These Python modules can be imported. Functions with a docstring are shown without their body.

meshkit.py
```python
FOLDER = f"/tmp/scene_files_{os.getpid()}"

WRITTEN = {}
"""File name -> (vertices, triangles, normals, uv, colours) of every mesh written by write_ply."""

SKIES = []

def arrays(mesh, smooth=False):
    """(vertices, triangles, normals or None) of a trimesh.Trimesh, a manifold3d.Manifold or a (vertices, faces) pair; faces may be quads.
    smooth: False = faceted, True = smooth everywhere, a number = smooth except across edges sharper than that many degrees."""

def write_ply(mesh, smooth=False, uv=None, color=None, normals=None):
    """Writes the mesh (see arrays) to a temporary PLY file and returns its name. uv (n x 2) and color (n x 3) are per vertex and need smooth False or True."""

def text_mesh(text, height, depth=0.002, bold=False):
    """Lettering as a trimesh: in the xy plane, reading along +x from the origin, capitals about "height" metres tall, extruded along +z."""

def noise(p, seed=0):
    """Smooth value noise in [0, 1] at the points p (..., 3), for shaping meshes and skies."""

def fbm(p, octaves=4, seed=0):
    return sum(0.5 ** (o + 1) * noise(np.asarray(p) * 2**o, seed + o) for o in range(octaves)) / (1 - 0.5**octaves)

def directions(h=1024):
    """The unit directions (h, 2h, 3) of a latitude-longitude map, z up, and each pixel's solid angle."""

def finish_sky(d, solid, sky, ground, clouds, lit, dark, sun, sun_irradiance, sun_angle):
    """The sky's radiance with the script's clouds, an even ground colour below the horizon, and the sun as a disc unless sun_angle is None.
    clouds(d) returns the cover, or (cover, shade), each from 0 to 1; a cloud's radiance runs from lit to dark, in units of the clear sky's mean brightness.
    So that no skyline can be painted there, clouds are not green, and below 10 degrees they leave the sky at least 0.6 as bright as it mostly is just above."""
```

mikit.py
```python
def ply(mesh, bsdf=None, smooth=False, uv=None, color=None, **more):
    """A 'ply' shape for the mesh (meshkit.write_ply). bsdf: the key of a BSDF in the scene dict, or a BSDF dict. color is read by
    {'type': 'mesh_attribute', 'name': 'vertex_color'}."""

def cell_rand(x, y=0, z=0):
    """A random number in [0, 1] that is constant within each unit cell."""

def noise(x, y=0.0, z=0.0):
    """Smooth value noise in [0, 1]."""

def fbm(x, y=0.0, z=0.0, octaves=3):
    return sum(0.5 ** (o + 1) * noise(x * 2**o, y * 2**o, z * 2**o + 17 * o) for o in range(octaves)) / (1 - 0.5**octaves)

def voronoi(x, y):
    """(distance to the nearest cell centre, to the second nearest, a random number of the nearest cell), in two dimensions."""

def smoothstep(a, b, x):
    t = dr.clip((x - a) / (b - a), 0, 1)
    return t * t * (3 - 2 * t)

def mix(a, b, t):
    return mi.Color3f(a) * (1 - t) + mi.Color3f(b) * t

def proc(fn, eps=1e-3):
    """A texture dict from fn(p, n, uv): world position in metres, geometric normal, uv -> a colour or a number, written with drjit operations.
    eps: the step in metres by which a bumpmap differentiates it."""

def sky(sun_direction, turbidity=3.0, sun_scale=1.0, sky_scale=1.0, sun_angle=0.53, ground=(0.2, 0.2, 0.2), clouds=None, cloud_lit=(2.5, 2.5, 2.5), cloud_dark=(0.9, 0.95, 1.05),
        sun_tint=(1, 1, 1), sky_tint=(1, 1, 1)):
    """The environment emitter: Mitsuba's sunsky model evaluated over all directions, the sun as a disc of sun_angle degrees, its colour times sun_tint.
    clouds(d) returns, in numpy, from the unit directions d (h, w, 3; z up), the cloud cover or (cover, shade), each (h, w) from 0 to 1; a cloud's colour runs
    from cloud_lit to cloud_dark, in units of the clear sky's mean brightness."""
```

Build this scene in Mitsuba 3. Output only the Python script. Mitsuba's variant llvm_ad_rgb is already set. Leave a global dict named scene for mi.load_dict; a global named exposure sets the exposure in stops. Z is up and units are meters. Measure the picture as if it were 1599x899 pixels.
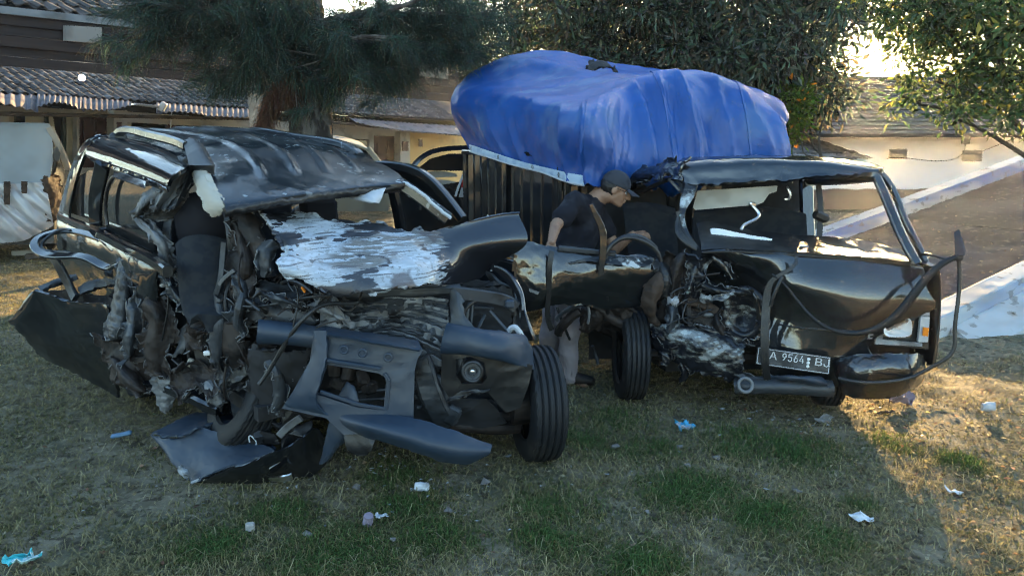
import math
import numpy as np, trimesh, drjit as dr, mitsuba as mi
import mikit, meshkit
from mikit import proc, noise, fbm, voronoi, smoothstep, mix
from scipy.interpolate import RectBivariateSpline, CubicSpline
from shapely.geometry import Polygon
import manifold3d as m3

# ---------------------------------------------------------------- camera, light, exposure
F, CZ = 1160.0, 1.8
PITCH = math.atan((449.5 - 228) / F)
exposure = 4.95
SUN_AZ, SUN_EL = math.radians(24.5), math.radians(11.3)
scene, labels = {'type': 'scene'}, {}
T = mi.ScalarTransform4f
scene['camera'] = {'type': 'perspective', 'fov': math.degrees(2 * math.atan(799.5 / F)), 'fov_axis': 'x', 'near_clip': 0.05, 'far_clip': 600.0,
    'to_world': T().look_at(origin=[0, 0, CZ], target=[0, math.cos(PITCH), CZ - math.sin(PITCH)], up=[0, 0, 1])}
scene['sky_light'] = mikit.sky([math.sin(SUN_AZ) * math.cos(SUN_EL), math.cos(SUN_AZ) * math.cos(SUN_EL), math.sin(SUN_EL)], turbidity=3.0, sun_scale=1.7, ground=(0.12, 0.11, 0.08), sky_tint=(.94, 1.0, 1.05), sun_tint=(.93, 1.0, 1.12))

# ---------------------------------------------------------------- measuring: where a line of sight meets a vertical plane or the ground
def ray(u, v):
    cx, cy = (u - 799.5) / F, -(v - 449.5) / F
    return np.array([cx, math.cos(PITCH) + cy * math.sin(PITCH), -math.sin(PITCH) + cy * math.cos(PITCH)])
def P(u, v, Y):
    d = ray(u, v)
    return np.array([0, 0, CZ]) + d * (Y / d[1])
def G(u, v, z=0.0):
    d = ray(u, v)
    return np.array([0, 0, CZ]) + d * ((z - CZ) / d[2])
def S(u, v, pl, off=0.0):
    a, b = np.array(pl[0], float), np.array(pl[1], float)
    t = (b - a) / np.linalg.norm(b - a)
    n = np.array([t[1], -t[0]])
    d = ray(u, v)
    k = (np.dot(a, n) + off) / np.dot(d[:2], n)
    return np.array([0, 0, CZ]) + d * k

# ---------------------------------------------------------------- mesh helpers
def cat(ms): return trimesh.util.concatenate([m for m in ms if m is not None])
def man(m):
    a = m.to_mesh()
    return trimesh.Trimesh(a.vert_properties[:, :3], a.tri_verts, process=False)
def grid_eval(rows, nu, nv):
    g = np.array(rows, float)
    R, C = g.shape[:2]
    a, b = np.linspace(0, 1, R), np.linspace(0, 1, C)
    uu, vv = np.linspace(0, 1, nu), np.linspace(0, 1, nv)
    return np.stack([RectBivariateSpline(a, b, g[..., k], kx=min(3, R - 1), ky=min(3, C - 1), s=0)(uu, vv) for k in range(3)], -1)
def ridged(p, f, seed, octaves=3):
    out, amp = 0, 1.0
    for o in range(octaves):
        out = out + amp * (1 - np.abs(2 * meshkit.noise(p * f * 2 ** o, seed + o) - 1) * 2)
        amp *= .5
    return out / 1.75
def creases(p, f, seed):
    """Straight sharp folds in several directions, as in crushed sheet metal, about -1 to 1."""
    r_ = np.random.default_rng(seed); out = 0; w = meshkit.noise(p * f * .7, seed)
    for k in range(4):
        d = r_.normal(size=3); d /= np.linalg.norm(d)
        x = (p @ d) * f * r_.uniform(.6, 1.5) + 1.4 * w + r_.random()
        out = out + (np.abs(2 * (x - np.floor(x)) - 1) - .5) * (1.0, .8, .6, .45)[k]
    return out / 1.1
def sheet(v, t):
    """A grid of points (nu, nv, 3) as a closed sheet of thickness t."""
    nu, nv = v.shape[:2]
    du, dv = np.gradient(v, axis=0), np.gradient(v, axis=1)
    n = np.cross(du, dv)
    n /= np.linalg.norm(n, axis=-1, keepdims=True) + 1e-12
    a, b = (v + n * t / 2).reshape(-1, 3), (v - n * t / 2).reshape(-1, 3)
    i, j = np.meshgrid(np.arange(nu - 1), np.arange(nv - 1), indexing='ij')
    q = np.stack([i * nv + j, (i + 1) * nv + j, (i + 1) * nv + j + 1, i * nv + j + 1], -1).reshape(-1, 4)
    N = nu * nv
    ring = np.concatenate([np.arange(nv), nv - 1 + nv * np.arange(1, nu), (nu - 1) * nv + np.arange(nv - 2, -1, -1), nv * np.arange(nu - 2, 0, -1)])
    r2 = np.roll(ring, -1)
    rim = np.stack([ring, r2, r2 + N, ring + N], -1)
    f = np.vstack([q, q[:, ::-1] + N, rim])
    f = np.vstack([f[:, [0, 1, 2]], f[:, [0, 2, 3]]])
    return trimesh.Trimesh(np.vstack([a, b]), f, process=False)
def patch(rows, nu=30, nv=40, t=.006, crumple=None, rag=0.0, seed=0, holes=None):
    if crumple and max(c[0] for c in crumple) >= .02 and nu < 70: nu, nv = int(nu * 1.7), int(nv * 1.7)
    v = grid_eval(rows, nu, nv)
    n = np.cross(np.gradient(v, axis=0), np.gradient(v, axis=1))
    n /= np.linalg.norm(n, axis=-1, keepdims=True) + 1e-12
    if crumple:
        for amp, f in crumple:
            k = ridged(v, f, seed + int(f * 7)) if amp < .009 else .4 * ridged(v, f, seed + int(f * 7)) + .8 * creases(v, f * .55, seed + int(f * 5))
            v = v + n * (amp * k)[..., None]
    if rag:
        w = np.zeros((nu, nv)); w[0], w[-1], w[:, 0], w[:, -1] = 1, 1, 1, 1
        w[1], w[-2], w[:, 1], w[:, -2] = np.maximum(w[1], .5), np.maximum(w[-2], .5), np.maximum(w[:, 1], .5), np.maximum(w[:, -2], .5)
        d = np.stack([meshkit.noise(v * 14, seed + k) - .5 + .6 * (meshkit.noise(v * 45, seed + 9 + k) - .5) for k in range(3)], -1)
        v = v + d * (w * rag * 2)[..., None]
    EDGE[:] = [v[0], v[-1], v[:, 0], v[:, -1]]
    return sheet(v, t)
EDGE = []
def curve(pts, n):
    pts = np.array(pts, float)
    if len(pts) < 3 or n <= len(pts):
        k = np.linspace(0, len(pts) - 1, max(n, len(pts)))
        return np.stack([np.interp(k, np.arange(len(pts)), pts[:, c]) for c in range(pts.shape[1])], 1)
    s = np.r_[0, np.cumsum(np.linalg.norm(np.diff(pts[:, :3], axis=0), axis=1) + 1e-9)]
    return CubicSpline(s, pts)(np.linspace(0, s[-1], n))
def sweep(pts, section, n=0, up=None, scale=None):
    """A closed section (k, 2) swept along points, capped."""
    p = curve(pts, n) if n else np.array(pts, float)
    r = np.ones(len(p)) if scale is None else np.interp(np.linspace(0, 1, len(p)), np.linspace(0, 1, len(scale)), scale)
    t = np.gradient(p, axis=0); t /= np.linalg.norm(t, axis=1, keepdims=True) + 1e-12
    a = np.zeros_like(p)
    ref = np.array([0, 0, 1.0]) if up is None else np.array(up, float)
    if abs(np.dot(ref, t[0])) > .95: ref = np.array([1.0, 0, 0])
    prev = ref
    for i in range(len(p)):
        x = prev - t[i] * np.dot(prev, t[i]); x /= np.linalg.norm(x) + 1e-12
        a[i], prev = x, x
    b = np.cross(t, a)
    sec = np.array(section, float); k = len(sec)
    v = p[:, None] + (sec[None, :, 0, None] * b[:, None] + sec[None, :, 1, None] * a[:, None]) * r[:, None, None]
    i, j = np.meshgrid(np.arange(len(p) - 1), np.arange(k), indexing='ij')
    q = np.stack([i * k + j, i * k + (j + 1) % k, (i + 1) * k + (j + 1) % k, (i + 1) * k + j], -1).reshape(-1, 4)
    f = np.vstack([q[:, [0, 1, 2]], q[:, [0, 2, 3]]])
    L = (len(p) - 1) * k
    f = np.vstack([f, [[0, m + 1, m] for m in range(1, k - 1)], [[L, L + m, L + m + 1] for m in range(1, k - 1)]])
    m = trimesh.Trimesh(v.reshape(-1, 3), f, process=False)
    m.invert()
    return m
def tube(pts, r, n=0, sides=8, scale=None):
    a = np.arange(sides) * 2 * np.pi / sides
    return sweep(pts, np.stack([np.cos(a), np.sin(a)], 1) * r, n, scale=scale)
def strip(pts, w, t, n=0, up=None, scale=None):
    c = min(w, t) * .2
    return sweep(pts, [(-w/2+c, -t/2), (w/2-c, -t/2), (w/2, -t/2+c), (w/2, t/2-c), (w/2-c, t/2), (-w/2+c, t/2), (-w/2, t/2-c), (-w/2, -t/2+c)], n, up, scale)
def hull(pts):
    return man(m3.Manifold.hull_points(np.array(pts, float)))
def cbox(size, c=.01, at=(0, 0, 0), rz=0.0, rx=0.0, ry=0.0):
    s = np.array(size) / 2; pts = []
    c = min(c, s.min() * .6)
    for x in (-1, 1):
        for y in (-1, 1):
            for z in (-1, 1):
                k = np.array([x, y, z])
                for ax in range(3):
                    q = k * s; o = np.full(3, c); o[ax] = 0
                    pts.append(q - k * o)
    m = hull(pts)
    m.apply_transform(trimesh.transformations.euler_matrix(rx, ry, rz, 'sxyz'))
    m.apply_translation(at)
    return m
def beam(a, b, w, h, c=.006, up=(0, 0, 1)):
    return strip([a, b], w, h, up=up)
def plate(poly, pl, thick=.006, off=0.0, holes=(), refine=0, crumple=None, seed=0, warp=None):
    """A polygon sighted on a vertical plane, as a plate with thickness, optionally crumpled."""
    a = np.array(pl[0], float); t = np.array(pl[1], float) - a; t /= np.linalg.norm(t); n = np.array([t[1], -t[0]])
    def to2(pts):
        w = np.array([S(u, v, pl, off) for u, v in pts])
        return np.stack([(w[:, :2] - a) @ t, w[:, 2]], 1)
    shape = Polygon(to2(poly), [to2(h) for h in holes]).buffer(0)
    m = trimesh.creation.extrude_polygon(shape, thick)
    if refine:
        v, f = trimesh.remesh.subdivide_to_size(m.vertices, m.faces, refine, max_iter=12)
        m = trimesh.Trimesh(v, f, process=True)
    q = m.vertices.copy()
    w = np.stack([a[0] + q[:, 0] * t[0] + (q[:, 2] - thick + off) * n[0], a[1] + q[:, 0] * t[1] + (q[:, 2] - thick + off) * n[1], q[:, 1]], 1)
    if crumple:
        for amp, fr in crumple:
            d = amp * ridged(np.c_[q[:, 0], q[:, 1], 0 * q[:, 0]], fr, seed + int(fr * 7))
            w[:, 0] += n[0] * d; w[:, 1] += n[1] * d
    if warp is not None: w = warp(w)
    m = trimesh.Trimesh(w, m.faces, process=False)
    m.fix_normals() if len(m.faces) < 4000 else None
    return m
def displace(m, amp, f, seed=0, octaves=3):
    n = m.vertex_normals
    m.vertices = m.vertices + n * (amp * ridged(m.vertices, f, seed, octaves))[:, None]
    return m
def refine(m, s):
    v, f = trimesh.remesh.subdivide_to_size(m.vertices, m.faces, s, max_iter=10)
    m = trimesh.Trimesh(v, f, process=True); m.merge_vertices()
    return m

# ---------------------------------------------------------------- scene entries
def obj(key, mesh, bsdf, smooth=35, label=None, cat=None, group=None, kind=None, color=None, **more):
    base, n = key, 1
    while key in scene:
        key = f'{base}_{n:03d}'; n += 1
    scene[key] = mikit.ply(mesh, bsdf, smooth=smooth, color=color, **more) if not isinstance(mesh, dict) else mesh
    tag(key, label, cat, group, kind)
    return key
def tag(key, label=None, cat=None, group=None, kind=None):
    e = {k: v for k, v in (('label', label), ('category', cat), ('group', group), ('kind', kind)) if v}
    if e: labels[key] = e
    return key
def at(mat): return T(mat.tolist() if hasattr(mat, 'tolist') else mat)
def frame(o, x, y, z):
    m = np.eye(4); m[:3, 0], m[:3, 1], m[:3, 2], m[:3, 3] = x, y, z, o
    return m

# ---------------------------------------------------------------- materials
def bsdf(key, color, rough=.5, spec=.5, metal=0.0, two=True, **kw):
    if callable(color): color = proc(color)
    elif not isinstance(color, dict): color = {'type': 'rgb', 'value': list(color)}
    if callable(rough): rough = proc(rough)
    b = {'type': 'principled', 'base_color': color, 'roughness': rough, 'specular': spec, 'metallic': metal, **kw}
    scene[key] = {'type': 'twosided', 'bsdf': b} if two else b
    return key
def dusty(c, d, f=3.0, lo=.45, hi=.75):
    return lambda p, n, uv: mix(c, d, smoothstep(lo, hi, fbm(p.x * f, p.y * f, p.z * f, 4)))
C3 = lambda *a: tuple(a)
bsdf('black_paint', dusty((.005, .006, .008), (.014, .013, .012), 4), lambda p, n, uv: .03 + .10 * smoothstep(.45, .8, fbm(p.x * 5, p.y * 5, p.z * 5, 3)), .85, clearcoat=.8, clearcoat_gloss=.97)
def _flaked(p, n, uv):
    k = fbm(p.x * 9, p.y * 9, p.z * 9, 4); s = fbm(p.x * 40, p.y * 12, p.z * 40, 2)
    c = mix((.010, .011, .013), (.10, .10, .10), smoothstep(.55, .6, .7 * k + .3 * s))
    return mix(c, (.42, .45, .46), smoothstep(.62, .65, .7 * k + .3 * s))
bsdf('flaked_paint', _flaked, .3, .5)
bsdf('roof_paint', lambda p, n, uv: mix(mix((.007, .011, .016), (.020, .025, .030), smoothstep(.4, .75, fbm(p.x * 2.2, p.y * 2.2, p.z * 2.2, 4))), (.20, .23, .24), smoothstep(.70, .76, fbm(p.x * 34, p.y * 34, p.z * 20, 2)) * smoothstep(.4, .6, fbm(p.x * 3, p.y * 3, 4, 2))),
     lambda p, n, uv: .12 + .22 * smoothstep(.35, .75, fbm(p.x * 4, p.y * 4, p.z * 4, 3)), .6, clearcoat=.3)
def _peeled(p, n, uv):
    a = fbm(p.x * 4.2, p.y * 4.2, p.z * 7, 4); s = fbm(p.x * 30, p.y * 30, p.z * 9, 3); b = fbm(p.x * 2.1 + 7, p.y * 2.1, p.z * 3.5, 3)
    c = mix((.50, .54, .57), (.30, .30, .28), smoothstep(.5, .68, b))
    c = mix(c, (.62, .66, .70), smoothstep(.55, .75, s))
    return mix(c, (.012, .013, .018), smoothstep(.565, .60, .72 * a + .28 * s))
bsdf('peeled_primer', _peeled, .45, .5)
def _scraped(p, n, uv):
    a = fbm(p.x * 5, p.y * 5, p.z * 7, 4); s = fbm(p.x * 16, p.y * 16, p.z * 30, 3)
    k = .66 * a + .34 * s
    g = fbm(p.x * 60, p.y * 60, p.z * 60, 2)
    k = k + .10 * (g - .5)
    c = mix((.010, .011, .015), (.07, .068, .062), smoothstep(.49, .54, k))
    c = mix(c, mix((.17, .23, .21), (.21, .22, .22), smoothstep(.4, .6, a)), smoothstep(.55, .58, k))
    return mix(c, (.40, .44, .44), smoothstep(.62, .66, k))
bsdf('scraped_paint', _scraped, .35, .5)
bsdf('bare_metal', dusty((.16, .165, .17), (.045, .043, .041), 7), .5, .5, .3)
bsdf('grey_steel', dusty((.048, .053, .060), (.014, .013, .013), 8), .45, .5, .35)
bsdf('rusty_steel', dusty((.028, .021, .018), (.009, .008, .008), 12), .6, .4, .2)
bsdf('rust_brown', dusty((.055, .037, .027), (.022, .017, .014), 14), .8, .3)
bsdf('grey_plastic', dusty((.018, .031, .052), (.036, .045, .060), 5), lambda p, n, uv: .34 + .25 * fbm(p.x * 7, p.y * 7, p.z * 7, 3), .5)
bsdf('black_plastic', dusty((.012, .012, .013), (.03, .028, .026), 9), .42, .5)
bsdf('rubber', dusty((.009, .010, .012), (.020, .019, .018), 7), .6, .35)
bsdf('interior_dark', dusty((.026, .026, .028), (.018, .017, .016), 6), .8, .3)  # dark base; the backing shapes inside the wrecks stand in for deep shade
bsdf('seat_cloth', dusty((.020, .023, .029), (.028, .030, .033), 20, .4, .6), .95, .1)
bsdf('seat_dark', (.016, .016, .02), .9, .2)
bsdf('beige_trim', dusty((.38, .355, .30), (.29, .265, .22), 6), .6, .3)
bsdf('pale_trim', (.42, .44, .46), .5, .4)
bsdf('chrome', (.72, .72, .72), .15, .5, 1.0)
bsdf('white_plastic', (.7, .7, .68), .5)
bsdf('white_paint', (.75, .76, .75), .5)
bsdf('amber_plastic', (.75, .22, .02), .2, .5)
bsdf('red_plastic', (.45, .02, .03), .2, .5)
bsdf('lamp_glass', (.70, .73, .75), .07, .8, .15, clearcoat=.6)
scene['window_glass'] = {'type': 'thindielectric', 'int_ior': 1.5}
bsdf('dark_glass', (.008, .009, .010), .05, .6, clearcoat=.5)
bsdf('concrete', dusty((.30, .29, .27), (.20, .19, .18), 3), .9, .2)
bsdf('skin', dusty((.27, .155, .10), (.22, .12, .08), 30), .5, .4)
bsdf('hair', (.012, .010, .009), .5, .4)
# ---------------------------------------------------------------- ground
def gz(x, y):
    p = np.stack([np.asarray(x, float), np.asarray(y, float), 0 * np.asarray(x, float)], -1)
    near = np.clip((16 - np.asarray(y, float)) / 4, 0, 1)
    return near * (.07 * (meshkit.fbm(p * .9, 3, 5) - .5) + .035 * (meshkit.fbm(p * 5, 3, 8) - .5)) - .012
def _soil(p, n, uv):
    a = fbm(p.x * 1.3, p.y * 1.3, 0, 4); b = fbm(p.x * 9, p.y * 9, 3, 4); c = fbm(p.x * 42, p.y * 42, 5, 2)
    base = mix((.110, .092, .062), (.172, .145, .100), smoothstep(.35, .65, b))
    base = mix(base, (.062, .066, .040), smoothstep(.42, .62, a) * .7)
    base = mix(base, (.24, .205, .145), smoothstep(.58, .75, c) * .6)
    return mix(base, (.028, .022, .016), smoothstep(.60, .72, fbm(p.x * 20 + 9, p.y * 20, 1, 3)) * .7)
bsdf('soil', _soil, .95, .1)
xs = np.r_[-200, -90, -45, -25, -16, np.arange(-11, 11.01, .05), 16, 25, 45, 90, 200]
ys = np.r_[-60, -20, -5, 0, np.arange(1.5, 11.0, .05), 11.5, 12, 13, 14, 16, 18, 22, 26, 40, 80, 150, 300]
gx, gy = np.meshgrid(xs, ys, indexing='ij')
obj('ground', sheet(np.stack([gx, gy, gz(gx, gy)], -1), .0), 'soil', smooth=True, kind='structure')
# ---------------------------------------------------------------- concrete ramp between two painted kerbs
RU, RV, RA, SL = np.array([.868, .497]), np.array([-.497, .868]), np.array([3.98, 7.07]), .194
def R3(s, v, z=0): 
    q = RA + RU * s + RV * v
    return np.array([q[0], q[1], max(SL * s, -.2) + z])
def _ramp(p, n, uv):
    a = fbm(p.x * 2, p.y * 2, p.z, 4); b = fbm(p.x * 14, p.y * 14, p.z * 14, 3)
    c = mix((.030, .032, .036), (.058, .059, .060), smoothstep(.35, .7, a))
    return mix(c, (.13, .12, .10), smoothstep(.62, .74, b) * .6)
bsdf('ramp_concrete', _ramp, .85, .25)
def solid(s0, s1, v0, v1, z0, z1, foot=None):
    pts = [R3(s, v, z) for s in (s0, s1) for v in (v0, v1) for z in (z1,)]
    low = [p * [1, 1, 0] + [0, 0, -.4] for p in pts]
    return hull(pts + low)
slabs = np.linspace(-.3, 13.5, 8)
for i in range(7):
    m = hull([R3(s, v, z) for s in (slabs[i] + .012, slabs[i+1] - .012) for v in (0.06, 2.68) for z in (0, -.25)])
    m = displace(refine(m, .07), .018, 5, i)
    k = obj('ramp' if i == 0 else 'ramp__slab', m, 'ramp_concrete', smooth=20, kind='structure' if i == 0 else None)
def _kerbpaint(p, n, uv):
    a = fbm(p.x * 1.7, p.y * 1.7, p.z * 5, 4); b = fbm(p.x * 9, p.y * 9, p.z * 12, 3)
    k = fbm(p.x * .8, p.y * .8, p.z * 3, 3)
    c = mix((.40, .43, .45), (.12, .20, .38), smoothstep(.40, .62, k) * smoothstep(.55, .8, 1 - dr.abs(n.z)))
    c = mix(c, (.26, .265, .265), smoothstep(.42, .75, a) * .7)
    c = mix(c, (.17, .165, .155), smoothstep(.62, .70, b) * .7)
    return mix(c, (.06, .06, .055), smoothstep(.68, .74, .4 * a + .6 * b))
bsdf('kerb_paint', _kerbpaint, .8, .2)
def kerb(key, v0, v1, s0, s1, h, label, slope=0):
    pts = []
    for s in np.linspace(s0, s1, 12):
        pts.append([R3(s, v0 - slope, 0)[:2].tolist() + [max(R3(s, 0, 0)[2] - .5, -.2)], R3(s, v0 - slope * .0, h - .005), R3(s, v0 + .02, h), R3(s, v1 - .02, h), R3(s, v1, h - .01), R3(s, v1, 0)[:2].tolist() + [max(R3(s, 0, 0)[2] - .5, -.2)]])
    g = np.array([[np.array(q, float) for q in r] for r in pts])
    nu, nv = g.shape[:2]
    v = g.reshape(-1, 3); i, j = np.meshgrid(np.arange(nu - 1), np.arange(nv), indexing='ij')
    q = np.stack([i * nv + j, (i + 1) * nv + j, (i + 1) * nv + (j + 1) % nv, i * nv + (j + 1) % nv], -1).reshape(-1, 4)
    f = np.vstack([q[:, [0, 1, 2]], q[:, [0, 2, 3]], [[0, m, m + 1] for m in range(1, nv - 1)], [[(nu-1)*nv, (nu-1)*nv + m + 1, (nu-1)*nv + m] for m in range(1, nv - 1)]])
    m = trimesh.Trimesh(v, f, process=False); m.fix_normals()
    m = displace(refine(m, .12), .006, 5, 3)
    obj(key, m, 'kerb_paint', smooth=30, label=label, cat='kerb wall')
kerb('kerb_wall', -.22, .05, -.15, 13.5, .20, 'weathered white and blue kerb wall along the near edge of the concrete ramp')
kerb('kerb_wall', 2.70, 2.95, -.6, 13.5, .20, 'weathered white and blue kerb wall along the far edge of the concrete ramp, behind the van')
# sloped concrete footing outside the near kerb
m = hull([R3(s, v, z) for s, v, z in ((.15, -.235, .05), (13.5, -.235, .03), (.15, -.235, -.4), (13.5, -.8, -2.0), (.2, -.5, -.12), (13.5, -.9, -.3), (13.5, -.235, -2))])
obj('ramp__footing', displace(refine(m, .15), .015, 4, 2), 'kerb_paint', smooth=30)

# ---------------------------------------------------------------- white building on the right, with tiled hip roof
WB = ((0, 21.0), (1, 21.05))
def _wall(p, n, uv):
    a = fbm(p.x * .8, p.z * .8, p.y, 4)
    c = mix((.85, .85, .86), (.78, .78, .78), smoothstep(.4, .7, a))
    return mix(c, (.17, .12, .10), smoothstep(.62, .58, p.z + .05 * noise(p.x * 3)))
bsdf('limewash', _wall, .9, .2)
def _tiles(p, n, uv):
    u, v = p.x / .24, p.z / .13
    e = dr.abs(u - dr.floor(u) - .5); k = v - dr.floor(v)
    c = mix((.10, .062, .045), (.16, .10, .075), cell_r(u, v))
    c = mix(c, (.06, .055, .045), smoothstep(.45, .65, fbm(p.x * 1.5, p.y * 1.5, p.z * 2, 3)))
    return mix(c, (.03, .02, .018), smoothstep(.42, .5, e) * .8)
def cell_r(u, v): return mikit.cell_rand(u, v, 4)
bsdf('far_roof_tile', _tiles, .85, .2)
def wpt(u, v, off=0): return S(u, v, WB, off)
e0, e1 = wpt(1232, 207), wpt(1700, 203)
bsdf('old_frame', (.30, .28, .25), .8, .2)
vents = [[(1389, 234), (1416, 234), (1416, 247), (1389, 247)], [(1503, 236), (1533, 236), (1533, 251), (1503, 251)]]
m = plate([(1222, 203), (1800, 199), (1800, 352), (1222, 352)], WB, .18, off=-.18, holes=vents)
obj('white_building__wall', m, 'limewash', smooth=False)
tag('white_building', 'low white rendered building with a brown tiled roof at right, beyond the ramp', 'building')
zE = 2.12; xa, xb = 7.6, 25.0
def wedge(p): return trimesh.Trimesh(np.array(p[0], float), p[1], process=False)
def roof_rows(a, b, c, d, n, lift=.03):
    """Rows of overlapping courses between the eave a-b and the ridge d-c."""
    ms = []
    a, b, c, d = (np.array(x, float) for x in (a, b, c, d))
    nn = np.cross(b - a, d - a); nn /= np.linalg.norm(nn)
    for i in range(n):
        t0, t1 = i / n, (i + 1.12) / n
        q = [a + (d - a) * t0 + nn * lift, b + (c - b) * t0 + nn * lift, b + (c - b) * min(t1, 1), a + (d - a) * min(t1, 1)]
        v = np.array(q + [x - nn * .025 for x in q])
        ms.append(trimesh.Trimesh(v, [[0, 1, 2], [0, 2, 3], [0, 5, 1], [0, 4, 5], [4, 6, 5], [4, 7, 6], [1, 5, 6], [1, 6, 2], [0, 3, 7], [0, 7, 4]], process=False))
    return cat(ms)
rid0, rid1 = (xa + 2.1, 25.0, 4.02), (xb, 25.0, 4.02)
m = roof_rows((xa - .5, 20.55, zE - .02), (xb, 20.55, zE - .02), rid1, rid0, 16)
obj('white_building__roof', m, 'far_roof_tile', smooth=False)
m = roof_rows((xa - .5, 29.4, zE), (xa - .5, 20.55, zE), rid0, (rid0[0], rid0[1] + .05, rid0[2]), 16)
obj('white_building__roof', m, 'far_roof_tile', smooth=False)
obj('white_building__wall', cbox((.18, 7.8, 2.6), .01, (xa + .1, 25.1, .8)), 'limewash', smooth=False)
obj('white_building__fascia', beam((xa - .5, 20.60, zE - .03), (xb, 20.60, zE - .03), .03, .12), 'rust_brown')
for i, h in enumerate(vents):
    f = np.array([wpt(u, v, -.06) for u, v in h])
    c = f.mean(0); w, hh = f[1, 0] - f[0, 0], f[0, 2] - f[2, 2]
    k = obj('white_building__vent', cat([beam(f[a_] , f[b_], .03, .05) for a_, b_ in ((0, 1), (3, 2))]), 'old_frame', smooth=False)
    for j in range(4):
        obj(k + '__slat', cbox((w, .09, .03), .004, c + [0, .0, (j - 1.5) * hh / 4], rx=.6), 'old_frame', smooth=False)
# wires and a meter box on its wall
mb = obj('meter_box', cbox((.22, .1, .22), .02, wpt(1508, 219, .07)), 'grey_steel', label='small grey junction box on the white wall above the right vent', cat='junction box')
obj('cable', tube([wpt(1508, 222, .03), wpt(1506, 235, .03), wpt(1440, 250, .03), wpt(1385, 248, .04)], .012, 14, 6), 'black_plastic', label='thin black cable sagging across the white wall between the two vents', cat='cable')
obj('cable', tube([wpt(1534, 236, .03), wpt(1560, 226, .03), wpt(1590, 214, .03)], .012, 8, 6), 'black_plastic', label='thin black cable rising to the right of the right vent on the white wall', cat='cable')
# second, paler gable roof farther back
obj('far_house__roof', roof_rows((5.2, 31, 3.1), (14.0, 31, 3.1), (12.0, 34.5, 4.5), (7.2, 34.5, 4.5), 12), 'far_roof_tile', smooth=False)
obj('far_house__wall', cbox((8.2, .2, 3.3), .01, (9.5, 31.6, 1.55)), 'limewash', smooth=False)
tag('far_house', 'distant house roof showing through the leaves above the low shed', 'house')
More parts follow.
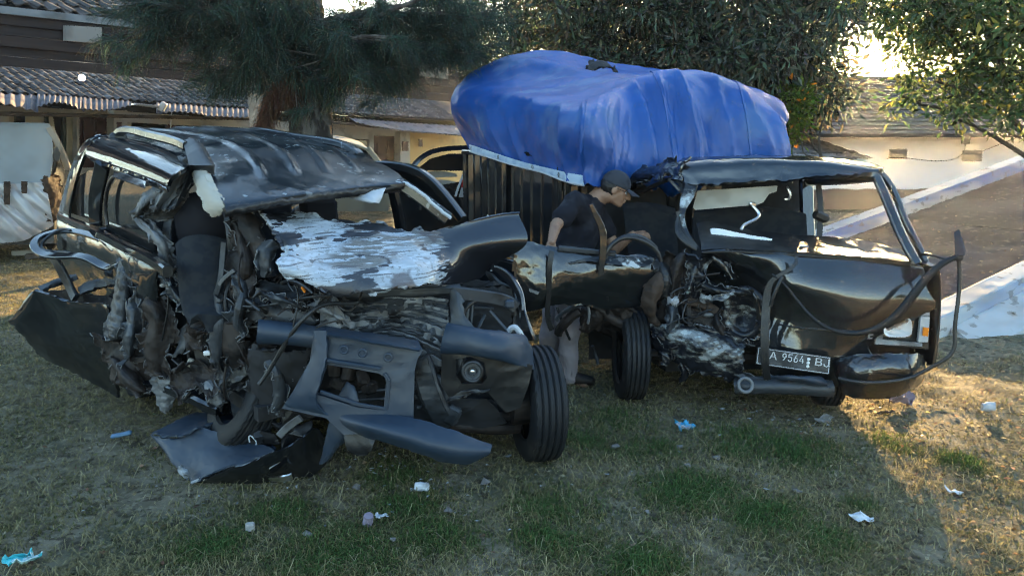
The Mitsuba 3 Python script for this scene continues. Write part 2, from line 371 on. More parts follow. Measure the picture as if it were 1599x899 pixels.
# small shed with a ragged eave, between the tarp and the white building
bsdf('old_tile', dusty((.10, .09, .085), (.035, .034, .032), 7), .9, .2)
bsdf('asbestos', dusty((.22, .205, .20), (.11, .10, .098), 5), .9, .2)
SH = ((0, 16.0), (1, 16.6))
sp = lambda u, v, o=0: S(u, v, SH, o)
m = patch([[sp(1180, 165, -2.6), sp(1240, 168, -2.4), sp(1262, 176, -2.2)], [sp(1180, 205, -.8), sp(1250, 205, -.8), sp(1296, 206, -.9)], [sp(1170, 240, .3), sp(1250, 240, .3), sp(1342, 239, .2)]], 24, 30, .05, [(.03, 3)], .05)
obj('shed__roof', m, 'old_tile', smooth=25)
k = 0
rng = np.random.default_rng(3)
for u0, u1, v0, v1 in ((1225, 1268, 238, 240), (1262, 1310, 239, 241), (1300, 1346, 240, 243), (1325, 1382, 240, 246)):
    m = patch([[sp(u0, v0 - 4, 0), sp((u0 + u1) / 2, v0 - 4, .1), sp(u1, v1 - 3, .05)], [sp(u0 + 2, v0 + 6, .35), sp((u0 + u1) / 2 + 3, v0 + 8, .45), sp(u1 - 8, v1 + 3, .4)]], 10, 20, .02, [(.05, 5)], .06, seed=int(u0))
    obj('shed__eave_sheet', m, 'asbestos', smooth=25)
a, b = sp(1150, 250, -.7), sp(1312, 250, -.7)
obj('shed__wall', cbox((3.2, .15, 2.4), .01, (a + b) / 2 * [1, 1, 0] + [0, .1, 1.0], rz=math.atan2(.6, 1)), 'concrete', smooth=False)
tag('shed', 'small shed with a dark old roof and ragged broken eave, right of the blue tarp', 'shed')

# ---------------------------------------------------------------- row building on the left: tile roof, corrugated awning, columns and doors
fd, fn = np.array([.46, .888]), np.array([.888, -.46])
def fac(Y0, off=0):
    a = P(0, 228, Y0)[:2] + fn * off
    return (a, a + fd)
RB = fac(15.0)
def FOOT(u, pl=None):
    q = S(u, 260, pl or RB, -.2); k = q[:2]      # the line of sight that meets the wall at the ground
    c0, s0 = math.cos(PITCH), math.sin(PITCH); d = np.array([k[0], k[1], -CZ - .15]); fw = d[1] * c0 - d[2] * s0; upw = d[1] * s0 + d[2] * c0
    return 449.5 - F * upw / fw
bsdf('old_white', dusty((.40, .39, .36), (.26, .25, .23), 3), .9, .2)
bsdf('maroon_wood', dusty((.055, .022, .020), (.03, .014, .013), 6), .6, .3)
bsdf('yellow_wall', dusty((.52, .36, .16), (.42, .30, .15), 2), .9, .2)
bsdf('green_wood', dusty((.03, .055, .045), (.02, .03, .028), 6), .6, .3)
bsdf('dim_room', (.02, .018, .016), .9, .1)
bsdf('pale_pane', dusty((.42, .40, .30), (.30, .30, .24), 2), .3, .5)
def fpl(poly, off, th, bs, key, holes=(), **kw):
    return obj(key, plate(poly, RB, th, off, holes), bs, smooth=False, **kw)
rb = 'row_building'
fpl([(-260, 150), (722, 205), (722, FOOT(722)), (-260, FOOT(-260))], -.35, .2, 'old_white', rb + '__wall', holes=[[(22, 176), (120, 178), (120, 262), (22, 270)], [(124, 180), (172, 181), (172, 262), (124, 262)], [(205, 190), (338, 197), (338, 250), (205, 252)], [(366, 192), (390, 193), (390, 250), (366, 250)], [(520, 216), (577, 218), (577, 255), (520, 257)], [(584, 212), (622, 213), (622, 254), (584, 256)]])
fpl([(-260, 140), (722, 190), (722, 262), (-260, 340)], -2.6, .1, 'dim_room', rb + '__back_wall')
tag(rb, 'long old row building with mossy tile roof and corrugated awnings behind the wrecks at left', 'building')
for u0, u1, t0, bs in ((0, 14, 168, 'old_white'), (178, 199, 172, 'old_white'), (342, 359, 184, 'old_white'), (508, 518, 200, 'old_white'), (625, 640, 205, 'old_white')):
    fpl([(u0, t0), (u1, t0 + 1), (u1, FOOT(u1)), (u0, FOOT(u0))], -.1, .26, bs, rb + '__column')
fpl([(190, 174), (520, 196), (520, 209), (190, 190)], -.12, .2, 'old_white', rb + '__lintel')
# window at the left, green frames with pale panes behind
w = fpl([(22, 176), (120, 178), (120, 262), (22, 270)], -.6, .05, 'dim_room', rb + '__window')
for q in ([(40, 178), (70, 179), (70, 215), (40, 215)], [(76, 180), (82, 180), (98, 262), (84, 262)], [(104, 182), (120, 182), (120, 260), (104, 262)]):
    fpl(q, -.50, .02, 'pale_pane', w + '__pane')
for q in ([(71, 176), (76, 176), (76, 262), (71, 262)], [(98, 178), (103, 178), (103, 262), (98, 262)], [(20, 176), (25, 176), (25, 264), (20, 264)]):
    fpl(q, -.46, .06, 'green_wood', w + '__frame')
for q in ([(124, 180), (172, 181), (172, 262), (124, 262)], [(584, 212), (622, 213), (622, 254), (584, 256)], [(260, 194), (338, 198), (338, 250), (260, 252)]):
    d = fpl(q, -.42, .05, 'maroon_wood', rb + '__door')
    us, vs = [p[0] for p in q], [p[1] for p in q]
    x0, x1, y0, y1 = min(us), max(us), max(vs[0], vs[1]), min(vs[2:])
    for a_ in (.15, .55):
        xx0, xx1 = x0 + (x1 - x0) * a_, x0 + (x1 - x0) * (a_ + .3)
        fpl([(xx0, y0 + 8), (xx1, y0 + 8), (xx1, y1 - 4), (xx0, y1 - 4)], -.37, .02, 'maroon_wood', d + '__panel')
for q in ([(368, 195), (389, 196), (389, 222), (368, 222)], [(214, 195), (250, 196), (250, 240), (214, 240)], [(524, 218), (575, 220), (575, 250), (524, 250)]):
    fpl(q, -.45, .03, 'pale_pane' if q[0][0] != 214 else 'dim_room', rb + '__window_pane')
for q in ([(629, 221), (638, 221), (638, 236), (629, 236)], [(655, 217), (660, 217), (660, 229), (655, 229)], [(184, 191), (190, 191), (190, 208), (184, 207)]):
    fpl(q, .17 if q[0][0] != 655 else .12, .04, 'maroon_wood', rb + '__sign_board')
fpl([(640, 207), (735, 212), (735, FOOT(735)), (640, FOOT(640))], -.1, .2, 'yellow_wall', rb + '__yellow_wall', label='yellow stretch of wall at the right end')
# roof tiles: wavy clay tiles laid in courses, each a piece of its own near the camera
bsdf('tile_clay', lambda p, n, uv: mix(mix((.105, .088, .080), (.055, .050, .048), smoothstep(.35, .65, fbm(p.x * 2.5, p.y * 2.5, p.z * 4, 4))), (.20, .19, .18), smoothstep(.62, .72, fbm(p.x * 9, p.y * 9, p.z * 9, 3))), .85, .25)
def tile_mesh(w, l):
    a = np.linspace(0, 1, 7); z = .032 * np.sin(a * 2 * np.pi) * np.where(a < .5, 1, .8)
    top = np.stack([np.stack([a * w * 1.06, 0 * a, z + .022], 1), np.stack([a * w * 1.06, 0 * a + l * 1.12, z], 1)])
    return sheet(top, .014)
roofE = P(0, 146, 15.0)           # eave start
up30 = math.tan(math.radians(27))
def tile_field(key, s0, s1, rows, holder, eave_off=.25, w=.21, l=.25, base=None, own=300, seed=1):
    r = np.random.default_rng(seed); tm = tile_mesh(w, l); shared = None; n = 0; rest = []
    c, sn = math.cos(math.radians(27)), math.sin(math.radians(27))
    X, Yv = np.r_[fd, 0], np.r_[-fn * c, sn]; Z = np.cross(X, Yv)
    cols = int((s1 - s0) / w)
    for i in range(rows):
        for j in range(cols):
            o = base + X * (s0 + (j + .06 * r.normal()) * w) + Yv * (i * l + .012 * r.normal()) + Z * (.006 * r.normal() + .012 * math.sin(j * .21 + i * .3))
            tw = .03 * r.normal(); Xx = X * math.cos(tw) + Yv * math.sin(tw); Yy = Yv * math.cos(tw) - X * math.sin(tw)
            M = frame(o, Xx, Yy, Z)
            if n < own and j % 1 == 0 and i < 6:
                if shared is None: shared = mikit.ply(tm, 'tile_clay', smooth=40)
                obj(key, {**shared, 'to_world': at(M)}, None); n += 1
            else:
                t = tm.copy(); t.apply_transform(M); rest.append(t)
    if rest: obj(key, cat(rest), 'tile_clay', smooth=40, kind='stuff')
m = patch([[roofE + np.r_[fd * s, 0] + np.r_[-fn * k, k * up30 - .05] for k in (0, 5)] for s in (-6, 34)], 3, 3, .03)
obj(rb + '__roof', m, 'interior_dark', smooth=False)
tile_field(rb + '__roof__tile', 0.0, 17.5, 15, rb, base=roofE + np.r_[0, 0, .0], own=300)
# corrugated awning sheets below the eave
bsdf('awning_sheet', dusty((.155, .135, .14), (.085, .075, .078), 4), .75, .3)
def corrugated(p00, p01, p10, p11, waves, amp=.018, sag=0.0, seed=0, bend=()):
    p00, p01, p10, p11 = (np.array(x, float) for x in (p00, p01, p10, p11))
    nu, nv = 8, waves * 6 + 1
    u, v = np.meshgrid(np.linspace(0, 1, nu), np.linspace(0, 1, nv), indexing='ij')
    q = (p00 * (1 - v[..., None]) + p01 * v[..., None]) * (1 - u[..., None]) + (p10 * (1 - v[..., None]) + p11 * v[..., None]) * u[..., None]
    q[..., 2] += amp * np.sin(v * waves * 2 * np.pi) + sag * u * np.sin(v * np.pi) + .03 * u * (meshkit.noise(q * 2, seed) - .5)
    return sheet(q, .007)
def aw(u, v, off): return S(u, v, RB, off)
for i, (u0, u1, a0, a1, b0, b1, sg) in enumerate(((-90, 60, 142, 148, 160, 176, .1), (58, 132, 147, 152, 168, 174, .12), (130, 205, 152, 158, 170, 164, -.06), (244, 320, 160, 166, 178, 180, .06), (318, 392, 166, 170, 181, 184, .0))):
    m = corrugated(aw(u0, a0, .05), aw(u1, a1, .05), aw(u0, b0, 1.1), aw(u1, b1, 1.1), 9, sag=sg, seed=i)
    obj(rb + '__awning_sheet', m, 'awning_sheet', smooth=40)
for i, (u0, u1, a0, a1, b0, b1) in enumerate(((545, 610, 184, 190, 192, 204), (604, 662, 189, 194, 203, 208), (655, 725, 193, 197, 207, 213))):
    m = corrugated(aw(u0, a0, .05), aw(u1, a1, .05), aw(u0 + 12, b0, .9), aw(u1 + 16, b1, .9), 9, seed=i + 7)
    obj(rb + '__awning_sheet', m, 'awning_sheet', smooth=40)
obj(rb + '__awning_batten', beam(aw(-90, 176, .9), aw(400, 186, .9), .06, .08), 'old_tile')
obj(rb + '__awning_batten', beam(aw(505, 190, .6), aw(730, 212, .6), .06, .08), 'old_tile')
obj('gutter_scrap', beam(aw(210, 163, .8), aw(256, 168, .9), .10, .05), 'pale_trim', label='pale broken strip lying across the gap between the awning sheets', cat='broken strip')
obj('gutter_scrap', cbox((.14, .10, .22), .02, aw(254, 167, .95), ry=.6), 'white_plastic', label='small white box hanging at the end of the broken strip under the eave', cat='box')
obj('dangling_wire', tube([aw(268, 176, .9), aw(267, 190, .9), aw(266, 203, .9)], .012, 6, 6), 'pale_trim', label='pale wire hanging down from the awning above the black wreck roof', cat='wire')

# ---------------------------------------------------------------- open carport: fascia boards, flashing, roof, posts, plaques
CP = fac(9.5)
bsdf('dark_wood', lambda p, n, uv: mix((.022, .016, .016), (.046, .033, .031), fbm((p.x * .46 + p.y * .888) * 1.2, p.z * 26, 0, 4)), .75, .3)
bsdf('zinc', dusty((.24, .27, .30), (.12, .125, .13), 3), .5, .5, .4)
cp = 'carport'
def cpl(poly, off, th, bs, key, **kw): return obj(key, plate(poly, CP, th, off), bs, smooth=False, **kw)
def lin(u, k):      # k from 0 (top edge) to 1 (bottom edge of the boards)
    t = 22 + .108 * u; b = 103 + .080 * u
    return t + (b - t) * k
ks = [0, .2, .4, .62, .8, 1.0]
for i in range(5):
    o = (.0, -.03, .02, -.02, .015)[i]
    cpl([(-230, lin(-230, ks[i]) + .6), (775, lin(775, ks[i]) + .5), (775, lin(775, ks[i+1]) - .5), (-230, lin(-230, ks[i+1]) - .6)], o, .05, 'dark_wood', cp + '__fascia_board')
cpl([(-230, lin(-230, 0) - 14), (775, lin(775, 0) - 9), (775, lin(775, 0) - 1), (-230, lin(-230, 0) - 1)], .05, .05, 'zinc', cp + '__flashing')
cpl([(102, 40), (159, 43), (159, 68), (102, 64)], .06, .05, 'concrete', cp + '__plaque', label='pale blank plaque')
cpl([(658, 100), (700, 104), (700, 124), (658, 119)], .06, .05, 'concrete', cp + '__plaque', label='small dim plaque')
tag(cp, 'open carport with a dark board fascia and tiled roof above the wrecks at left', 'carport')
cE = S(0, 8, CP, -.02)
Lc = 16.0
for q in (CP[0] - fd * 3, S(401, 180, CP)[:2], S(930, 180, CP)[:2]):
    z = 3.0
    ms = cbox((.2, .2, z + .2), .02, (q[0], q[1], z / 2), rz=math.atan2(fd[1], fd[0]))
    obj(cp + '__post', ms, 'old_white', smooth=False)
slope = .42
a0 = cE + np.r_[fd * -4, 0]; a1 = cE + np.r_[fd * Lc, 0]
up = np.r_[-fn * 2.3, 2.3 * slope]
m = patch([[a0 - [0, 0, .05], a1 - [0, 0, .05]], [a0 + up - [0, 0, .05], a1 + up - [0, 0, .05]]], 3, 3, .06)
obj(cp + '__roof', m, 'dark_wood', smooth=False)
m = patch([[a0 + up - [0, 0, .05], a1 + up - [0, 0, .05]], [a0 + 2 * up * [1, 1, 0] - [0, 0, .05], a1 + 2 * up * [1, 1, 0] - [0, 0, .05]]], 3, 3, .06)
obj(cp + '__roof', m, 'dark_wood', smooth=False)
tile_field(cp + '__roof__tile', -1.0, 6.2, 10, cp, base=cE + np.r_[0, 0, .02], own=240, seed=5)
obj('hanging_bulb__cord', tube([S(127, 62, CP, -.4), S(127, 115, CP, -.4)], .006, 4, 6), 'black_plastic')
mb = trimesh.creation.icosphere(2, .045); mb.apply_translation(S(128, 122, CP, -.4))
scene['hanging_bulb__bulb'] = {**mikit.ply(mb, 'white_plastic', smooth=True), 'emitter': {'type': 'area', 'radiance': {'type': 'rgb', 'value': [5.0, 4.6, 3.8]}}}
tag('hanging_bulb', 'small lit bulb hanging on a cord under the carport fascia at left', 'light bulb')
# ---------------------------------------------------------------- trees
def leafset(pos, dirs, l, w, r, fold=.25):
    """Leaves as folded rhombs: base pos, pointing along dirs."""
    n = len(pos)
    d = dirs / np.linalg.norm(dirs, axis=1, keepdims=True)
    s = np.cross(d, r.normal(size=(n, 3))); s /= np.linalg.norm(s, axis=1, keepdims=True)
    up = np.cross(s, d)
    L = (l * r.uniform(.6, 1.25, n))[:, None]; W = (w * r.uniform(.7, 1.2, n))[:, None]
    v = np.stack([pos, pos + d * L * .5 + s * W * .5 + up * W * fold, pos + d * L - up * L * .08, pos + d * L * .5 - s * W * .5 + up * W * fold], 1)
    f = (np.arange(n) * 4)[:, None, None] + np.array([[0, 1, 2], [0, 2, 3]])[None]
    return v.reshape(-1, 3), f.reshape(-1, 3)
def leafmesh(parts):
    vs, fs, k = [], [], 0
    for v, f in parts: vs.append(v); fs.append(f + k); k += len(v)
    return trimesh.Trimesh(np.vstack(vs), np.vstack(fs), process=False)
def leafcolors(n, per, base, var, r, alt=None, pa=0.0):
    c = np.array(base)[None] * (1 + var * r.normal(size=(n, 1))) * (1 + .12 * r.normal(size=(n, 3)))
    if alt is not None:
        k = r.random(n) < pa; c[k] = np.array(alt) * (1 + .2 * r.normal(size=(k.sum(), 1)))
    return np.repeat(np.clip(c, .004, .8), per, 0)
scene['leaf'] = {'type': 'principledthin', 'base_color': {'type': 'mesh_attribute', 'name': 'vertex_color'}, 'roughness': .5, 'spec_trans': 0.0, 'diff_trans': .9}
scene['blade'] = {'type': 'principledthin', 'base_color': {'type': 'mesh_attribute', 'name': 'vertex_color'}, 'roughness': .6, 'spec_trans': 0.0, 'diff_trans': .7}
bsdf('bark', dusty((.085, .072, .06), (.035, .03, .026), 9), .95, .1)
bsdf('pine_bark', lambda p, n, uv: mix((.055, .045, .04), (.13, .115, .10), smoothstep(.4, .65, fbm(p.x * 16, p.y * 16, p.z * 7, 4))), .95, .1)
def limb(a, b, r0, r1, rr, n=8, wob=.12):
    a, b = np.array(a, float), np.array(b, float)
    L = np.linalg.norm(b - a); k = np.linspace(0, 1, n)[:, None]
    p = a + (b - a) * k + rr.normal(size=(n, 3)) * wob * L * .35 * np.sin(k * np.pi)
    return p, tube(p, 1.0, n * 2, 7, scale=np.linspace(r0, r1, 6))
def tree(key, base, height, r0, blobs, nleaf, l, w, base_col, seed, label, alt=None, pa=0.0, droop=.6, group=None, cat_='tree', lean=(0, 0), wood=True, twigs=True, shell=.35):
    """A trunk, a limb to every clump (centre, radii), twigs, and leaves gathered in bunches through each clump."""
    r = np.random.default_rng(seed)
    base = np.array(base, float); top = base + [lean[0], lean[1], height]
    tp, tm = limb(base, top, r0, r0 * .3, r, 9, .08)
    wood_ms, parts, tot = [], [], sum(np.prod(np.array(b[1])) ** (2 / 3) for b in blobs)
    n_all = 0
    for c, rad in blobs:
        c, rad = np.array(c, float), np.array(rad, float)
        k = int(np.clip((c[2] - base[2]) / height * .75, .2, .95) * (len(tp) - 1))
        lp, lm = limb(tp[k], c, r0 * .33, r0 * .08, r, 7, .15); wood_ms.append(lm)
        nb = max(int(nleaf * np.prod(rad) ** (2 / 3) / tot / 26), 4)
        q = r.normal(size=(nb, 3)); q /= np.linalg.norm(q, axis=1, keepdims=True)
        cen = c + q * rad * (r.random((nb, 1)) ** shell)
        cen += (np.stack([meshkit.noise(cen * 1.1, seed + i) for i in range(3)], 1) - .5) * rad * .9
        if twigs:
            for t in cen[::9]:
                j = lp[r.integers(3, 7)]
                m_ = (j + t) / 2 + r.normal(size=3) * .12
                wood_ms.append(tube([j, m_, t], 1.0, 5, 4, scale=[r0 * .07, r0 * .03]))
        pos = np.repeat(cen, 26, 0) + r.normal(size=(nb * 26, 3)) * l * .8
        dirs = (pos - np.repeat(cen, 26, 0)) / l + r.normal(size=pos.shape) * .5 + [0, 0, -droop]
        parts.append(leafset(pos, dirs, l, w, r)); n_all += len(pos)
    crown = leafmesh(parts)
    obj(key if not wood else key + '__crown', crown, 'leaf', smooth=False, color=leafcolors(n_all, 4, base_col, .38, r, alt, pa))
    k = key
    if wood:
        obj(k + '__trunk', tm, 'bark', smooth=40)
        if wood_ms: obj(k + '__limbs', cat(wood_ms), 'bark', smooth=40)
    tag(k, label, cat_, group)
DG = (.075, .10, .065)
def B(u, v, Y, rx, ry=None, rz=None): return (P(u, v, Y), (rx, ry or rx, rz or rx * .8))
tree('lacy_tree', (-.05, 16.5, 0), 7.5, .16, [B(740, 20, 16.5, 1.1), B(800, 75, 16.2, 1.0), B(860, 30, 16.5, 1.1), B(770, -60, 16, 1.6), B(700, -110, 16.5, 1.6), B(850, -90, 16.3, 1.7), B(900, 60, 16.5, 1.2)], 16000, .14, .05, DG, 11, 'thin lacy tree with pale sky between its branches, left of the big dark tree')
tree('mango_tree', (1.9, 13.8, 0), 7.5, .24, [B(880, 60, 13.6, 1.0), B(930, 20, 13.4, 1.3), B(1000, 50, 13.2, 1.3), B(980, 100, 14, 1.2), B(1060, 10, 13.5, 1.4), B(880, -70, 13.5, 1.5), B(1000, -90, 13.5, 1.9), B(1120, -60, 13.5, 1.6), B(1080, 90, 14.0, 1.0)], 20000, .165, .055, (.10, .125, .09), 12, 'big dense dark green tree behind the middle of the blue tarp', alt=(.13, .10, .07), pa=.12)
tree('broadleaf_tree', (4.1, 13.2, 0), 6.5, .2, [B(1170, 90, 12.6, 1.0), B(1150, 30, 13, 1.2), B(1230, 40, 13, 1.1), B(1245, 105, 13.4, .8), B(1210, 130, 13.4, .9), B(1120, 130, 14, 1.0), B(1200, -60, 13, 1.7), B(1300, -40, 13.6, 1.2)], 15000, .21, .06, (.11, .135, .10), 13, 'leafy grey-green tree with large drooping leaves above the right end of the tarp', alt=(.16, .13, .085), pa=.12)
tree('thicket', (3.9, 15.8, 0), 2.6, .1, [B(1080, 110, 15.5, 1.0, 1, .9), B(1160, 150, 15.6, 1.0, 1, 1.2), B(1230, 150, 15.8, .8, 1, 1.1), B(1020, 140, 15.6, 1.2, 1, 1.2), B(900, 170, 15.6, 1.3, 1, 1.2), B(960, 190, 15.6, 1.3, 1, 1.1)], 20000, .15, .045, (.085, .07, .05), 14, 'brownish scrubby thicket low behind the blue tarp', alt=(.14, .10, .06), pa=.3, cat_='bushes')  # left clumps, hidden by the tarp, are added to stop low sun
tree('flowering_shrub', (4.9, 12.0, 0), 2.2, .05, [B(1242, 178, 12, .28), B(1252, 150, 12, .25), B(1238, 205, 12, .2)], 900, .11, .05, (.10, .14, .03), 15, 'small bright shrub with orange flowers beside the right edge of the tarp', alt=(.65, .22, .03), pa=.04, droop=.1, cat_='shrub')
# the overhanging tree on the right, lit from behind
rt = [B(1430, -20, 10, .7), B(1480, 50, 9.5, .65), B(1560, 40, 9.3, .8), B(1540, 120, 9.6, .65), B(1470, 130, 9.8, .55), B(1410, 150, 10.5, .35), B(1590, 170, 9.0, .45), B(1600, 110, 9.2, .6), B(1500, -60, 9.5, 1.0), B(1620, -30, 9.0, 1.1), B(1490, 185, 9.6, .28, .3, .22), B(1425, 85, 11, .3)]
tree('overhanging_tree', (8.6, 9.6, 0), 6.2, .2, rt, 9500, .12, .05, (.10, .135, .06), 16, 'backlit tree spreading leafy branches over the white building at right', alt=(.30, .26, .06), pa=.07, droop=.4)
tree('backlit_tree', (7.2, 27, 0), 6.5, .16, [B(1270, 90, 26.5, 1.4), B(1290, 140, 26, .8), B(1405, 60, 26.5, 1.2), B(1430, 120, 26.3, 1.0), B(1310, 30, 26, 1.0), B(1250, 130, 26, 1.3), B(1230, 20, 26, 1.8)], 3600, .17, .07, (.10, .13, .05), 17, 'bright backlit tree behind the ragged shed, left of the sun glare', alt=(.30, .26, .06), pa=.1)
# distant trees closing the view behind the buildings
def distant(i, x, y, h, rr):
    key = 'distant_tree' if i == 0 else f'distant_tree_{i:03d}'
    tree(key, (x, y, 0), h, .25, [((x, y, h * .72), (rr, rr * .8, rr * .75)), ((x + rr * .5, y, h * .55), (rr * .7, rr * .6, rr * .5)), ((x - rr * .6, y - .5, h * .6), (rr * .7, rr * .6, rr * .5))], 5200, .4, .18, (.055, .07, .04), 30 + i, ('tree far behind the tarpaulin, left of the others', 'tree far behind the pickup cab', 'leftmost tree far behind the row building')[i], group='trees far behind the buildings', twigs=False)
for i, a in enumerate(((-3, 42, 9, 3.4), (3.5, 40, 8.5, 3.2), (-9, 44, 9, 3.2))): distant(i, *a)
# trees on the open side behind the photographer: their dark crowns show in the glossy paint
for i, (x, y, h_, q_) in enumerate(((-13, -15, 6.0, 2.4), (11, -14, 6, 2.2))):
    tree(f'street_tree_{i + 1:03d}', (x, y, 0), h_, .2, [((x, y, h_ * .68), (q_, q_, q_ * .7)), ((x + q_ * .6, y, h_ * .5), (q_ * .6, q_ * .6, q_ * .5)), ((x - q_ * .6, y, h_ * .55), (q_ * .6, q_ * .6, q_ * .5))], 5000, .34, .15, DG, 70 + i, 'tree across the yard, mirrored in the black paint', group='trees across the yard', twigs=False)
tree('added_hedge', (-1, -9.5, 0), 1.3, .06, [((x, -9.5 + .4 * math.sin(x * 2), .6), (1.0, .6, .7)) for x in np.arange(-11, 12, 1.5)], 5200, .12, .06, DG, 90, 'low row of bushes added out of view behind the viewer to darken reflections in the black paint', twigs=False, cat_='added_hedge')  # unseen bushes, added to darken the lower reflections in the glossy paint
# hanging vines
r = np.random.default_rng(21)
ms = []
for i in range(26):
    u = r.uniform(1215, 1255); Y = r.uniform(12.2, 12.8)
    ms.append(tube([P(u, r.uniform(-10, 40), Y), P(u + r.normal() * 3, 70 + r.normal() * 10, Y), P(u + r.normal() * 5, r.uniform(110, 175), Y)], .012, 8, 4))
obj('hanging_vines', cat(ms), 'bark', label='bunch of thin grey vines hanging beside the right end of the tarp', cat='vines')
# ---------------------------------------------------------------- pine at the left with drooping needles
PT = P(484, 228, 9.0)
r = np.random.default_rng(4)
tp = np.array([[PT[0], 9.0, -.1], [PT[0] + .0, 9.0, 1.0], [PT[0] + .02, 9.0, 2.2], [PT[0] - .02, 9.05, 3.4], [PT[0] + .03, 9.1, 4.8], [PT[0], 9.1, 6.6]])
m = displace(refine(tube(tp, 1.0, 60, 20, scale=[.30, .245, .235, .22, .17, .07]), .06), .022, 9, 3, 4)
obj('pine_tree__trunk', m, 'pine_bark', smooth=40)
parts, cols, br, brn = [], [], [], []
def needles(c, d, n, L, w, droop):
    d = d / np.linalg.norm(d)
    pos = c + d * r.uniform(-.22, .08, (n, 1)) + r.normal(size=(n, 3)) * .02
    dr_ = d * .9 + r.normal(size=(n, 3)) * .75; dr_ /= np.linalg.norm(dr_, axis=1, keepdims=True)
    l = (L * r.uniform(.6, 1.2, n))[:, None]
    s = np.cross(dr_, r.normal(size=(n, 3))); s /= np.linalg.norm(s, axis=1, keepdims=True)
    mid = pos + dr_ * l * .5 + [0, 0, -droop * .04]
    tip = pos + dr_ * l * .85 + np.array([0, 0, -1.0]) * droop * l * .6
    v = np.stack([pos - s * w / 2, pos + s * w / 2, mid + s * w * .4, mid - s * w * .4, tip], 1).reshape(-1, 3)
    f = (np.arange(n) * 5)[:, None, None] + np.array([[0, 1, 2], [0, 2, 3], [3, 2, 4]])[None]
    return v, f.reshape(-1, 3)
nn = 0
for z in np.linspace(2.75, 5.2, 9):
    for k in range(6):
        az = r.uniform(0, 2 * np.pi); L = r.uniform(1.2, 2.3) * (1.0 if z < 4 else .8)
        d = np.array([math.cos(az), math.sin(az) * .8, r.uniform(-.02, .28)])
        a = np.array([PT[0], 9.0, z]); b = a + d * L; mid = a + d * L * .55 + [0, 0, .12]
        br.append(tube([a, mid, b], 1.0, 10, 6, scale=[.05, .03, .012]))
        for q in range(9):
            f_ = r.uniform(.25, 1.0)
            base = a + d * L * f_ + [0, 0, .1 * math.sin(f_ * 3)]
            sd = d * .5 + r.normal(size=3) * .6; sd[2] = abs(sd[2]) * .3 - .1
            c = base + sd / np.linalg.norm(sd) * r.uniform(.2, .5)
            br.append(tube([base, c], .008, 2, 4))
            v, f = needles(c, sd, 115, .24, .0065, r.uniform(.4, 1.2)); parts.append((v, f)); nn += len(v) // 5
for u, v_, Y in [(230, 45, 8.6), (300, 20, 8.6), (350, 70, 8.7), (390, 110, 8.7), (330, 120, 8.8), (560, 60, 8.8), (610, 30, 8.8), (650, 80, 8.8), (700, 50, 8.9), (720, 30, 9), (590, 120, 8.8), (540, 130, 8.8), (440, 60, 8.5), (480, 30, 8.5), (520, 90, 8.5), (410, 30, 8.5), (660, 50, 9), (690, 80, 9), (730, 70, 9), (460, 120, 8.6), (280, 60, 8.7), (370, 30, 8.6)]:
    tgt = P(u, v_, Y); zb = max(2.7, tgt[2] - .1)
    a = np.array([PT[0], 9.0, zb])
    br.append(tube([a, (a + tgt) / 2 + [0, 0, .1], tgt], 1.0, 10, 6, scale=[.045, .03, .012]))
    for q in range(11):
        c = tgt + r.normal(size=3) * [.3, .25, .16]; sd = (c - a) * .4 + r.normal(size=3) * .35
        br.append(tube([tgt, c], .008, 2, 4))
        v, f = needles(c, sd, 115, .25, .0065, r.uniform(.5, 1.3)); parts.append((v, f)); nn += len(v) // 5
obj('pine_tree__needles', leafmesh(parts), 'leaf', smooth=False, color=leafcolors(nn, 5, (.058, .088, .070), .3, r, (.11, .09, .06), .16))
obj('pine_tree__limbs', cat(br), 'pine_bark', smooth=40)
parts, nn = [], 0
for i in range(16):
    t = i / 15; c = P(455 - 50 * t + r.normal() * 6, 125 + 65 * t + r.normal() * 6, 8.6)
    v, f = needles(c, np.array([-.5, -.2, -1.0]), 110, .24, .006, .9); parts.append((v, f)); nn += 110
obj('pine_tree__dead_branch', leafmesh(parts), 'leaf', smooth=False, color=leafcolors(nn, 5, (.13, .07, .045), .25, r), label='drooping dead brown branch')
tag('pine_tree', 'dark pine with drooping needles and a thick trunk behind the black wreck roof', 'pine tree')
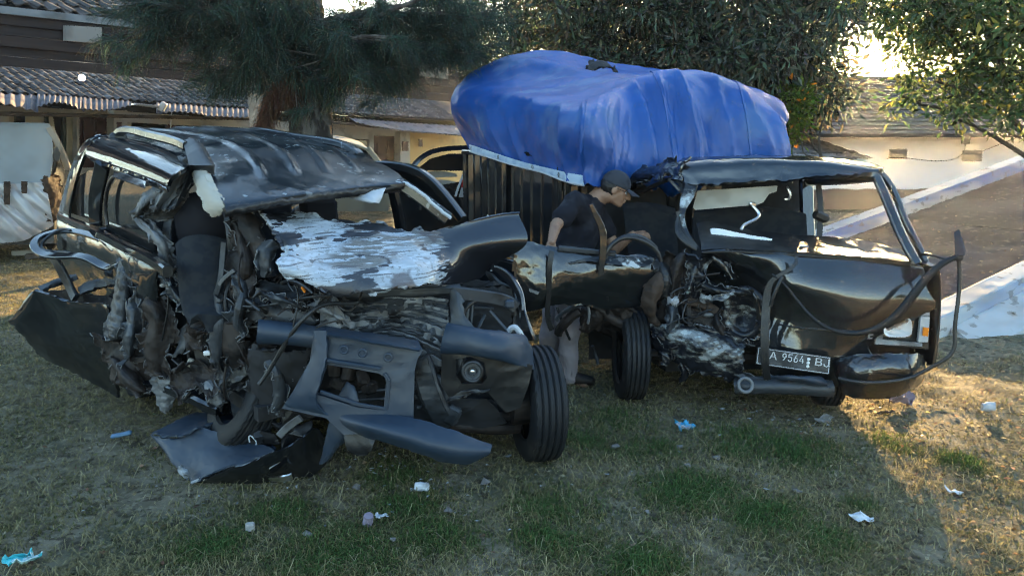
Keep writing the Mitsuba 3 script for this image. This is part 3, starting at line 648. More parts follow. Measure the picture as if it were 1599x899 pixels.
# ---------------------------------------------------------------- wrecked black pickup
def W3(pts): return [P(*p) for p in pts]
def wheel(key, c, axis, R=.33, w=.2, grooves=4, rim='grey_steel', n=64):
    """Tyre with circumferential grooves and side lettering step, pressed steel rim, hub."""
    axis = np.array(axis, float); axis /= np.linalg.norm(axis)
    x = np.cross(axis, [0, 0, 1.0]); x /= np.linalg.norm(x); z = np.cross(x, axis)
    M = frame(np.array(c, float), x, z, axis)
    h = w / 2; prof = [(R * .60, -h * .78), (R * .64, -h * .93), (R * .78, -h * 1.02), (R * .90, -h * .97), (R * .965, -h * .86)]
    xs_ = np.linspace(-h * .8, h * .8, grooves * 4 + 3)
    for i, q in enumerate(xs_):
        g = (i % 4 == 3)
        prof.append((R * (1 - .022 * (q / h) ** 2) - (.011 if g else 0), q - (.0 if g else 0)))
    prof += [(R * .965, h * .86), (R * .90, h * .97), (R * .78, h * 1.02), (R * .64, h * .93), (R * .60, h * .78)]
    prof = np.array(prof); a = np.linspace(0, 2 * np.pi, n + 1)[:-1]
    v = np.stack([prof[None, :, 0] * np.cos(a)[:, None], prof[None, :, 0] * np.sin(a)[:, None], np.repeat(prof[None, :, 1], n, 0)], -1)
    # notches across the shoulders
    sh = (np.arange(n) % 2 == 0)
    for k in (5, 6, len(prof) - 6, len(prof) - 7): v[sh, k, :2] *= .985
    m_ = len(prof); i, j = np.meshgrid(np.arange(n), np.arange(m_ - 1), indexing='ij')
    q = np.stack([i * m_ + j, ((i + 1) % n) * m_ + j, ((i + 1) % n) * m_ + j + 1, i * m_ + j + 1], -1).reshape(-1, 4)
    t = trimesh.Trimesh(v.reshape(-1, 3), np.vstack([q[:, [0, 1, 2]], q[:, [0, 2, 3]]]), process=False)
    t.apply_transform(M); t.fix_normals()
    k = obj(key, t, 'rubber', smooth=25)
    rp = np.array([(R * .62, -h * .8), (R * .60, -h * .5), (R * .56, -h * .2), (R * .50, h * .15), (R * .40, h * .35), (R * .26, h * .1), (R * .16, h * .35), (.0001, h * .40)])
    def lathe(rp, n=40):
        a = np.linspace(0, 2 * np.pi, n + 1)[:-1]; m_ = len(rp)
        v = np.stack([rp[None, :, 0] * np.cos(a)[:, None], rp[None, :, 0] * np.sin(a)[:, None], np.repeat(rp[None, :, 1], n, 0)], -1)
        i, j = np.meshgrid(np.arange(n), np.arange(m_ - 1), indexing='ij')
        q = np.stack([i * m_ + j, ((i + 1) % n) * m_ + j, ((i + 1) % n) * m_ + j + 1, i * m_ + j + 1], -1).reshape(-1, 4)
        return trimesh.Trimesh(v.reshape(-1, 3), np.vstack([q[:, [0, 1, 2]], q[:, [0, 2, 3]]]), process=False)
    r_ = lathe(rp); r_.apply_transform(M); obj(k + '__rim', r_, rim, smooth=40)
    nuts = []
    for b in range(5):
        c_ = trimesh.creation.cylinder(.011, .02, sections=6); c_.apply_translation([R * .22 * math.cos(b * 1.2566), R * .22 * math.sin(b * 1.2566), h * .3]); nuts.append(c_)
    nn_ = cat(nuts); nn_.apply_transform(M); obj(k + '__wheel_nuts', nn_, 'rusty_steel', smooth=False)
    return k
VN = 'wrecked_pickup'
bxd = np.array([.342, -.94]); bxw = np.array([.94, .342])
BRL = np.array([-.5, 8.7]); BFL = BRL + bxd * 2.76
def bp(s, w, z): q = BFL - bxd * s + bxw * w; return np.array([q[0], q[1], z])   # s back from the front of the bed, w to the right
# pressed, ribbed bed sides
def ribbed(a, b, z0, z1, ribs, t=.012, amp=.028):
    L = np.linalg.norm(b - a); n = int(ribs * 8)
    k = np.linspace(0, 1, n + 1); prof = np.clip(2.2 * np.sin(k * ribs * 2 * np.pi), -1, 1) * amp
    d = (b - a) / L; nn_ = np.array([d[1], -d[0], 0]);
    rows = []
    for z in (z0, z0 + .02, (z0 + z1) / 2, z1 - .02, z1):
        f = 0 if z in (z0, z1) else 1
        rows.append(a[None] + (b - a)[None] * k[:, None] + nn_[None] * (prof * f)[:, None] + np.array([0, 0, z])[None])
    return sheet(np.array(rows), t)
z3 = lambda q: np.r_[q, 0.0]
obj(VN + '__bed_side', ribbed(z3(BRL), z3(BFL), .72, 1.72, 11), 'black_paint', smooth=30)
obj(VN + '__bed_side', ribbed(z3(BRL + bxw * 1.85), z3(BFL + bxw * 1.85), .72, 1.62, 11), 'black_paint', smooth=30)
obj(VN + '__bed_front', ribbed(z3(BFL), z3(BFL + bxw * 1.85), .72, 1.50, 8), 'black_paint', smooth=30)
obj(VN + '__tailgate', ribbed(z3(BRL), z3(BRL + bxw * 1.85), .72, 1.72, 8), 'black_paint', smooth=30)
for s in (.02, 1.38, 2.74):
    obj(VN + '__bed_post', beam(bp(s, -.05, .62), bp(s, -.05, 1.74), .07, .05, up=(1, 0, 0)), 'black_paint')
obj(VN + '__bed_rail', beam(bp(-.02, -.045, 1.73), bp(2.78, -.045, 1.73), .07, .05), 'black_paint')
obj(VN + '__bed_rail', beam(bp(-.02, -.045, .70), bp(2.78, -.045, .70), .08, .10), 'black_paint')
m = hull([bp(s, w, z) for s in (-.0, 2.76) for w in (.01, 1.84) for z in (.66, .74)]); obj(VN + '__bed_floor', m, 'rusty_steel', smooth=False)
for w in (.45, 1.35):
    obj(VN + '__chassis_rail', beam(bp(-1.2, w, .52), bp(2.76, w, .58), .08, .14), 'rusty_steel')
obj(VN + '__fuel_tank', cbox((.35, .8, .26), .04, bp(.8, .22, .50), rz=-.35), 'black_plastic')
obj(VN + '__mudguard', patch([[bp(2.4, -.02, .3), bp(2.4, .2, .3)], [bp(2.2, -.02, .62), bp(2.2, .2, .62)], [bp(1.5, -.02, .62), bp(1.5, .2, .62)], [bp(1.3, -.02, .3), bp(1.3, .2, .3)]], 24, 6, .012), 'black_plastic')
wheel(VN + '__wheel', bp(1.85, .12, .31), [-bxw[0], -bxw[1], 0], .31, .19)
wheel(VN + '__wheel', bp(1.85, 1.73, .31), [bxw[0], bxw[1], 0], .31, .19)
obj(VN + '__axle', tube([bp(1.85, .1, .31), bp(1.85, 1.75, .31)], .05), 'rusty_steel')
# front wheels, the left one turned and pushed back
q = P(985, 574, 5.17); wheel(VN + '__wheel', [q[0], 5.20, .315], [-.99, -.02, .02], .325, .185)
q = P(1290, 620, 4.98); wheel(VN + '__wheel', [q[0] + .02, 5.05, .30], [.97, -.2, 0], .30, .18)
obj(VN + '__axle', tube([[.95, 5.2, .32], [2.1, 5.05, .32]], .045), 'rusty_steel')
# cab
def fr(u, v, d=0.0): return P(u, v, Yf(u) - .03 + d)
Yf = lambda u: 5.0 - (u - 1040) / 410 * .4
cols = [1062, 1110, 1170, 1240, 1310, 1374]
roof = [[P(u, v, Yf(u) + d) for u, v, d in zip((1085, 1120, 1165, 1215, 1260, 1290), (253, 250, 249, 249, 251, 256), [1.75] * 6)],
        [P(u, v, Yf(u) + .95) for u, v in zip((1072, 1115, 1170, 1235, 1290, 1335), (252, 248, 247, 247, 250, 257))],
        [P(u, v, Yf(u) + .50) for u, v in zip(cols, (256, 251, 249, 250, 255, 264))],
        [P(u, v, Yf(u) + .36) for u, v in zip(cols, (268, 264, 261, 259, 262, 268))],
        [P(u, v, Yf(u) + .32) for u, v in zip((1072, 1112, 1170, 1240, 1310, 1376), (290, 289, 286, 281, 276, 275))]]
obj(VN + '__roof', patch(roof, 40, 60, .03, [(.008, 3), (.003, 14)], .012, 3), 'black_paint', smooth=40)
flap = [[P(985, 272, 6.0), P(1020, 262, 5.75), P(1045, 256, 5.55), P(1070, 253, 5.35)], [P(984, 276, 5.9), P(1018, 268, 5.65), P(1046, 263, 5.45), P(1066, 262, 5.28)], [P(990, 284, 5.85), P(1022, 276, 5.6), P(1044, 272, 5.4), P(1064, 282, 5.26)]]
obj(VN + '__roof_edge', patch(flap, 24, 40, .012, [(.03, 5), (.008, 20)], .05, 9), 'black_paint', smooth=18, label='torn and folded roof edge above the driver door')
obj(VN + '__roof_frame', tube(W3([(992, 300, 6.1), (1025, 288, 5.8), (1055, 280, 5.5), (1068, 300, 5.3)]), .018, 14), 'grey_steel')
obj(VN + '__roof_frame', tube(W3([(1045, 280, 5.5), (1062, 298, 5.4)]), .012, 6), 'bare_metal')
# headliner and back of the cab
back = [[P(930, 300, 6.15), P(1000, 292, 6.3), P(1090, 262, 6.6), P(1180, 262, 6.6), P(1262, 262, 6.6)], [P(920, 400, 6.0), P(1000, 400, 6.15), P(1090, 400, 6.5), P(1180, 400, 6.5), P(1260, 400, 6.5)], [P(920, 560, 5.9), P(1000, 560, 6.0), P(1090, 560, 6.2), P(1180, 560, 6.2), P(1260, 560, 6.2)]]
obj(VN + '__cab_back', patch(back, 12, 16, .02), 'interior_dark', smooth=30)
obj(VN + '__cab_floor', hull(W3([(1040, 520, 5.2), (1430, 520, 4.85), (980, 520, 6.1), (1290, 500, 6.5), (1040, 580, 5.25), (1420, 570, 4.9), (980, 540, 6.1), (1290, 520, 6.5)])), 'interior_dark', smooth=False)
# bench seat
obj(VN + '__seat', patch([[P(1085, 345, 6.0), P(1150, 335, 6.05), P(1210, 338, 6.05), P(1255, 348, 6.0)], [P(1082, 352, 5.85), P(1150, 346, 5.85), P(1210, 348, 5.85), P(1258, 356, 5.85)], [P(1080, 420, 5.8), P(1150, 415, 5.8), P(1210, 415, 5.8), P(1262, 420, 5.8)], [P(1080, 440, 5.5), P(1150, 440, 5.4), P(1210, 440, 5.4), P(1270, 440, 5.4)]], 20, 30, .05), 'seat_cloth', smooth=40)
obj(VN + '__seat', patch([[P(975, 335, 6.0), P(1010, 332, 6.0), P(1050, 340, 6.0)], [P(975, 345, 5.85), P(1010, 342, 5.85), P(1055, 350, 5.85)], [P(985, 420, 5.8), P(1020, 418, 5.8), P(1060, 420, 5.8)], [P(990, 440, 5.4), P(1020, 440, 5.4), P(1070, 440, 5.4)]], 20, 24, .05), 'seat_cloth', smooth=40)
# sun visor, levers
FW = ((P(1062, 300, 5.35)[0], 5.35), (P(1374, 300, 5.02)[0], 5.02))
obj(VN + '__sun_visor', plate([(1089, 298), (1214, 290), (1213, 299), (1201, 303), (1192, 316), (1182, 320), (1086, 328), (1082, 324)], FW, .02, -.06), 'beige_trim', smooth=False, label='beige sun visor hanging down at a slant')
obj(VN + '__lever', tube(W3([(1172, 318, 5.25), (1180, 326, 5.22), (1185, 334, 5.2), (1170, 347, 5.15), (1158, 358, 5.1)]), .011, 16), 'chrome', label='bright bent metal lever')
obj(VN + '__lever__head', cbox((.05, .04, .03), .01, P(1175, 319, 5.24), rz=.2, ry=.3), 'chrome')
obj(VN + '__grab_handle', tube(W3([(1229, 292, 5.3), (1233, 300, 5.28), (1233, 309, 5.28), (1226, 311, 5.3)]), .009, 10), 'chrome')
# left A pillar torn into strips
obj(VN + '__front_pillar', strip(W3([(1078, 288, 5.30), (1071, 312, 5.22), (1065, 335, 5.14), (1069, 355, 5.08), (1080, 375, 5.02), (1090, 388, 4.98)]), .085, .03, 24, up=(0, -1, 0), scale=[1.2, 1.0, .55, .38, .3, .3]), 'scraped_paint', smooth=30, label='driver side windscreen pillar bent inward and scraped')
for i in range(4):
    o = i * 4
    obj(VN + '__window_seal', tube(W3([(1062 - o * .4, 330, 5.15), (1057 + o * .4, 348, 5.12), (1058 + o, 365, 5.06), (1072 + o, 380, 5.0), (1088, 390 - i, 4.97)]), .012, 16, 6), 'black_plastic')
# right pillar and door frame
obj(VN + '__front_pillar', strip(W3([(1368, 276, 5.0), (1382, 306, 4.93), (1400, 350, 4.78), (1418, 388, 4.66), (1432, 412, 4.6)]), .055, .04, 20, up=(0, -1, 0)), 'black_paint', smooth=30)
obj(VN + '__door_frame', strip(W3([(1376, 272, 5.05), (1394, 296, 5.0), (1412, 340, 4.9), (1432, 380, 4.78), (1447, 415, 4.7), (1456, 470, 4.66)]), .035, .05, 24, up=(0, -1, 0)), 'black_paint', smooth=30)
obj(VN + '__rear_pillar', strip(W3([(1259, 280, 6.35), (1260, 330, 6.3), (1262, 372, 6.25)]), .11, .06, 8, up=(0, -1, 0)), 'black_paint')
obj(VN + '__door_frame', tube(W3([(1262, 284, 6.3), (1320, 282, 5.6), (1372, 276, 5.05)]), .03, 10), 'black_paint')
obj(VN + '__door_sill', strip(W3([(1262, 374, 6.3), (1330, 383, 5.5), (1420, 402, 4.8)]), .06, .04, 10), 'black_paint')
obj(VN + '__seat_belt', strip(W3([(1278, 288, 5.9), (1281, 325, 5.85), (1279, 372, 5.8)]), .045, .006, 10, up=(0, -1, 0)), 'black_plastic')
obj(VN + '__seat_belt__reel', cbox((.13, .06, .07), .02, P(1282, 338, 5.82), ry=.4), 'black_plastic')
# far door skin
obj(VN + '__door', patch([[P(1262, 374, 6.3), P(1340, 386, 5.4), P(1436, 408, 4.7), P(1450, 416, 4.66)], [P(1266, 430, 6.3), P(1350, 450, 5.45), P(1440, 470, 4.75), P(1458, 480, 4.68)], [P(1268, 520, 6.2), P(1352, 540, 5.4), P(1436, 560, 4.8), P(1450, 570, 4.72)]], 16, 24, .03), 'black_paint', smooth=40)
# cowl below the windscreen
cowl = [[P(1088, 350, 5.32), P(1130, 353, 5.28), P(1200, 366, 5.22), P(1300, 372, 5.15), P(1412, 396, 4.86)], [P(1092, 372, 5.1), P(1130, 374, 5.06), P(1200, 382, 5.02), P(1300, 388, 4.95), P(1420, 404, 4.75)], [P(1096, 392, 4.94), P(1130, 391, 4.92), P(1200, 394, 4.86), P(1300, 400, 4.76), P(1430, 412, 4.62)]]
obj(VN + '__cowl', patch(cowl, 20, 50, .02, [(.006, 6)], .006, 5), 'black_plastic', smooth=40)
obj('paper_sheet', patch([[P(1110, 358, 5.14), P(1126, 358, 5.13), P(1165, 366, 5.10), P(1206, 373, 5.07)], [P(1112, 366, 5.11), P(1126, 368, 5.10), P(1165, 376, 5.07), P(1204, 381, 5.04)], [P(1116, 374, 5.08), P(1130, 375, 5.07), P(1165, 379, 5.05), P(1203, 383, 5.03)]], 12, 40, .004, [(.005, 9)], .005, 4), 'white_plastic', smooth=30, label='long crumpled white sheet lying on the dark cowl of the pickup', cat='paper')
obj(VN + '__front_panel__swage', strip([fr(u, v_, d_ - .012) for u, v_, d_ in ((1215, 506, .03), (1250, 512, -.01), (1310, 516, -.04), (1362, 519, -.03))], .010, .008, 24, up=(0, -1, 0)), 'black_paint')
obj(VN + '__cowl__lip', strip([fr(u, v_, d_ - .01) for u, v_, d_ in ((1098, 394, -.02), (1140, 393, -.02), (1190, 395, .02), (1250, 399, .05), (1320, 404, .06), (1390, 410, .06), (1432, 414, .07))], .014, .012, 30, up=(0, -1, 0)), 'black_plastic')
obj('paper_scrap', patch([[P(1249, 382, 4.97), P(1262, 385, 4.96)], [P(1247, 388, 4.94), P(1264, 391, 4.93)]], 6, 8, .003, [(.006, 20)], 0, 2), 'white_plastic', smooth=30, label='small white paper scrap on the pickup cowl, right of the long sheet', cat='paper')
# front skin: glossy on the right, caved in on the left
skin = [[fr(1096, 393, -.02), fr(1140, 392, -.02), fr(1190, 394, .02), fr(1250, 398, .05), fr(1320, 403, .06), fr(1390, 409, .06), fr(1436, 414, .07)],
        [fr(1094, 412, .06), fr(1140, 412, .05), fr(1190, 412, .0), fr(1250, 415, .02), fr(1320, 420, .02), fr(1390, 425, .03), fr(1444, 432, .06)],
        [fr(1092, 440, .18), fr(1140, 436, .16), fr(1190, 438, .06), fr(1250, 446, -.03), fr(1320, 450, -.04), fr(1390, 454, -.03), fr(1452, 460, .04)],
        [fr(1090, 470, .24), fr(1140, 462, .22), fr(1192, 468, .09), fr(1250, 478, -.01), fr(1320, 480, -.05), fr(1390, 484, -.04), fr(1454, 484, .05)],
        [fr(1088, 500, .24), fr(1140, 492, .20), fr(1194, 505, .07), fr(1250, 515, -.01), fr(1315, 516, -.04), fr(1362, 518, -.03), fr(1376, 520, .0)],
        [fr(1086, 535, .20), fr(1140, 530, .16), fr(1194, 545, .03), fr(1250, 552, -.03), fr(1310, 555, -.04), fr(1355, 556, -.03), fr(1366, 558, .0)]]
sv = grid_eval(skin, 90, 160); sn = np.cross(np.gradient(sv, axis=0), np.gradient(sv, axis=1)); sn /= np.linalg.norm(sn, axis=-1, keepdims=True)
lm = np.clip((1.93 - sv[..., 0]) / .35, 0, 1)
sv = sv + sn * (.004 * ridged(sv, 2.2, 31) + lm * (.030 * creases(sv, 1.9, 12) + .010 * creases(sv, 5.5, 15)))[..., None]
obj(VN + '__front_panel', sheet(sv, .012), 'black_paint', smooth=40, label='glossy black front panel, dented and creased')
# peeled and scraped lower left of the front
sk2 = [[fr(1064, 398, .05), fr(1080, 400, .0), fr(1096, 402, -.03)], [fr(1062, 440, .05), fr(1080, 440, .02), fr(1096, 440, .02)], [fr(1058, 468, .08), fr(1080, 468, .06), fr(1096, 468, .08)]]
obj(VN + '__corner_panel', patch(sk2, 40, 16, .012, [(.014, 9), (.006, 30)], .03, 6), 'scraped_paint', smooth=30, label='crushed driver side front corner with scraped paint')
sk3 = [[fr(1093, 455, .02), fr(1115, 462, -.02), fr(1150, 452, .0)], [fr(1094, 466, .0), fr(1115, 468, -.03), fr(1148, 460, -.02)]]
obj(VN + '__corner_panel', patch(sk3, 10, 24, .012, [(.01, 12)], .03, 8), 'scraped_paint', smooth=30)
# crushed round lamp seat
a = np.linspace(0, 2 * np.pi, 40)
ringp = [fr(1163 + 30 * math.cos(t), 488 + 36 * math.sin(t), .02 - .03 * math.cos(t)) for t in a[:-1]]
obj(VN + '__lamp_bezel', displace(refine(tube(ringp + [ringp[0]], .022, 0, 8), .02), .010, 14, 3), 'scraped_paint', smooth=30, label='crushed lamp bezel with pale green paint scrapes')
cup = [[fr(1163 + r_ * 30 * math.cos(t), 488 + r_ * 36 * math.sin(t), .03 + .10 * (1 - r_)) for t in np.linspace(0, 2 * np.pi, 13)] for r_ in (1, .7, .35, .04)]
obj(VN + '__lamp_seat', patch(cup, 20, 60, .01, [(.02, 9)], 0, 12), 'scraped_paint', smooth=30)
# inner structure showing behind the torn corner
r = np.random.default_rng(8)
for pts, w, t, b in (([(1072, 470, 4.97), (1100, 476, 4.95), (1120, 486, 4.93)], .05, .03, 'rust_brown'), ([(1075, 475, 4.98), (1077, 498, 4.97), (1079, 512, 4.95)], .03, .02, 'rusty_steel'), ([(1080, 494, 4.98), (1110, 502, 4.95), (1150, 522, 4.9)], .07, .03, 'rusty_steel'), ([(1075, 488, 5.0), (1110, 494, 5.0), (1135, 508, 4.98)], .06, .03, 'rust_brown')):
    obj(VN + '__bracket', displace(refine(strip(W3(pts), w, t, 14, up=(0, -1, 0)), .03), .008, 14, 4), b, smooth=30)
m = trimesh.creation.uv_sphere(.055); m.apply_scale([1.3, .6, .8]); m.apply_translation(P(1095, 474, 5.0)); obj(VN + '__reflector', displace(m, .008, 20, 1), 'grey_steel', smooth=40)
m = trimesh.creation.icosphere(2, .03); m.apply_scale([1.5, .7, .6]); m.apply_translation(P(1107, 491, 4.94)); obj(VN + '__reflector', m, 'bare_metal', smooth=True)
obj(VN + '__plastic_shard', displace(refine(hull(W3([(1043, 462, 4.98), (1058, 462, 4.96), (1060, 470, 4.95), (1055, 480, 4.95), (1041, 476, 4.97), (1050, 470, 4.90)])), .02), .006, 20), 'pale_trim', smooth=20)
obj(VN + '__torn_sheet', patch([[P(1024, 425, 5.02), P(1036, 420, 5.0), P(1040, 436, 4.98)], [P(1004, 455, 5.0), P(1020, 450, 4.9), P(1038, 455, 4.95)], [P(1006, 480, 5.0), P(1018, 485, 4.93), P(1028, 480, 4.95)], [P(1020, 500, 5.02), P(1026, 506, 5.0), P(1029, 505, 5.0)]], 40, 24, .008, [(.03, 7), (.01, 20)], .03, 17), 'rust_brown', smooth=25, label='torn rusty sheet sticking out behind the driver door')
obj(VN + '__torn_sheet', patch([[P(1030, 400, 5.05), P(1045, 395, 5.0), P(1062, 400, 4.98)], [P(1032, 440, 5.1), P(1046, 440, 5.05), P(1062, 440, 5.02)], [P(1030, 500, 5.1), P(1048, 505, 5.05), P(1064, 505, 5.0)], [P(1010, 530, 5.15), P(1040, 535, 5.1), P(1066, 535, 5.05)]], 40, 24, .008, [(.04, 6), (.012, 18)], .03, 19), 'rusty_steel', smooth=25)
obj(VN + '__inner_panel', patch([[P(1040, 400, 5.25), P(1100, 400, 5.25), P(1200, 400, 5.15)], [P(1030, 480, 5.25), P(1100, 480, 5.25), P(1200, 490, 5.12)], [P(1030, 570, 5.25), P(1100, 560, 5.25), P(1200, 560, 5.1)]], 30, 40, .02, [(.03, 6)], .01, 2), 'rusty_steel', smooth=25)
# scraped remains of the bumper, left
bm = [[fr(1015, 505, .08), fr(1050, 508, .0), fr(1100, 518, -.04), fr(1150, 534, -.02)], [fr(1018, 518, .06), fr(1050, 524, -.08), fr(1100, 536, -.12), fr(1160, 552, -.10)], [fr(1024, 536, .06), fr(1052, 545, -.06), fr(1100, 560, -.12), fr(1161, 572, -.10)], [fr(1034, 552, .1), fr(1056, 562, .0), fr(1100, 575, -.05), fr(1156, 592, -.03)]]
obj(VN + '__bumper_corner', patch(bm, 50, 70, .012, [(.03, 6), (.009, 22)], .03, 23), 'scraped_paint', smooth=12, label='scraped and torn driver side end of the bumper')
obj(VN + '__bumper_tag', patch([[P(1030, 548, 4.95), P(1044, 552, 4.93)], [P(1033, 560, 4.93), P(1046, 562, 4.92)], [P(1031, 570, 4.93), P(1040, 573, 4.92)]], 14, 8, .008, [(.02, 15)], .02, 4), 'scraped_paint', smooth=25)
# bumper tube, valance and right bumper wrap
obj(VN + '__bumper_beam', displace(refine(tube(W3([(1148, 602, 4.78), (1180, 602, 4.74), (1240, 604, 4.70), (1300, 606, 4.66)]), .052, 20, 14), .03), .008, 7, 2), 'grey_steel', smooth=40)
m = trimesh.creation.torus(.045, .012); m.apply_transform(trimesh.transformations.rotation_matrix(1.2, [1, 0, 0])); m.apply_translation(P(1164, 601, 4.66)); obj(VN + '__tow_ring', m, 'bare_metal', smooth=True)
val = [[fr(1196, 586, -.06), fr(1240, 588, -.08), fr(1290, 592, -.08)], [fr(1200, 594, -.02), fr(1245, 590, -.16), fr(1296, 600, -.10)], [fr(1200, 600, .0), fr(1245, 600, -.08), fr(1298, 606, -.06)]]
obj(VN + '__valance', patch(val, 20, 40, .01, [(.015, 8)], .02, 3), 'grey_plastic', smooth=35)
low = [[fr(1190, 535, .04), fr(1250, 548, .0), fr(1320, 555, .0), fr(1370, 556, .0), fr(1432, 556, .06)], [fr(1190, 565, .06), fr(1250, 575, .02), fr(1320, 575, .0), fr(1370, 574, -.02), fr(1432, 572, .05)], [fr(1195, 600, .08), fr(1250, 600, .05), fr(1320, 600, .05), fr(1370, 600, .05), fr(1425, 596, .12)]]
obj(VN + '__lower_panel', patch(low, 20, 40, .012, [(.01, 5)], .0, 3), 'black_paint', smooth=40)
bw = [[fr(1298, 566, -.03), fr(1340, 556, -.10), fr(1390, 553, -.14), fr(1425, 552, -.10), fr(1436, 556, .10)], [fr(1306, 578, -.05), fr(1340, 576, -.16), fr(1390, 574, -.19), fr(1426, 572, -.14), fr(1438, 570, .12)], [fr(1310, 592, -.05), fr(1340, 596, -.16), fr(1390, 594, -.18), fr(1424, 590, -.13), fr(1434, 588, .14)], [fr(1318, 612, -.02), fr(1345, 618, -.09), fr(1390, 619, -.10), fr(1416, 610, -.06), fr(1424, 602, .12)]]
obj(VN + '__bumper', patch(bw, 60, 80, .014, [(.024, 2.8), (.003, 12)], .01, 44), 'black_paint', smooth=40)
# headlamp with its frame and indicator
def lampbox(poly, d, th, b, key, **kw): return obj(key, plate(poly, ((P(1376, 500, 4.64)[0], 4.64), (P(1450, 500, 4.60)[0], 4.60)), th, d, **kw.pop('pk', {})), b, smooth=False, **kw)
hl = lampbox([(1384, 486), (1452, 489), (1450, 545), (1366, 538), (1372, 514)], -.09, .02, 'black_plastic', VN + '__headlamp')
lampbox([(1384, 486), (1452, 489), (1450, 545), (1366, 538), (1372, 514)], -.055, .05, 'black_plastic', hl + '__housing', pk={'holes': [[(1385, 495), (1427, 494), (1424, 527), (1380, 524)]]})
lampbox([(1384, 485), (1452, 488), (1452, 493), (1388, 491), (1378, 530), (1440, 536), (1440, 541), (1366, 537), (1372, 514)], -.004, .02, 'crumpled_trim', hl + '__trim')
cup = [[P(1404 + k_ * (22 * math.copysign(abs(math.cos(t)) ** .5, math.cos(t)) - 2), 511 + k_ * 15 * math.copysign(abs(math.sin(t)) ** .5, math.sin(t)), 4.60 + .055 * (1 - k_ ** 2)) for t in np.linspace(0, 2 * np.pi, 25)] for k_ in (1, .75, .5, .25, .03)]
obj(hl + '__reflector', patch(cup, 20, 60, .003), 'lamp_glass', smooth=50)
obj(hl + '__lens', plate([(1385, 495), (1426, 494), (1429, 497), (1423, 525), (1418, 529), (1381, 525), (1379, 521)], ((P(1376, 500, 4.64)[0], 4.64), (P(1450, 500, 4.60)[0], 4.60)), .004, .02), 'window_glass', smooth=False)
m = trimesh.creation.icosphere(2, .016); m.apply_translation(P(1404, 511, 4.63)); obj(hl + '__bulb', m, 'chrome', smooth=True)
lampbox([(1438, 494), (1452, 495), (1449, 534), (1434, 534)], -.005, .03, 'pale_trim', hl + '__side_lens')
lampbox([(1442, 511), (1451, 512), (1449, 525), (1441, 524)], .028, .012, 'amber_plastic', hl + '__indicator')
# number plate
bsdf('plate_white', dusty((.50, .50, .49), (.26, .26, .25), 26, .5, .75), .6, .3)
bsdf('plate_black', dusty((.012, .012, .013), (.05, .045, .04), 14, .4, .65), .5, .5)
pa, pb = P(1183, 541, 4.70), P(1298, 557, 4.60)
pc = P(1290, 584, 4.58) - pb
X = (pb - pa); Lp = np.linalg.norm(X); X /= Lp; Z = -pc / np.linalg.norm(pc); Z -= X * np.dot(X, Z); Z /= np.linalg.norm(Z); Yn = np.cross(X, Z)   # Yn points towards the viewer? fixed below
if Yn[1] > 0: pass
Hn = np.linalg.norm(pc)
Mp = frame(pa - Z * Hn, X, Z, np.cross(X, Z))
def onplate(m, dz=0.0):
    m = m.copy(); m.apply_translation([0, 0, dz]); m.apply_transform(Mp); return m
pl_ = cbox((Lp, Hn, .006), .003, (Lp / 2, Hn / 2, 0)); pl_ = refine(pl_, .02)
bend = lambda m: (setattr(m, 'vertices', m.vertices + np.stack([0 * m.vertices[:, 0], 0 * m.vertices[:, 0], -.012 * np.sin(m.vertices[:, 0] * 14) + .006 * np.sin(m.vertices[:, 0] * 31 + m.vertices[:, 1] * 20)], 1)), m)[1]
npk = obj(VN + '__number_plate', onplate(bend(pl_)), 'plate_black', smooth=30, label='bent black number plate reading AA 9564 BJ')
ms = []
th = Hn * .42
for txt, x in (('A', .030), ('A', .088), ('9564', .170), ('BJ', .388)):
    t = meshkit.text_mesh(txt, th, .004); w_ = {'A': .046, '9564': .132, 'BJ': .086}[txt]
    t.apply_scale([w_ / t.extents[0], 1, 1]); t.apply_translation([x * Lp / .5, Hn * .42, .004]); ms.append(refine(t, .03))
[obj(npk + '__letters', onplate(bend(q_)), 'plate_white', smooth=False) for q_ in ms]
t = meshkit.text_mesh('05 27', Hn * .15, .003); t.apply_translation([.24 * Lp / .5, Hn * .12, .004]); obj(npk + '__date_letters', onplate(bend(refine(t, .03))), 'grey_steel', smooth=False)
ms = []
for k_ in range(3):
    c_ = trimesh.creation.icosphere(2, .0105); c_.apply_translation([.351 * Lp / .5, Hn * (.30 + .2 * k_), .004]); ms.append(c_)
obj(npk + '__rivets', onplate(bend(cat(ms))), 'white_plastic', smooth=True)
ed = [beam([.008, Hn - .008, .004], [Lp - .008, Hn - .008, .004], .004, .004), beam([.008, .008, .004], [Lp - .008, .008, .004], .004, .004), beam([.008, .008, .0045], [.008, Hn - .008, .0045], .004, .004, up=(1, 0, 0)), beam([Lp - .008, .008, .0045], [Lp - .008, Hn - .008, .0045], .004, .004, up=(1, 0, 0))]
obj(npk + '__border', onplate(bend(refine(cat(ed), .03))), 'pale_trim', smooth=False)
obj(VN + '__letter_badge', plate([(1357, 517), (1366, 517), (1365, 519), (1360, 519), (1359, 522), (1364, 522), (1363, 524), (1359, 524), (1358, 527), (1363, 527), (1362, 529), (1355, 529)], ((P(1350, 520, 4.60)[0], 4.60), (P(1372, 520, 4.585)[0], 4.585)), .008, .0), 'bare_metal', smooth=False)
r = np.random.default_rng(66)
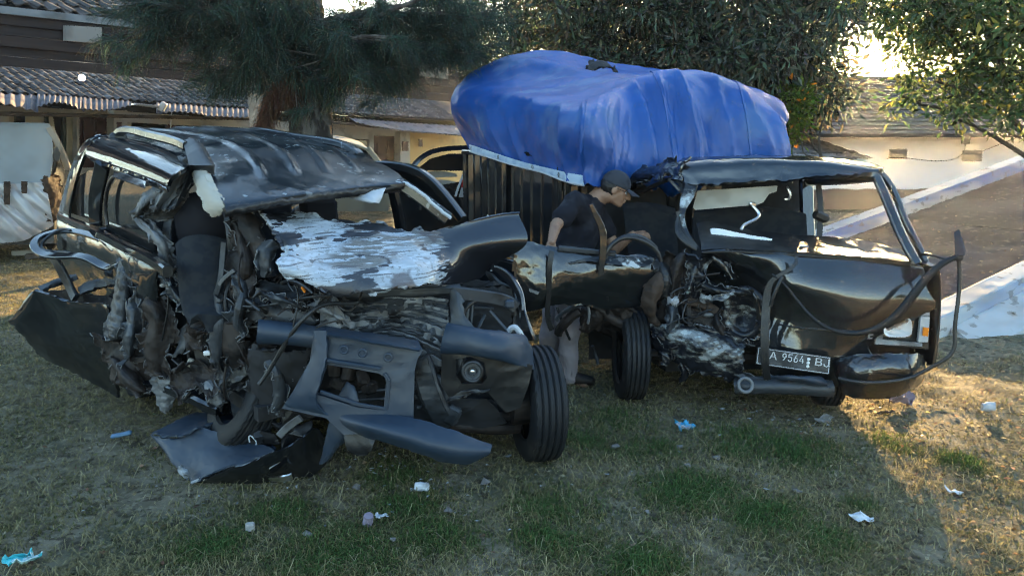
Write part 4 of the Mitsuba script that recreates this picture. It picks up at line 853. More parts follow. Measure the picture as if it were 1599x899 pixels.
def vshard(pts, wd, b, seed):
    rows = []
    for k, (u, v_, Y) in enumerate(pts):
        w_ = wd[k]
        rows.append([P(u - w_ + r.normal() * 2, v_ + r.normal() * 3, Y + .02 + r.normal() * .012), P(u - w_ * .3, v_, Y - .03 + r.normal() * .015), P(u + w_ * .35, v_ + r.normal() * 2, Y + .015 + r.normal() * .015), P(u + w_ + r.normal() * 2, v_ + r.normal() * 3, Y - .005 + r.normal() * .012)])
    k_ = obj(VN + '__torn_sheet', patch(rows, 40, 18, .006, [(.02, 4.5), (.006, 14)], .04, seed), b, smooth=8)
    for e in EDGE[2:]: obj(k_ + '__torn_edge_highlight', tube(e, .003, 0, 5), 'bare_metal', smooth=50)  # bright tubes added so the torn edges seem to catch light
for i, (pts, wd, b) in enumerate((
    ([(1100, 402, 4.95), (1092, 425, 4.93), (1082, 448, 4.93), (1072, 470, 4.96)], [8, 14, 11, 6], 'scraped_paint'),
    ([(1070, 396, 5.0), (1062, 420, 4.95), (1056, 450, 4.95), (1050, 480, 4.98)], [7, 10, 10, 5], 'rusty_steel'),
    ([(1045, 470, 5.0), (1052, 500, 4.94), (1046, 530, 4.94), (1054, 556, 4.96)], [6, 9, 9, 4], 'grey_steel'),
    ([(1100, 440, 4.92), (1122, 452, 4.9), (1150, 456, 4.88), (1180, 462, 4.9)], [8, 12, 10, 6], 'flaked_paint'),
    ([(1090, 505, 4.93), (1112, 516, 4.9), (1140, 524, 4.86), (1170, 540, 4.84)], [6, 9, 9, 5], 'scraped_paint'),
    ([(1120, 490, 4.92), (1128, 506, 4.9), (1132, 524, 4.9)], [6, 9, 5], 'rusty_steel'),
    ([(1176, 455, 4.86), (1188, 480, 4.84), (1190, 510, 4.84), (1182, 532, 4.86)], [5, 8, 8, 4], 'black_paint'),
    ([(1030, 520, 5.0), (1050, 536, 4.94), (1072, 548, 4.9), (1098, 566, 4.9)], [6, 9, 9, 5], 'scraped_paint'),
    ([(1062, 560, 4.92), (1070, 580, 4.9), (1066, 596, 4.92)], [5, 8, 4], 'scraped_paint'),
    ([(1130, 570, 4.84), (1150, 584, 4.8), (1176, 590, 4.78), (1204, 590, 4.76)], [5, 8, 8, 4], 'grey_steel'),
    ([(1112, 400, 4.92), (1132, 416, 4.92), (1148, 438, 4.94)], [6, 10, 6], 'black_paint'),
    ([(1036, 410, 5.02), (1044, 436, 4.98), (1040, 462, 4.98)], [5, 9, 5], 'black_plastic'))):
    vshard(pts, wd, b, 500 + i)
for i in range(14):
    u, v_ = r.uniform(1040, 1150), r.uniform(430, 560); a_ = r.uniform(0, 6.28); L = r.uniform(14, 45)
    p0 = P(u, v_, r.uniform(4.86, 4.95)); p2 = P(u + L * math.cos(a_), v_ + L * .7 * math.sin(a_), r.uniform(4.86, 4.95)); p1 = (p0 + p2) / 2 + r.normal(size=3) * .04
    obj(VN + '__loose_wire', tube([p0, p1, p2], r.choice([.004, .006]), 10, 6), r.choice(['black_plastic', 'rusty_steel']), smooth=50)
# straps, hoses and the mirror on its long arm
obj(VN + '__hanging_strap', strip(W3([(1244, 400, 4.70), (1226, 425, 4.66), (1206, 438, 4.68), (1197, 470, 4.68), (1194, 530, 4.64), (1198, 592, 4.66)]), .055, .014, 30, up=(0, -1, 0), scale=[.35, .45, 1, 1, .9, .8]), 'black_plastic', smooth=40)
obj(VN + '__hanging_strap', tube(W3([(1222, 432, 4.66), (1208, 462, 4.65), (1203, 478, 4.66)]), .012, 10), 'black_plastic')
obj(VN + '__loose_seal', tube(W3([(1205, 428, 4.68), (1228, 448, 4.66), (1252, 478, 4.62), (1285, 508, 4.56), (1325, 520, 4.52), (1365, 514, 4.48), (1395, 496, 4.44), (1425, 462, 4.40), (1455, 425, 4.38), (1492, 402, 4.38)]), .0185, 70, 10, scale=[.45, .5, .6, .7, .8, 1.1, 1.4, 1.4, 1.2, .9]), 'rubber', smooth=50, label='loose windscreen seal looping across the front to the mirror arm')
mk = obj(VN + '__wing_mirror', displace(refine(hull([P(u, v, y) for u, v, y in ((1490, 362, 4.40), (1498, 358, 4.38), (1508, 392, 4.36), (1506, 399, 4.36), (1492, 398, 4.40), (1490, 362, 4.46), (1498, 360, 4.46), (1507, 396, 4.45), (1493, 398, 4.46))]), .02), .002, 9), 'grey_plastic', smooth=40)
obj(mk + '__arm', tube(W3([(1496, 398, 4.40), (1498, 420, 4.40), (1496, 470, 4.38), (1491, 520, 4.36), (1488, 548, 4.35), (1482, 556, 4.35), (1460, 570, 4.38), (1432, 585, 4.42), (1400, 594, 4.38), (1350, 597, 4.37), (1310, 590, 4.46)]), .0115, 70, 10), 'black_plastic', smooth=50)
obj(mk + '__arm', tube(W3([(1436, 398, 4.66), (1450, 397, 4.58), (1480, 404, 4.42), (1494, 405, 4.40)]), .009, 12), 'black_plastic')
obj(mk + '__clamp', cbox((.05, .05, .035), .01, P(1496, 402, 4.40)), 'black_plastic')
# open driver door, crushed
DRP = ((P(800, 420, 4.95)[0], 4.95), (P(1030, 420, 5.10)[0], 5.10))
obj(VN + '__driver_door', patch([[S(u, v, DRP, o) for u, v, o in ((806, 376, 0), (840, 382, 0), (880, 390, .0), (930, 396, .02), (980, 400, .04), (1024, 406, .05))], [S(u, v, DRP, o) for u, v, o in ((800, 410, .03), (840, 415, .05), (880, 420, .06), (930, 424, .07), (980, 426, .1), (1030, 430, .08))], [S(u, v, DRP, o) for u, v, o in ((798, 450, .03), (840, 455, .06), (880, 452, .06), (930, 455, .05), (980, 458, .06), (1020, 455, .04))], [S(u, v, DRP, o) for u, v, o in ((800, 478, .0), (840, 482, .02), (880, 474, .02), (930, 478, .0), (975, 478, .0), (1008, 470, .0))]], 40, 60, .02, [(.012, 4), (.004, 12)], .012, 51), 'black_paint', smooth=40, label='open crumpled driver door')
dk = VN + '__driver_door'
obj(dk + '__top_rail', displace(refine(beam(S(872, 388, DRP, .02), S(960, 396, DRP, .05), .035, .035, up=(0, -1, 0)), .03), .006, 12), 'grey_steel', smooth=30)
obj(dk + '__trim_strip', patch([[S(888, 410, DRP, .07), S(940, 404, DRP, .09), S(1000, 402, DRP, .1), S(1022, 408, DRP, .1)], [S(892, 412, DRP, .08), S(940, 412, DRP, .11), S(985, 418, DRP, .14), S(1020, 410, DRP, .11)]], 12, 40, .01, [(.02, 9)], .01, 7), 'flaked_paint', smooth=30)
obj(dk + '__window_frame', strip([S(u, v, DRP, .14) for u, v in ((923, 319), (930, 335), (940, 358), (942, 380), (940, 410), (937, 430))], .05, .018, 30, up=(0, -1, 0), scale=[.5, .8, 1, 1, .9, .6]), 'black_paint', smooth=40)
obj(dk + '__window_frame', tube([S(u, v, DRP, .13) for u, v in ((940, 428), (941, 408), (952, 386), (972, 372), (1000, 375), (1020, 386), (1032, 408))], .016, 30), 'black_plastic', smooth=50)
obj(dk + '__window_frame', tube([S(u, v, DRP, .10) for u, v in ((946, 404), (958, 380), (978, 368), (1006, 372), (1026, 388))], .012, 30), 'grey_steel', smooth=50)
obj(dk + '__reflection_oval', displace(refine(hull([S(u, v, DRP, o) for u, v in ((826, 450), (842, 456), (840, 460), (826, 455)) for o in (.05, .085)]), .02), .002, 9), 'bare_metal', smooth=40)  # bright metal oval put in as a white reflection on the door
obj(VN + '__hanging_belt', strip(W3([(862, 392, 4.9), (858, 420, 4.88), (857, 455, 4.9), (855, 490, 4.92), (862, 515, 4.95)]), .035, .008, 24, up=(0, -1, 0)), 'black_plastic')
# rags of metal and wire below the door
for i, (pts, rad, b) in enumerate((([(868, 500, 5.1), (890, 482, 5.08), (915, 470, 5.05), (950, 452, 5.02), (955, 458, 5.0)], .014, 'grey_steel'), ([(872, 520, 5.15), (888, 498, 5.1), (905, 486, 5.08)], .03, 'rusty_steel'), ([(915, 470, 5.05), (920, 490, 5.05), (918, 505, 5.05)], .009, 'bare_metal'), ([(948, 462, 5.0), (950, 480, 5.05), (945, 500, 5.1)], .012, 'black_plastic'), ([(975, 520, 5.05), (1000, 528, 5.0), (1012, 532, 5.0)], .012, 'pale_trim'), ([(925, 540, 5.2), (932, 560, 5.22), (934, 568, 5.22)], .012, 'grey_steel'), ([(900, 470, 5.1), (930, 478, 5.1), (960, 500, 5.1), (1000, 512, 5.1), (1030, 506, 5.1)], .03, 'rusty_steel'), ([(870, 480, 5.2), (882, 512, 5.2), (890, 530, 5.25)], .008, 'black_plastic'))):
    obj(VN + '__torn_metal', displace(refine(tube(W3(pts), rad, 20, 7), .03), rad * .35, 16, i), b, smooth=30)
obj(VN + '__torn_sheet', patch([[P(914, 484, 5.12), P(930, 478, 5.1), P(955, 474, 5.08), P(995, 480, 5.05)], [P(916, 508, 5.15), P(932, 502, 5.1), P(955, 505, 5.15), P(985, 510, 5.1)], [P(920, 514, 5.2), P(935, 512, 5.15), P(955, 514, 5.2), P(1000, 530, 5.15)]], 30, 50, .008, [(.04, 7), (.015, 18)], .04, 61), 'rusty_steel', smooth=25)
obj(VN + '__sill', displace(refine(beam([.55, 6.0, .45], [1.0, 5.35, .42], .12, .18), .05), .012, 8), 'rusty_steel', smooth=30)

# ---------------------------------------------------------------- blue tarpaulin over the load
bsdf('tarp_blue', lambda p, n, uv: mix(mix((.006, .046, .20), (.009, .064, .26), smoothstep(.35, .65, fbm(p.x * 2, p.y * 2, p.z * 2, 3))), (.05, .115, .26), smoothstep(.55, .75, fbm(p.x * 3, p.y * 3, p.z * 2.5, 4)) * .6), .42, .5)
bsdf('tarp_hem', dusty((.36, .44, .52), (.25, .33, .44), 9), .6, .4)
ang = 12
BXP = (tuple(BRL), tuple(BFL))
hem = [S(733, 236, BXP, .10), S(800, 254, BXP, .09), S(862, 274, BXP, .09), S(924, 291, BXP, .10), P(1010, 289, 6.0), P(1120, 280, 6.3), P(1230, 252, 6.75)]
mid = [S(712, 195, BXP, .16), S(778, 205, BXP, .12), S(848, 218, BXP, .12), S(922, 222, BXP, .13), P(1008, 215, 5.98), P(1120, 208, 6.22), P(1229, 212, 6.75)]
upp = [S(705, 152, BXP, .18), S(770, 158, BXP, .10), S(850, 164, BXP, .08), S(921, 166, BXP, .06), P(990, 132, 6.3), P(1112, 124, 6.5), P(1218, 180, 6.85)]
inn = [P(738, 114, 8.8), P(790, 138, 7.9), P(860, 148, 7.0), P(924, 150, 6.5), P(980, 128, 6.7), P(1090, 121, 7.0), P(1180, 142, 7.3)]
def back4(z, out):
    d = np.array([.342, -.94, 0]); w = np.array([.94, .342, 0])
    FR, RR, RLc = z3(BFL + bxw * 1.85), z3(BRL + bxw * 1.85), z3(BRL)
    return [FR - d * 1.0 + w * out + [0, 0, z[0]], FR - d * 2.0 + w * out + [0, 0, z[1]], RR - d * out * .6 + w * out * .6 + [0, 0, z[2]], RR - w * .9 - d * out + [0, 0, z[3]], RLc + w * .35 - d * out + [0, 0, z[4]]]
rows = [hem + back4([1.5, 1.55, 1.6, 1.65, 1.7], .10), mid + back4([1.95, 2.0, 2.05, 2.1, 2.1], .22), upp + back4([2.2, 2.3, 2.45, 2.65, 2.6], .10), inn + back4([2.35, 2.45, 2.6, 2.75, 2.82], -.25)]
cen = np.mean([P(895, 122, 7.5), P(985, 112, 7.8)], 0)
inn[0] = P(742, 112, 8.8)
rows[2][7:] = [P(1222, 178, 7.6), P(1180, 150, 8.6), P(1070, 124, 9.3), P(955, 108, 9.5), P(830, 96, 9.3)]
rows[3] = inn + [P(1170, 140, 7.9), P(1110, 126, 8.3), P(1030, 115, 8.7), P(938, 112, 8.6), P(842, 86, 8.7)]
rows.append([cen + .45 * (np.array(q) - cen) for q in rows[3]]); rows.append([cen + .01 * (np.array(q) - cen) for q in rows[3]])
g = np.array([[np.array(q, float) for q in rr] for rr in rows])
g = np.concatenate([g[:, -3:], g, g[:, :3]], 1)
nu, nv = 130, 620
v = grid_eval(g, nu, nv)
k0, k1 = int(round(3 / 17 * (nv - 1))), int(round(15 / 17 * (nv - 1)))
nrm = np.cross(np.gradient(v, axis=0), np.gradient(v, axis=1)); nrm /= np.linalg.norm(nrm, axis=-1, keepdims=True) + 1e-9
uu, vv = np.meshgrid(np.linspace(0, 1, nu), np.arange(nv) / nv * 17, indexing='ij')
side = np.clip(1 - uu / .5, 0, 1)
q2 = np.stack([vv * 2.1 + uu * .5, uu * .8, 0 * uu], -1); q3 = np.stack([vv * 4.6 + uu * 1.6, uu * 1.1, 0 * uu + 5], -1)
q4 = np.stack([vv * 9 - uu * 9, uu * 2.6 + vv, 0 * uu + 9], -1)
crs = lambda q_, s_: np.sqrt(np.abs(2 * meshkit.noise(q_, s_) - 1) + .004) - .62
fold = -(crs(q2, 4) * .085 + crs(q3, 7) * .050 + crs(q4, 11) * .016)
front_boost = np.clip(1 - np.abs(vv - 7.3) / 2.6, 0, 1)
env = np.sin(np.clip(uu / .5, 0, 1) * np.pi) * .5 + side * .9
d = fold * env * (.55 + 1.2 * front_boost) + .03 * (meshkit.fbm(v * 2.2, 3, 2) - .5) + .024 * creases(v, 1.0, 5) + .011 * creases(v, 2.4, 8) + .005 * creases(v, 6, 18)
v = v - nrm * d[..., None]
v = v[:, k0:k1 + 1]
jag = (meshkit.noise(np.stack([vv[0] * 3, 0 * vv[0], 0 * vv[0]], -1), 9) - .5)[k0:k1 + 1] * .02
v[0, :, 2] += jag; v[1, :, 2] += jag * .6
tk = obj('tarpaulin', sheet(v, .006), 'tarp_blue', smooth=45, label='big blue plastic tarpaulin draped over the load of the black pickup', cat='tarpaulin')
nvis = int((k1 - k0) * 3.1 / 12)
from scipy.ndimage import gaussian_filter1d
hemrow = gaussian_filter1d(v[0, :nvis], 7, axis=0); hemrow2 = gaussian_filter1d(v[6, :nvis], 7, axis=0)
nh = np.cross(np.gradient(hemrow, axis=0), [0, 0, 1.0]); nh /= np.linalg.norm(nh, axis=1, keepdims=True)
sgn = -np.sign(np.mean(nh[:, 0] * -1))
out = nh * .022 * (1 if np.mean(nh @ np.array([-.94, -.342, 0])) > 0 else -1)
obj(tk + '__hem', sheet(np.array([hemrow - [0, 0, .012] + out, (hemrow + hemrow2) / 2 + out * 1.4, hemrow2 + out]), .006), 'tarp_hem', smooth=45, label='pale folded hem')
for c_, n_ in ((5.9, 62), (7.3, 66), (8.3, 66), (9.1, 60)):
    j_ = int(c_ / 17 * nv) - k0; col = v[2:n_, j_]; cn = nrm[2:n_, j_ + k0]; sg = 1 if (cn[5] @ np.array([0, -1, 0])) > 0 else -1
    obj(tk + '__seam', strip(col + cn * sg * .006, .022, .006, 0, up=cn[10] * sg), 'tarp_blue', smooth=40)
for i in range(6, nvis - 4, 26):
    e_ = trimesh.creation.torus(.016, .004); z_ = out[i] / np.linalg.norm(out[i]); x_ = np.array([0, 0, 1.0]); x_ = x_ - z_ * (x_ @ z_); x_ /= np.linalg.norm(x_)
    e_.apply_transform(frame((hemrow[i] + hemrow2[i]) / 2 + out[i] * 1.6, x_, np.cross(z_, x_), z_)); obj(tk + '__eyelet', e_, 'bare_metal', smooth=True)
obj(tk + '__rope', tube(curve([hemrow[i] + out[i] * 2 for i in range(0, nvis, 22)], 40), .008), 'pale_trim')
tv = v.reshape(-1, 3)
def ontarp(u, v_, Y, dz):
    q = P(u, v_, Y); near = tv[np.argsort(np.linalg.norm(tv[:, :2] - q[:2], axis=1))[:12]]; q[2] = near[:, 2].max() + dz; return q
obj('dark_scrap', patch([[ontarp(915, 110, 8.5, .02), ontarp(934, 110, 8.5, .10), ontarp(960, 112, 8.4, .02)], [ontarp(918, 112, 8.2, .02), ontarp(936, 112, 8.2, .05), ontarp(956, 113, 8.1, .02)]], 12, 24, .01, [(.05, 5)], .05, 8), 'interior_dark', smooth=25, label='small dark torn scrap lying on top of the blue tarpaulin', cat='scrap')
# ---------------------------------------------------------------- wrecked black off-roader
SV = 'wrecked_suv'
sh = np.array([.64, -.768]); sr = np.array([-.768, -.64])          # forward, and to the vehicle's right (the viewer's left)
O2 = P(345, 325, 3.62)[:2]
SPL = (tuple(O2 - sh * 3), tuple(O2))
def V(s, w, z): q = O2 - sh * s - sr * w; return np.array([q[0], q[1], z])   # s back from the windscreen header, w towards the left side
def SS(u, v, o=0.0): return S(u, v, SPL, o)
def add(part, m, b, smooth=35, **kw):
    k = obj(f'{SV}__{part}', m, b, smooth=smooth, **kw)
    if part in ('torn_sheet', 'torn_pillar', 'crushed_panel', 'torn_bit', 'hanging_scrap', 'crushed_pillar') and EDGE:
        for e in (EDGE[1:4:2] if part == 'torn_bit' else EDGE[1:]):
            obj(k + '__torn_edge_highlight', tube(e + .0015 * np.random.default_rng(len(scene)).normal(size=e.shape), .0032, 0, 5), 'bare_metal', smooth=50)  # pale tube along each torn edge, a highlight built as metal
    EDGE.clear(); return k
# roof with pressed beads
rows = [[P(172, 214, 5.75), P(250, 203, 6.05), P(325, 201, 6.35), P(398, 208, 6.6)], [P(240, 228, 5.0), P(330, 211, 5.3), P(420, 211, 5.6), P(508, 224, 5.9)], [P(297, 256, 4.3), P(398, 235, 4.6), P(490, 235, 4.9), P(576, 250, 5.2)], [P(334, 296, 3.82), P(430, 278, 4.1), P(522, 270, 4.4), P(614, 268, 4.7)], [P(350, 321, 3.66), P(445, 304, 3.9), P(540, 292, 4.2), P(630, 284, 4.46)], [P(353, 328, 3.64), P(447, 311, 3.88), P(541, 298, 4.18), P(630, 290, 4.45)]]
v = grid_eval(rows, 90, 110)
n = np.cross(np.gradient(v, axis=0), np.gradient(v, axis=1)); n /= np.linalg.norm(n, axis=-1, keepdims=True); n *= np.sign(n[..., 2:3])
uu, vv = np.meshgrid(np.linspace(0, 1, 90), np.linspace(0, 1, 110), indexing='ij')
h = sum(.014 * np.exp(-((vv - c) / .022) ** 2) for c in (.27, .45, .63, .80)) * np.clip((.62 - uu) / .08, 0, 1)
h += .007 * ridged(v, 2.2, 3, 3) + np.clip((uu - .6) / .4, 0, 1) * .010 * ridged(v, 7, 9, 2)
add('roof', sheet(v + n * h[..., None], .012), 'roof_paint', 40, label='dusty dented roof with pressed ribs')
hd = curve([P(352, 330, 3.64), P(447, 313, 3.88), P(541, 300, 4.18), P(626, 291, 4.44)], 60)
hd[:, 2] += .006 * (meshkit.noise(hd * 30, 3) - .5)
add('windscreen_frame', displace(refine(tube(hd, .018, 0, 8), .015), .010, 30, 5), 'black_plastic', 30, label='broken lower edge of the windscreen header')
add('windscreen_frame', tube(curve([P(356, 334, 3.68), P(447, 317, 3.92), P(541, 303, 4.22), P(620, 294, 4.46)], 30), .010), 'beige_trim')
# roof rails
add('roof_rail', displace(refine(strip(W3([(181, 222, 5.55), (186, 208, 5.48), (200, 203, 5.35), (240, 211, 4.95), (280, 221, 4.55), (298, 229, 4.36)]), .085, .055, 40, scale=[.7, .9, 1, 1, 1, 1]), .04), .002, 5), 'roof_paint', 40)
add('roof_rail__foot', patch([[P(291, 226, 4.4), P(302, 223, 4.38), P(316, 236, 4.3)], [P(297, 246, 4.22), P(312, 242, 4.18), P(326, 256, 4.1)], [P(301, 262, 4.1), P(318, 264, 4.0), P(334, 266, 3.95)]], 16, 16, .05), 'black_plastic', 40)
add('roof_rail__foot', cbox((.12, .08, .10), .03, P(184, 218, 5.5), rz=.9), 'black_plastic', 40)
add('roof_rail', strip(W3([(389, 206, 6.45), (396, 204, 6.35), (440, 210, 6.0), (500, 219, 5.62), (548, 232, 5.3), (563, 244, 5.18)]), .06, .05, 40), 'roof_paint', 40)
for u, v_, Y in ((394, 210, 6.4), (470, 219, 5.85), (556, 243, 5.22)):
    add('roof_rail__foot', cbox((.12, .06, .07), .02, P(u, v_, Y), rz=.9), 'black_plastic', 40)
# right side: cant rail, rear pillar, belt, quarter
cant = [[P(172, 214, 5.75), P(240, 230, 5.0), P(296, 258, 4.28)], [SS(150, 222, .05), SS(225, 246, .05), SS(284, 270, .04)], [SS(136, 238, .09), SS(205, 262, .09), SS(268, 284, .08)], [SS(150, 254, .12), SS(200, 270, .12), SS(262, 298, .10)]]
add('cant_rail', patch(cant, 30, 50, .02, [(.002, 3)], .006, 7), 'black_paint', 40)
rear = [[P(175, 214, 5.8), SS(150, 221, .05), SS(138, 232, .07)], [SS(132, 226, .06), SS(122, 250, .10), SS(128, 258, .11)], [SS(108, 280, .08), SS(106, 292, .13), SS(116, 298, .13)], [SS(94, 330, .10), SS(97, 342, .15), SS(108, 346, .15)], [SS(92, 352, .10), SS(96, 372, .16), SS(110, 376, .16)]]
add('rear_pillar', patch(rear, 40, 20, .02, [(.003, 5)], 0, 3), 'black_paint', 40)
add('rear_pillar', strip([SS(u, v_, .12) for u, v_ in ((160, 258), (153, 290), (149, 320), (150, 352))], .10, .03, 16, up=(0, -1, 0)), 'black_paint', 40)
add('window_frame', tube([SS(u, v_, .135) for u, v_ in ((168, 352), (165, 325), (168, 295), (178, 276), (200, 276), (230, 288))], .012, 40), 'black_plastic', 40)
add('side_glass', plate([(112, 300), (122, 276), (140, 266), (153, 268), (149, 300), (148, 345), (108, 332)], SPL, .004, .10), 'dark_glass', False, label='dark rear quarter window')
add('side_glass', plate([(170, 300), (180, 280), (205, 280), (240, 292), (236, 330), (242, 395), (166, 358)], SPL, .004, .10), 'dark_glass', False, label='dark rear door window')
add('visor_strip', patch([[SS(178, 268, .15), SS(205, 276, .15), SS(228, 284, .15)], [SS(176, 276, .19), SS(203, 286, .19), SS(226, 294, .19)]], 8, 16, .006), 'black_paint', 40)
beltm = strip([SS(u, v_, .17) for u, v_ in ((94, 338), (108, 345), (150, 362), (200, 388), (240, 408), (262, 424))], .05, .06, 40, up=(0, 0, 1))
add('belt_moulding', beltm, 'black_paint', 40)
q_ = [[SS(94, 340, .15), SS(150, 364, .15), SS(205, 392, .15), SS(245, 412, .12)], [SS(92, 380, .19), SS(150, 405, .19), SS(205, 430, .18), SS(245, 450, .12)], [SS(95, 440, .16), SS(150, 465, .16), SS(205, 490, .15), SS(245, 510, .08)], [SS(105, 500, .10), SS(150, 520, .10), SS(205, 545, .08), SS(245, 570, .05)]]
add('quarter_panel', patch(q_, 40, 50, .02, [(.012, 3), (.004, 10)], .01, 9), 'black_paint', 40)
# body shell that cannot be seen from here
add('left_side', patch([[V(-.3, 1.60, 1.06), V(1.3, 1.64, 1.09), V(2.95, 1.58, 1.09)], [V(-.3, 1.62, 1.02), V(1.3, 1.66, 1.05), V(2.95, 1.6, 1.05)], [V(-.3, 1.62, .38), V(1.3, 1.64, .38), V(2.9, 1.58, .42)]], 20, 30, .02), 'black_paint', 40)
add('tailgate', patch([[V(2.98, -.05, 1.10), V(3.10, .75, 1.10), V(2.98, 1.57, 1.10)], [V(3.0, -.05, 1.05), V(3.12, .75, 1.05), V(3.0, 1.58, 1.05)], [V(2.9, .0, .45), V(3.0, .75, .45), V(2.9, 1.55, .45)]], 20, 20, .02), 'black_paint', 40)
for s_ in (.95, 2.0, 2.85):
    add('side_pillar', strip([V(s_, 1.60, 1.06), V(s_ - .02, 1.55, 1.35), V(s_ - .05, 1.46, 1.62)], .09, .05, 8, up=(.77, .64, 0)), 'black_paint')
for a_, b_ in ((1.0, 1.95), (2.05, 2.8)):
    add('side_glass', patch([[V(a_, 1.585, 1.09), V(b_, 1.585, 1.09)], [V(a_, 1.46, 1.60), V(b_, 1.46, 1.60)]], 4, 4, .004), 'window_glass', False)
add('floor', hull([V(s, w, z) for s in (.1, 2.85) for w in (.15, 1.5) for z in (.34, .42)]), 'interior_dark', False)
EDGE.clear()
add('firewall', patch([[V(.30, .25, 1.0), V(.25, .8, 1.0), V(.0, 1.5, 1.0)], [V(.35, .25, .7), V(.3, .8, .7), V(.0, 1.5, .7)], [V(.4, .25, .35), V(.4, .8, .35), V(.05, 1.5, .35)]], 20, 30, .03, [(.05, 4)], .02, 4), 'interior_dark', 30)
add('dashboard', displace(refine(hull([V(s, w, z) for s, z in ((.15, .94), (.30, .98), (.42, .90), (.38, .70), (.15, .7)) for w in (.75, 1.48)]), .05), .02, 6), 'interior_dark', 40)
wheel(SV + '__wheel', V(2.05, .06, .33), [sr[0], sr[1], 0], .33, .2)
wheel(SV + '__wheel', V(2.05, 1.52, .33), [-sr[0], -sr[1], 0], .33, .2)
add('axle', tube([V(2.05, .0, .33), V(2.05, 1.55, .33)], .05), 'rusty_steel')
# headliner, seats
add('headliner', sheet(grid_eval([[np.array(q) - [0, 0, .05] for q in rr] for rr in rows[:5]], 12, 12), .02), 'seat_dark', 40)
add('foam_block', patch([[P(304, 274, 4.15), P(312, 269, 4.1), P(322, 266, 4.05)], [P(312, 296, 3.98), P(322, 290, 3.9), P(334, 290, 3.85)], [P(322, 318, 3.86), P(334, 314, 3.76), P(348, 312, 3.70)], [P(334, 330, 3.80), P(342, 331, 3.74), P(354, 328, 3.68)]], 24, 16, .03, [(.008, 12)], .02, 4), 'beige_trim', 35, label='pale foam and trim torn open at the front corner of the roof')
def seat(s, w, lean=.22, z0=.55):
    k = add('seat', patch([[V(s + .26 + lean, w - .22, z0 + .62), V(s + .24 + lean, w, z0 + .66), V(s + .26 + lean, w + .22, z0 + .62)], [V(s + .20 + lean * .8, w - .25, z0 + .50), V(s + .14 + lean * .8, w, z0 + .5), V(s + .20 + lean * .8, w + .25, z0 + .50)], [V(s + .16, w - .25, z0 + .1), V(s + .10, w, z0 + .1), V(s + .16, w + .25, z0 + .1)], [V(s - .1, w - .25, z0 + .06), V(s - .1, w, z0 + .03), V(s - .1, w + .25, z0 + .06)], [V(s - .36, w - .24, z0 + .02), V(s - .36, w, z0 + .02), V(s - .36, w + .24, z0 + .02)]], 30, 20, .10), 'seat_cloth', 45)
    m = cbox((.10, .27, .20), .045, (0, 0, 0)); m = displace(refine(m, .03), .004, 6)
    m.apply_transform(frame(V(s + .28 + lean, w, z0 + .78), np.r_[sh, 0], np.r_[-sr, 0], [0, 0, 1])); obj(k + '__headrest', m, 'seat_dark', 45)
seat(.80, .42); seat(.80, 1.12); seat(1.6, .42); seat(1.6, 1.12)
add('backrest', patch([[P(292, 318, 4.3), P(318, 314, 4.3), P(346, 318, 4.35)], [P(288, 340, 4.24), P(318, 338, 4.2), P(350, 340, 4.28)], [P(292, 368, 4.25), P(320, 370, 4.22), P(350, 368, 4.3)]], 16, 16, .12), 'seat_dark', 45)
add('backrest', patch([[P(288, 382, 4.1), P(312, 376, 4.05), P(345, 380, 4.1), P(352, 388, 4.15)], [P(292, 420, 4.05), P(318, 420, 3.98), P(348, 420, 4.05), P(356, 424, 4.1)], [P(296, 470, 4.0), P(322, 470, 3.95), P(350, 470, 4.0), P(362, 472, 4.05)], [P(310, 500, 3.9), P(330, 505, 3.85), P(352, 505, 3.9), P(366, 500, 3.95)]], 24, 20, .10), 'seat_cloth', 45, label='grey cloth driver seat back')
add('sun_visor', patch([[P(547, 310, 4.35), P(570, 300, 4.3), P(602, 295, 4.35)], [P(556, 311, 4.28), P(576, 310, 4.22), P(596, 306, 4.28)], [P(566, 312, 4.25), P(582, 316, 4.2), P(590, 317, 4.25)]], 12, 16, .015), 'pale_trim', 35, label='pale sun visor hanging into the windscreen opening')
# left windscreen pillar and left door frame
add('front_pillar', strip(W3([(622, 286, 4.48), (648, 302, 4.47), (672, 320, 4.46), (700, 342, 4.45)]), .075, .05, 20, up=(0, -1, 0)), 'roof_paint', 35)
ed = curve(W3([(614, 284, 4.44), (634, 288, 4.43), (662, 306, 4.42), (704, 340, 4.40)]), 50); ed += .010 * (np.stack([meshkit.noise(ed * 40, k) for k in range(3)], 1) - .5)
add('windscreen_seal', tube(ed, .011), 'pale_trim', 30)
add('door_frame', strip(W3([(588, 258, 5.15), (620, 260, 5.0), (648, 267, 4.9), (672, 282, 4.8), (698, 310, 4.72), (722, 342, 4.66)]), .06, .05, 40, up=(0, -1, 0)), 'black_paint', 40)
add('side_glass', patch([[P(606, 266, 5.08), P(640, 270, 4.96), P(664, 284, 4.86)], [P(640, 292, 5.0), P(668, 300, 4.9), P(690, 312, 4.78)], [P(690, 336, 4.86), P(704, 338, 4.78), P(714, 340, 4.7)]], 10, 10, .005), 'dark_glass', 40)
# rear glazing seen through the cabin
add('rear_glass', patch([[V(2.6, .25, 1.45), V(2.6, .9, 1.47), V(2.6, 1.4, 1.45)], [V(2.78, .2, 1.12), V(2.78, .9, 1.12), V(2.78, 1.42, 1.12)]], 6, 8, .004), 'window_glass', False)
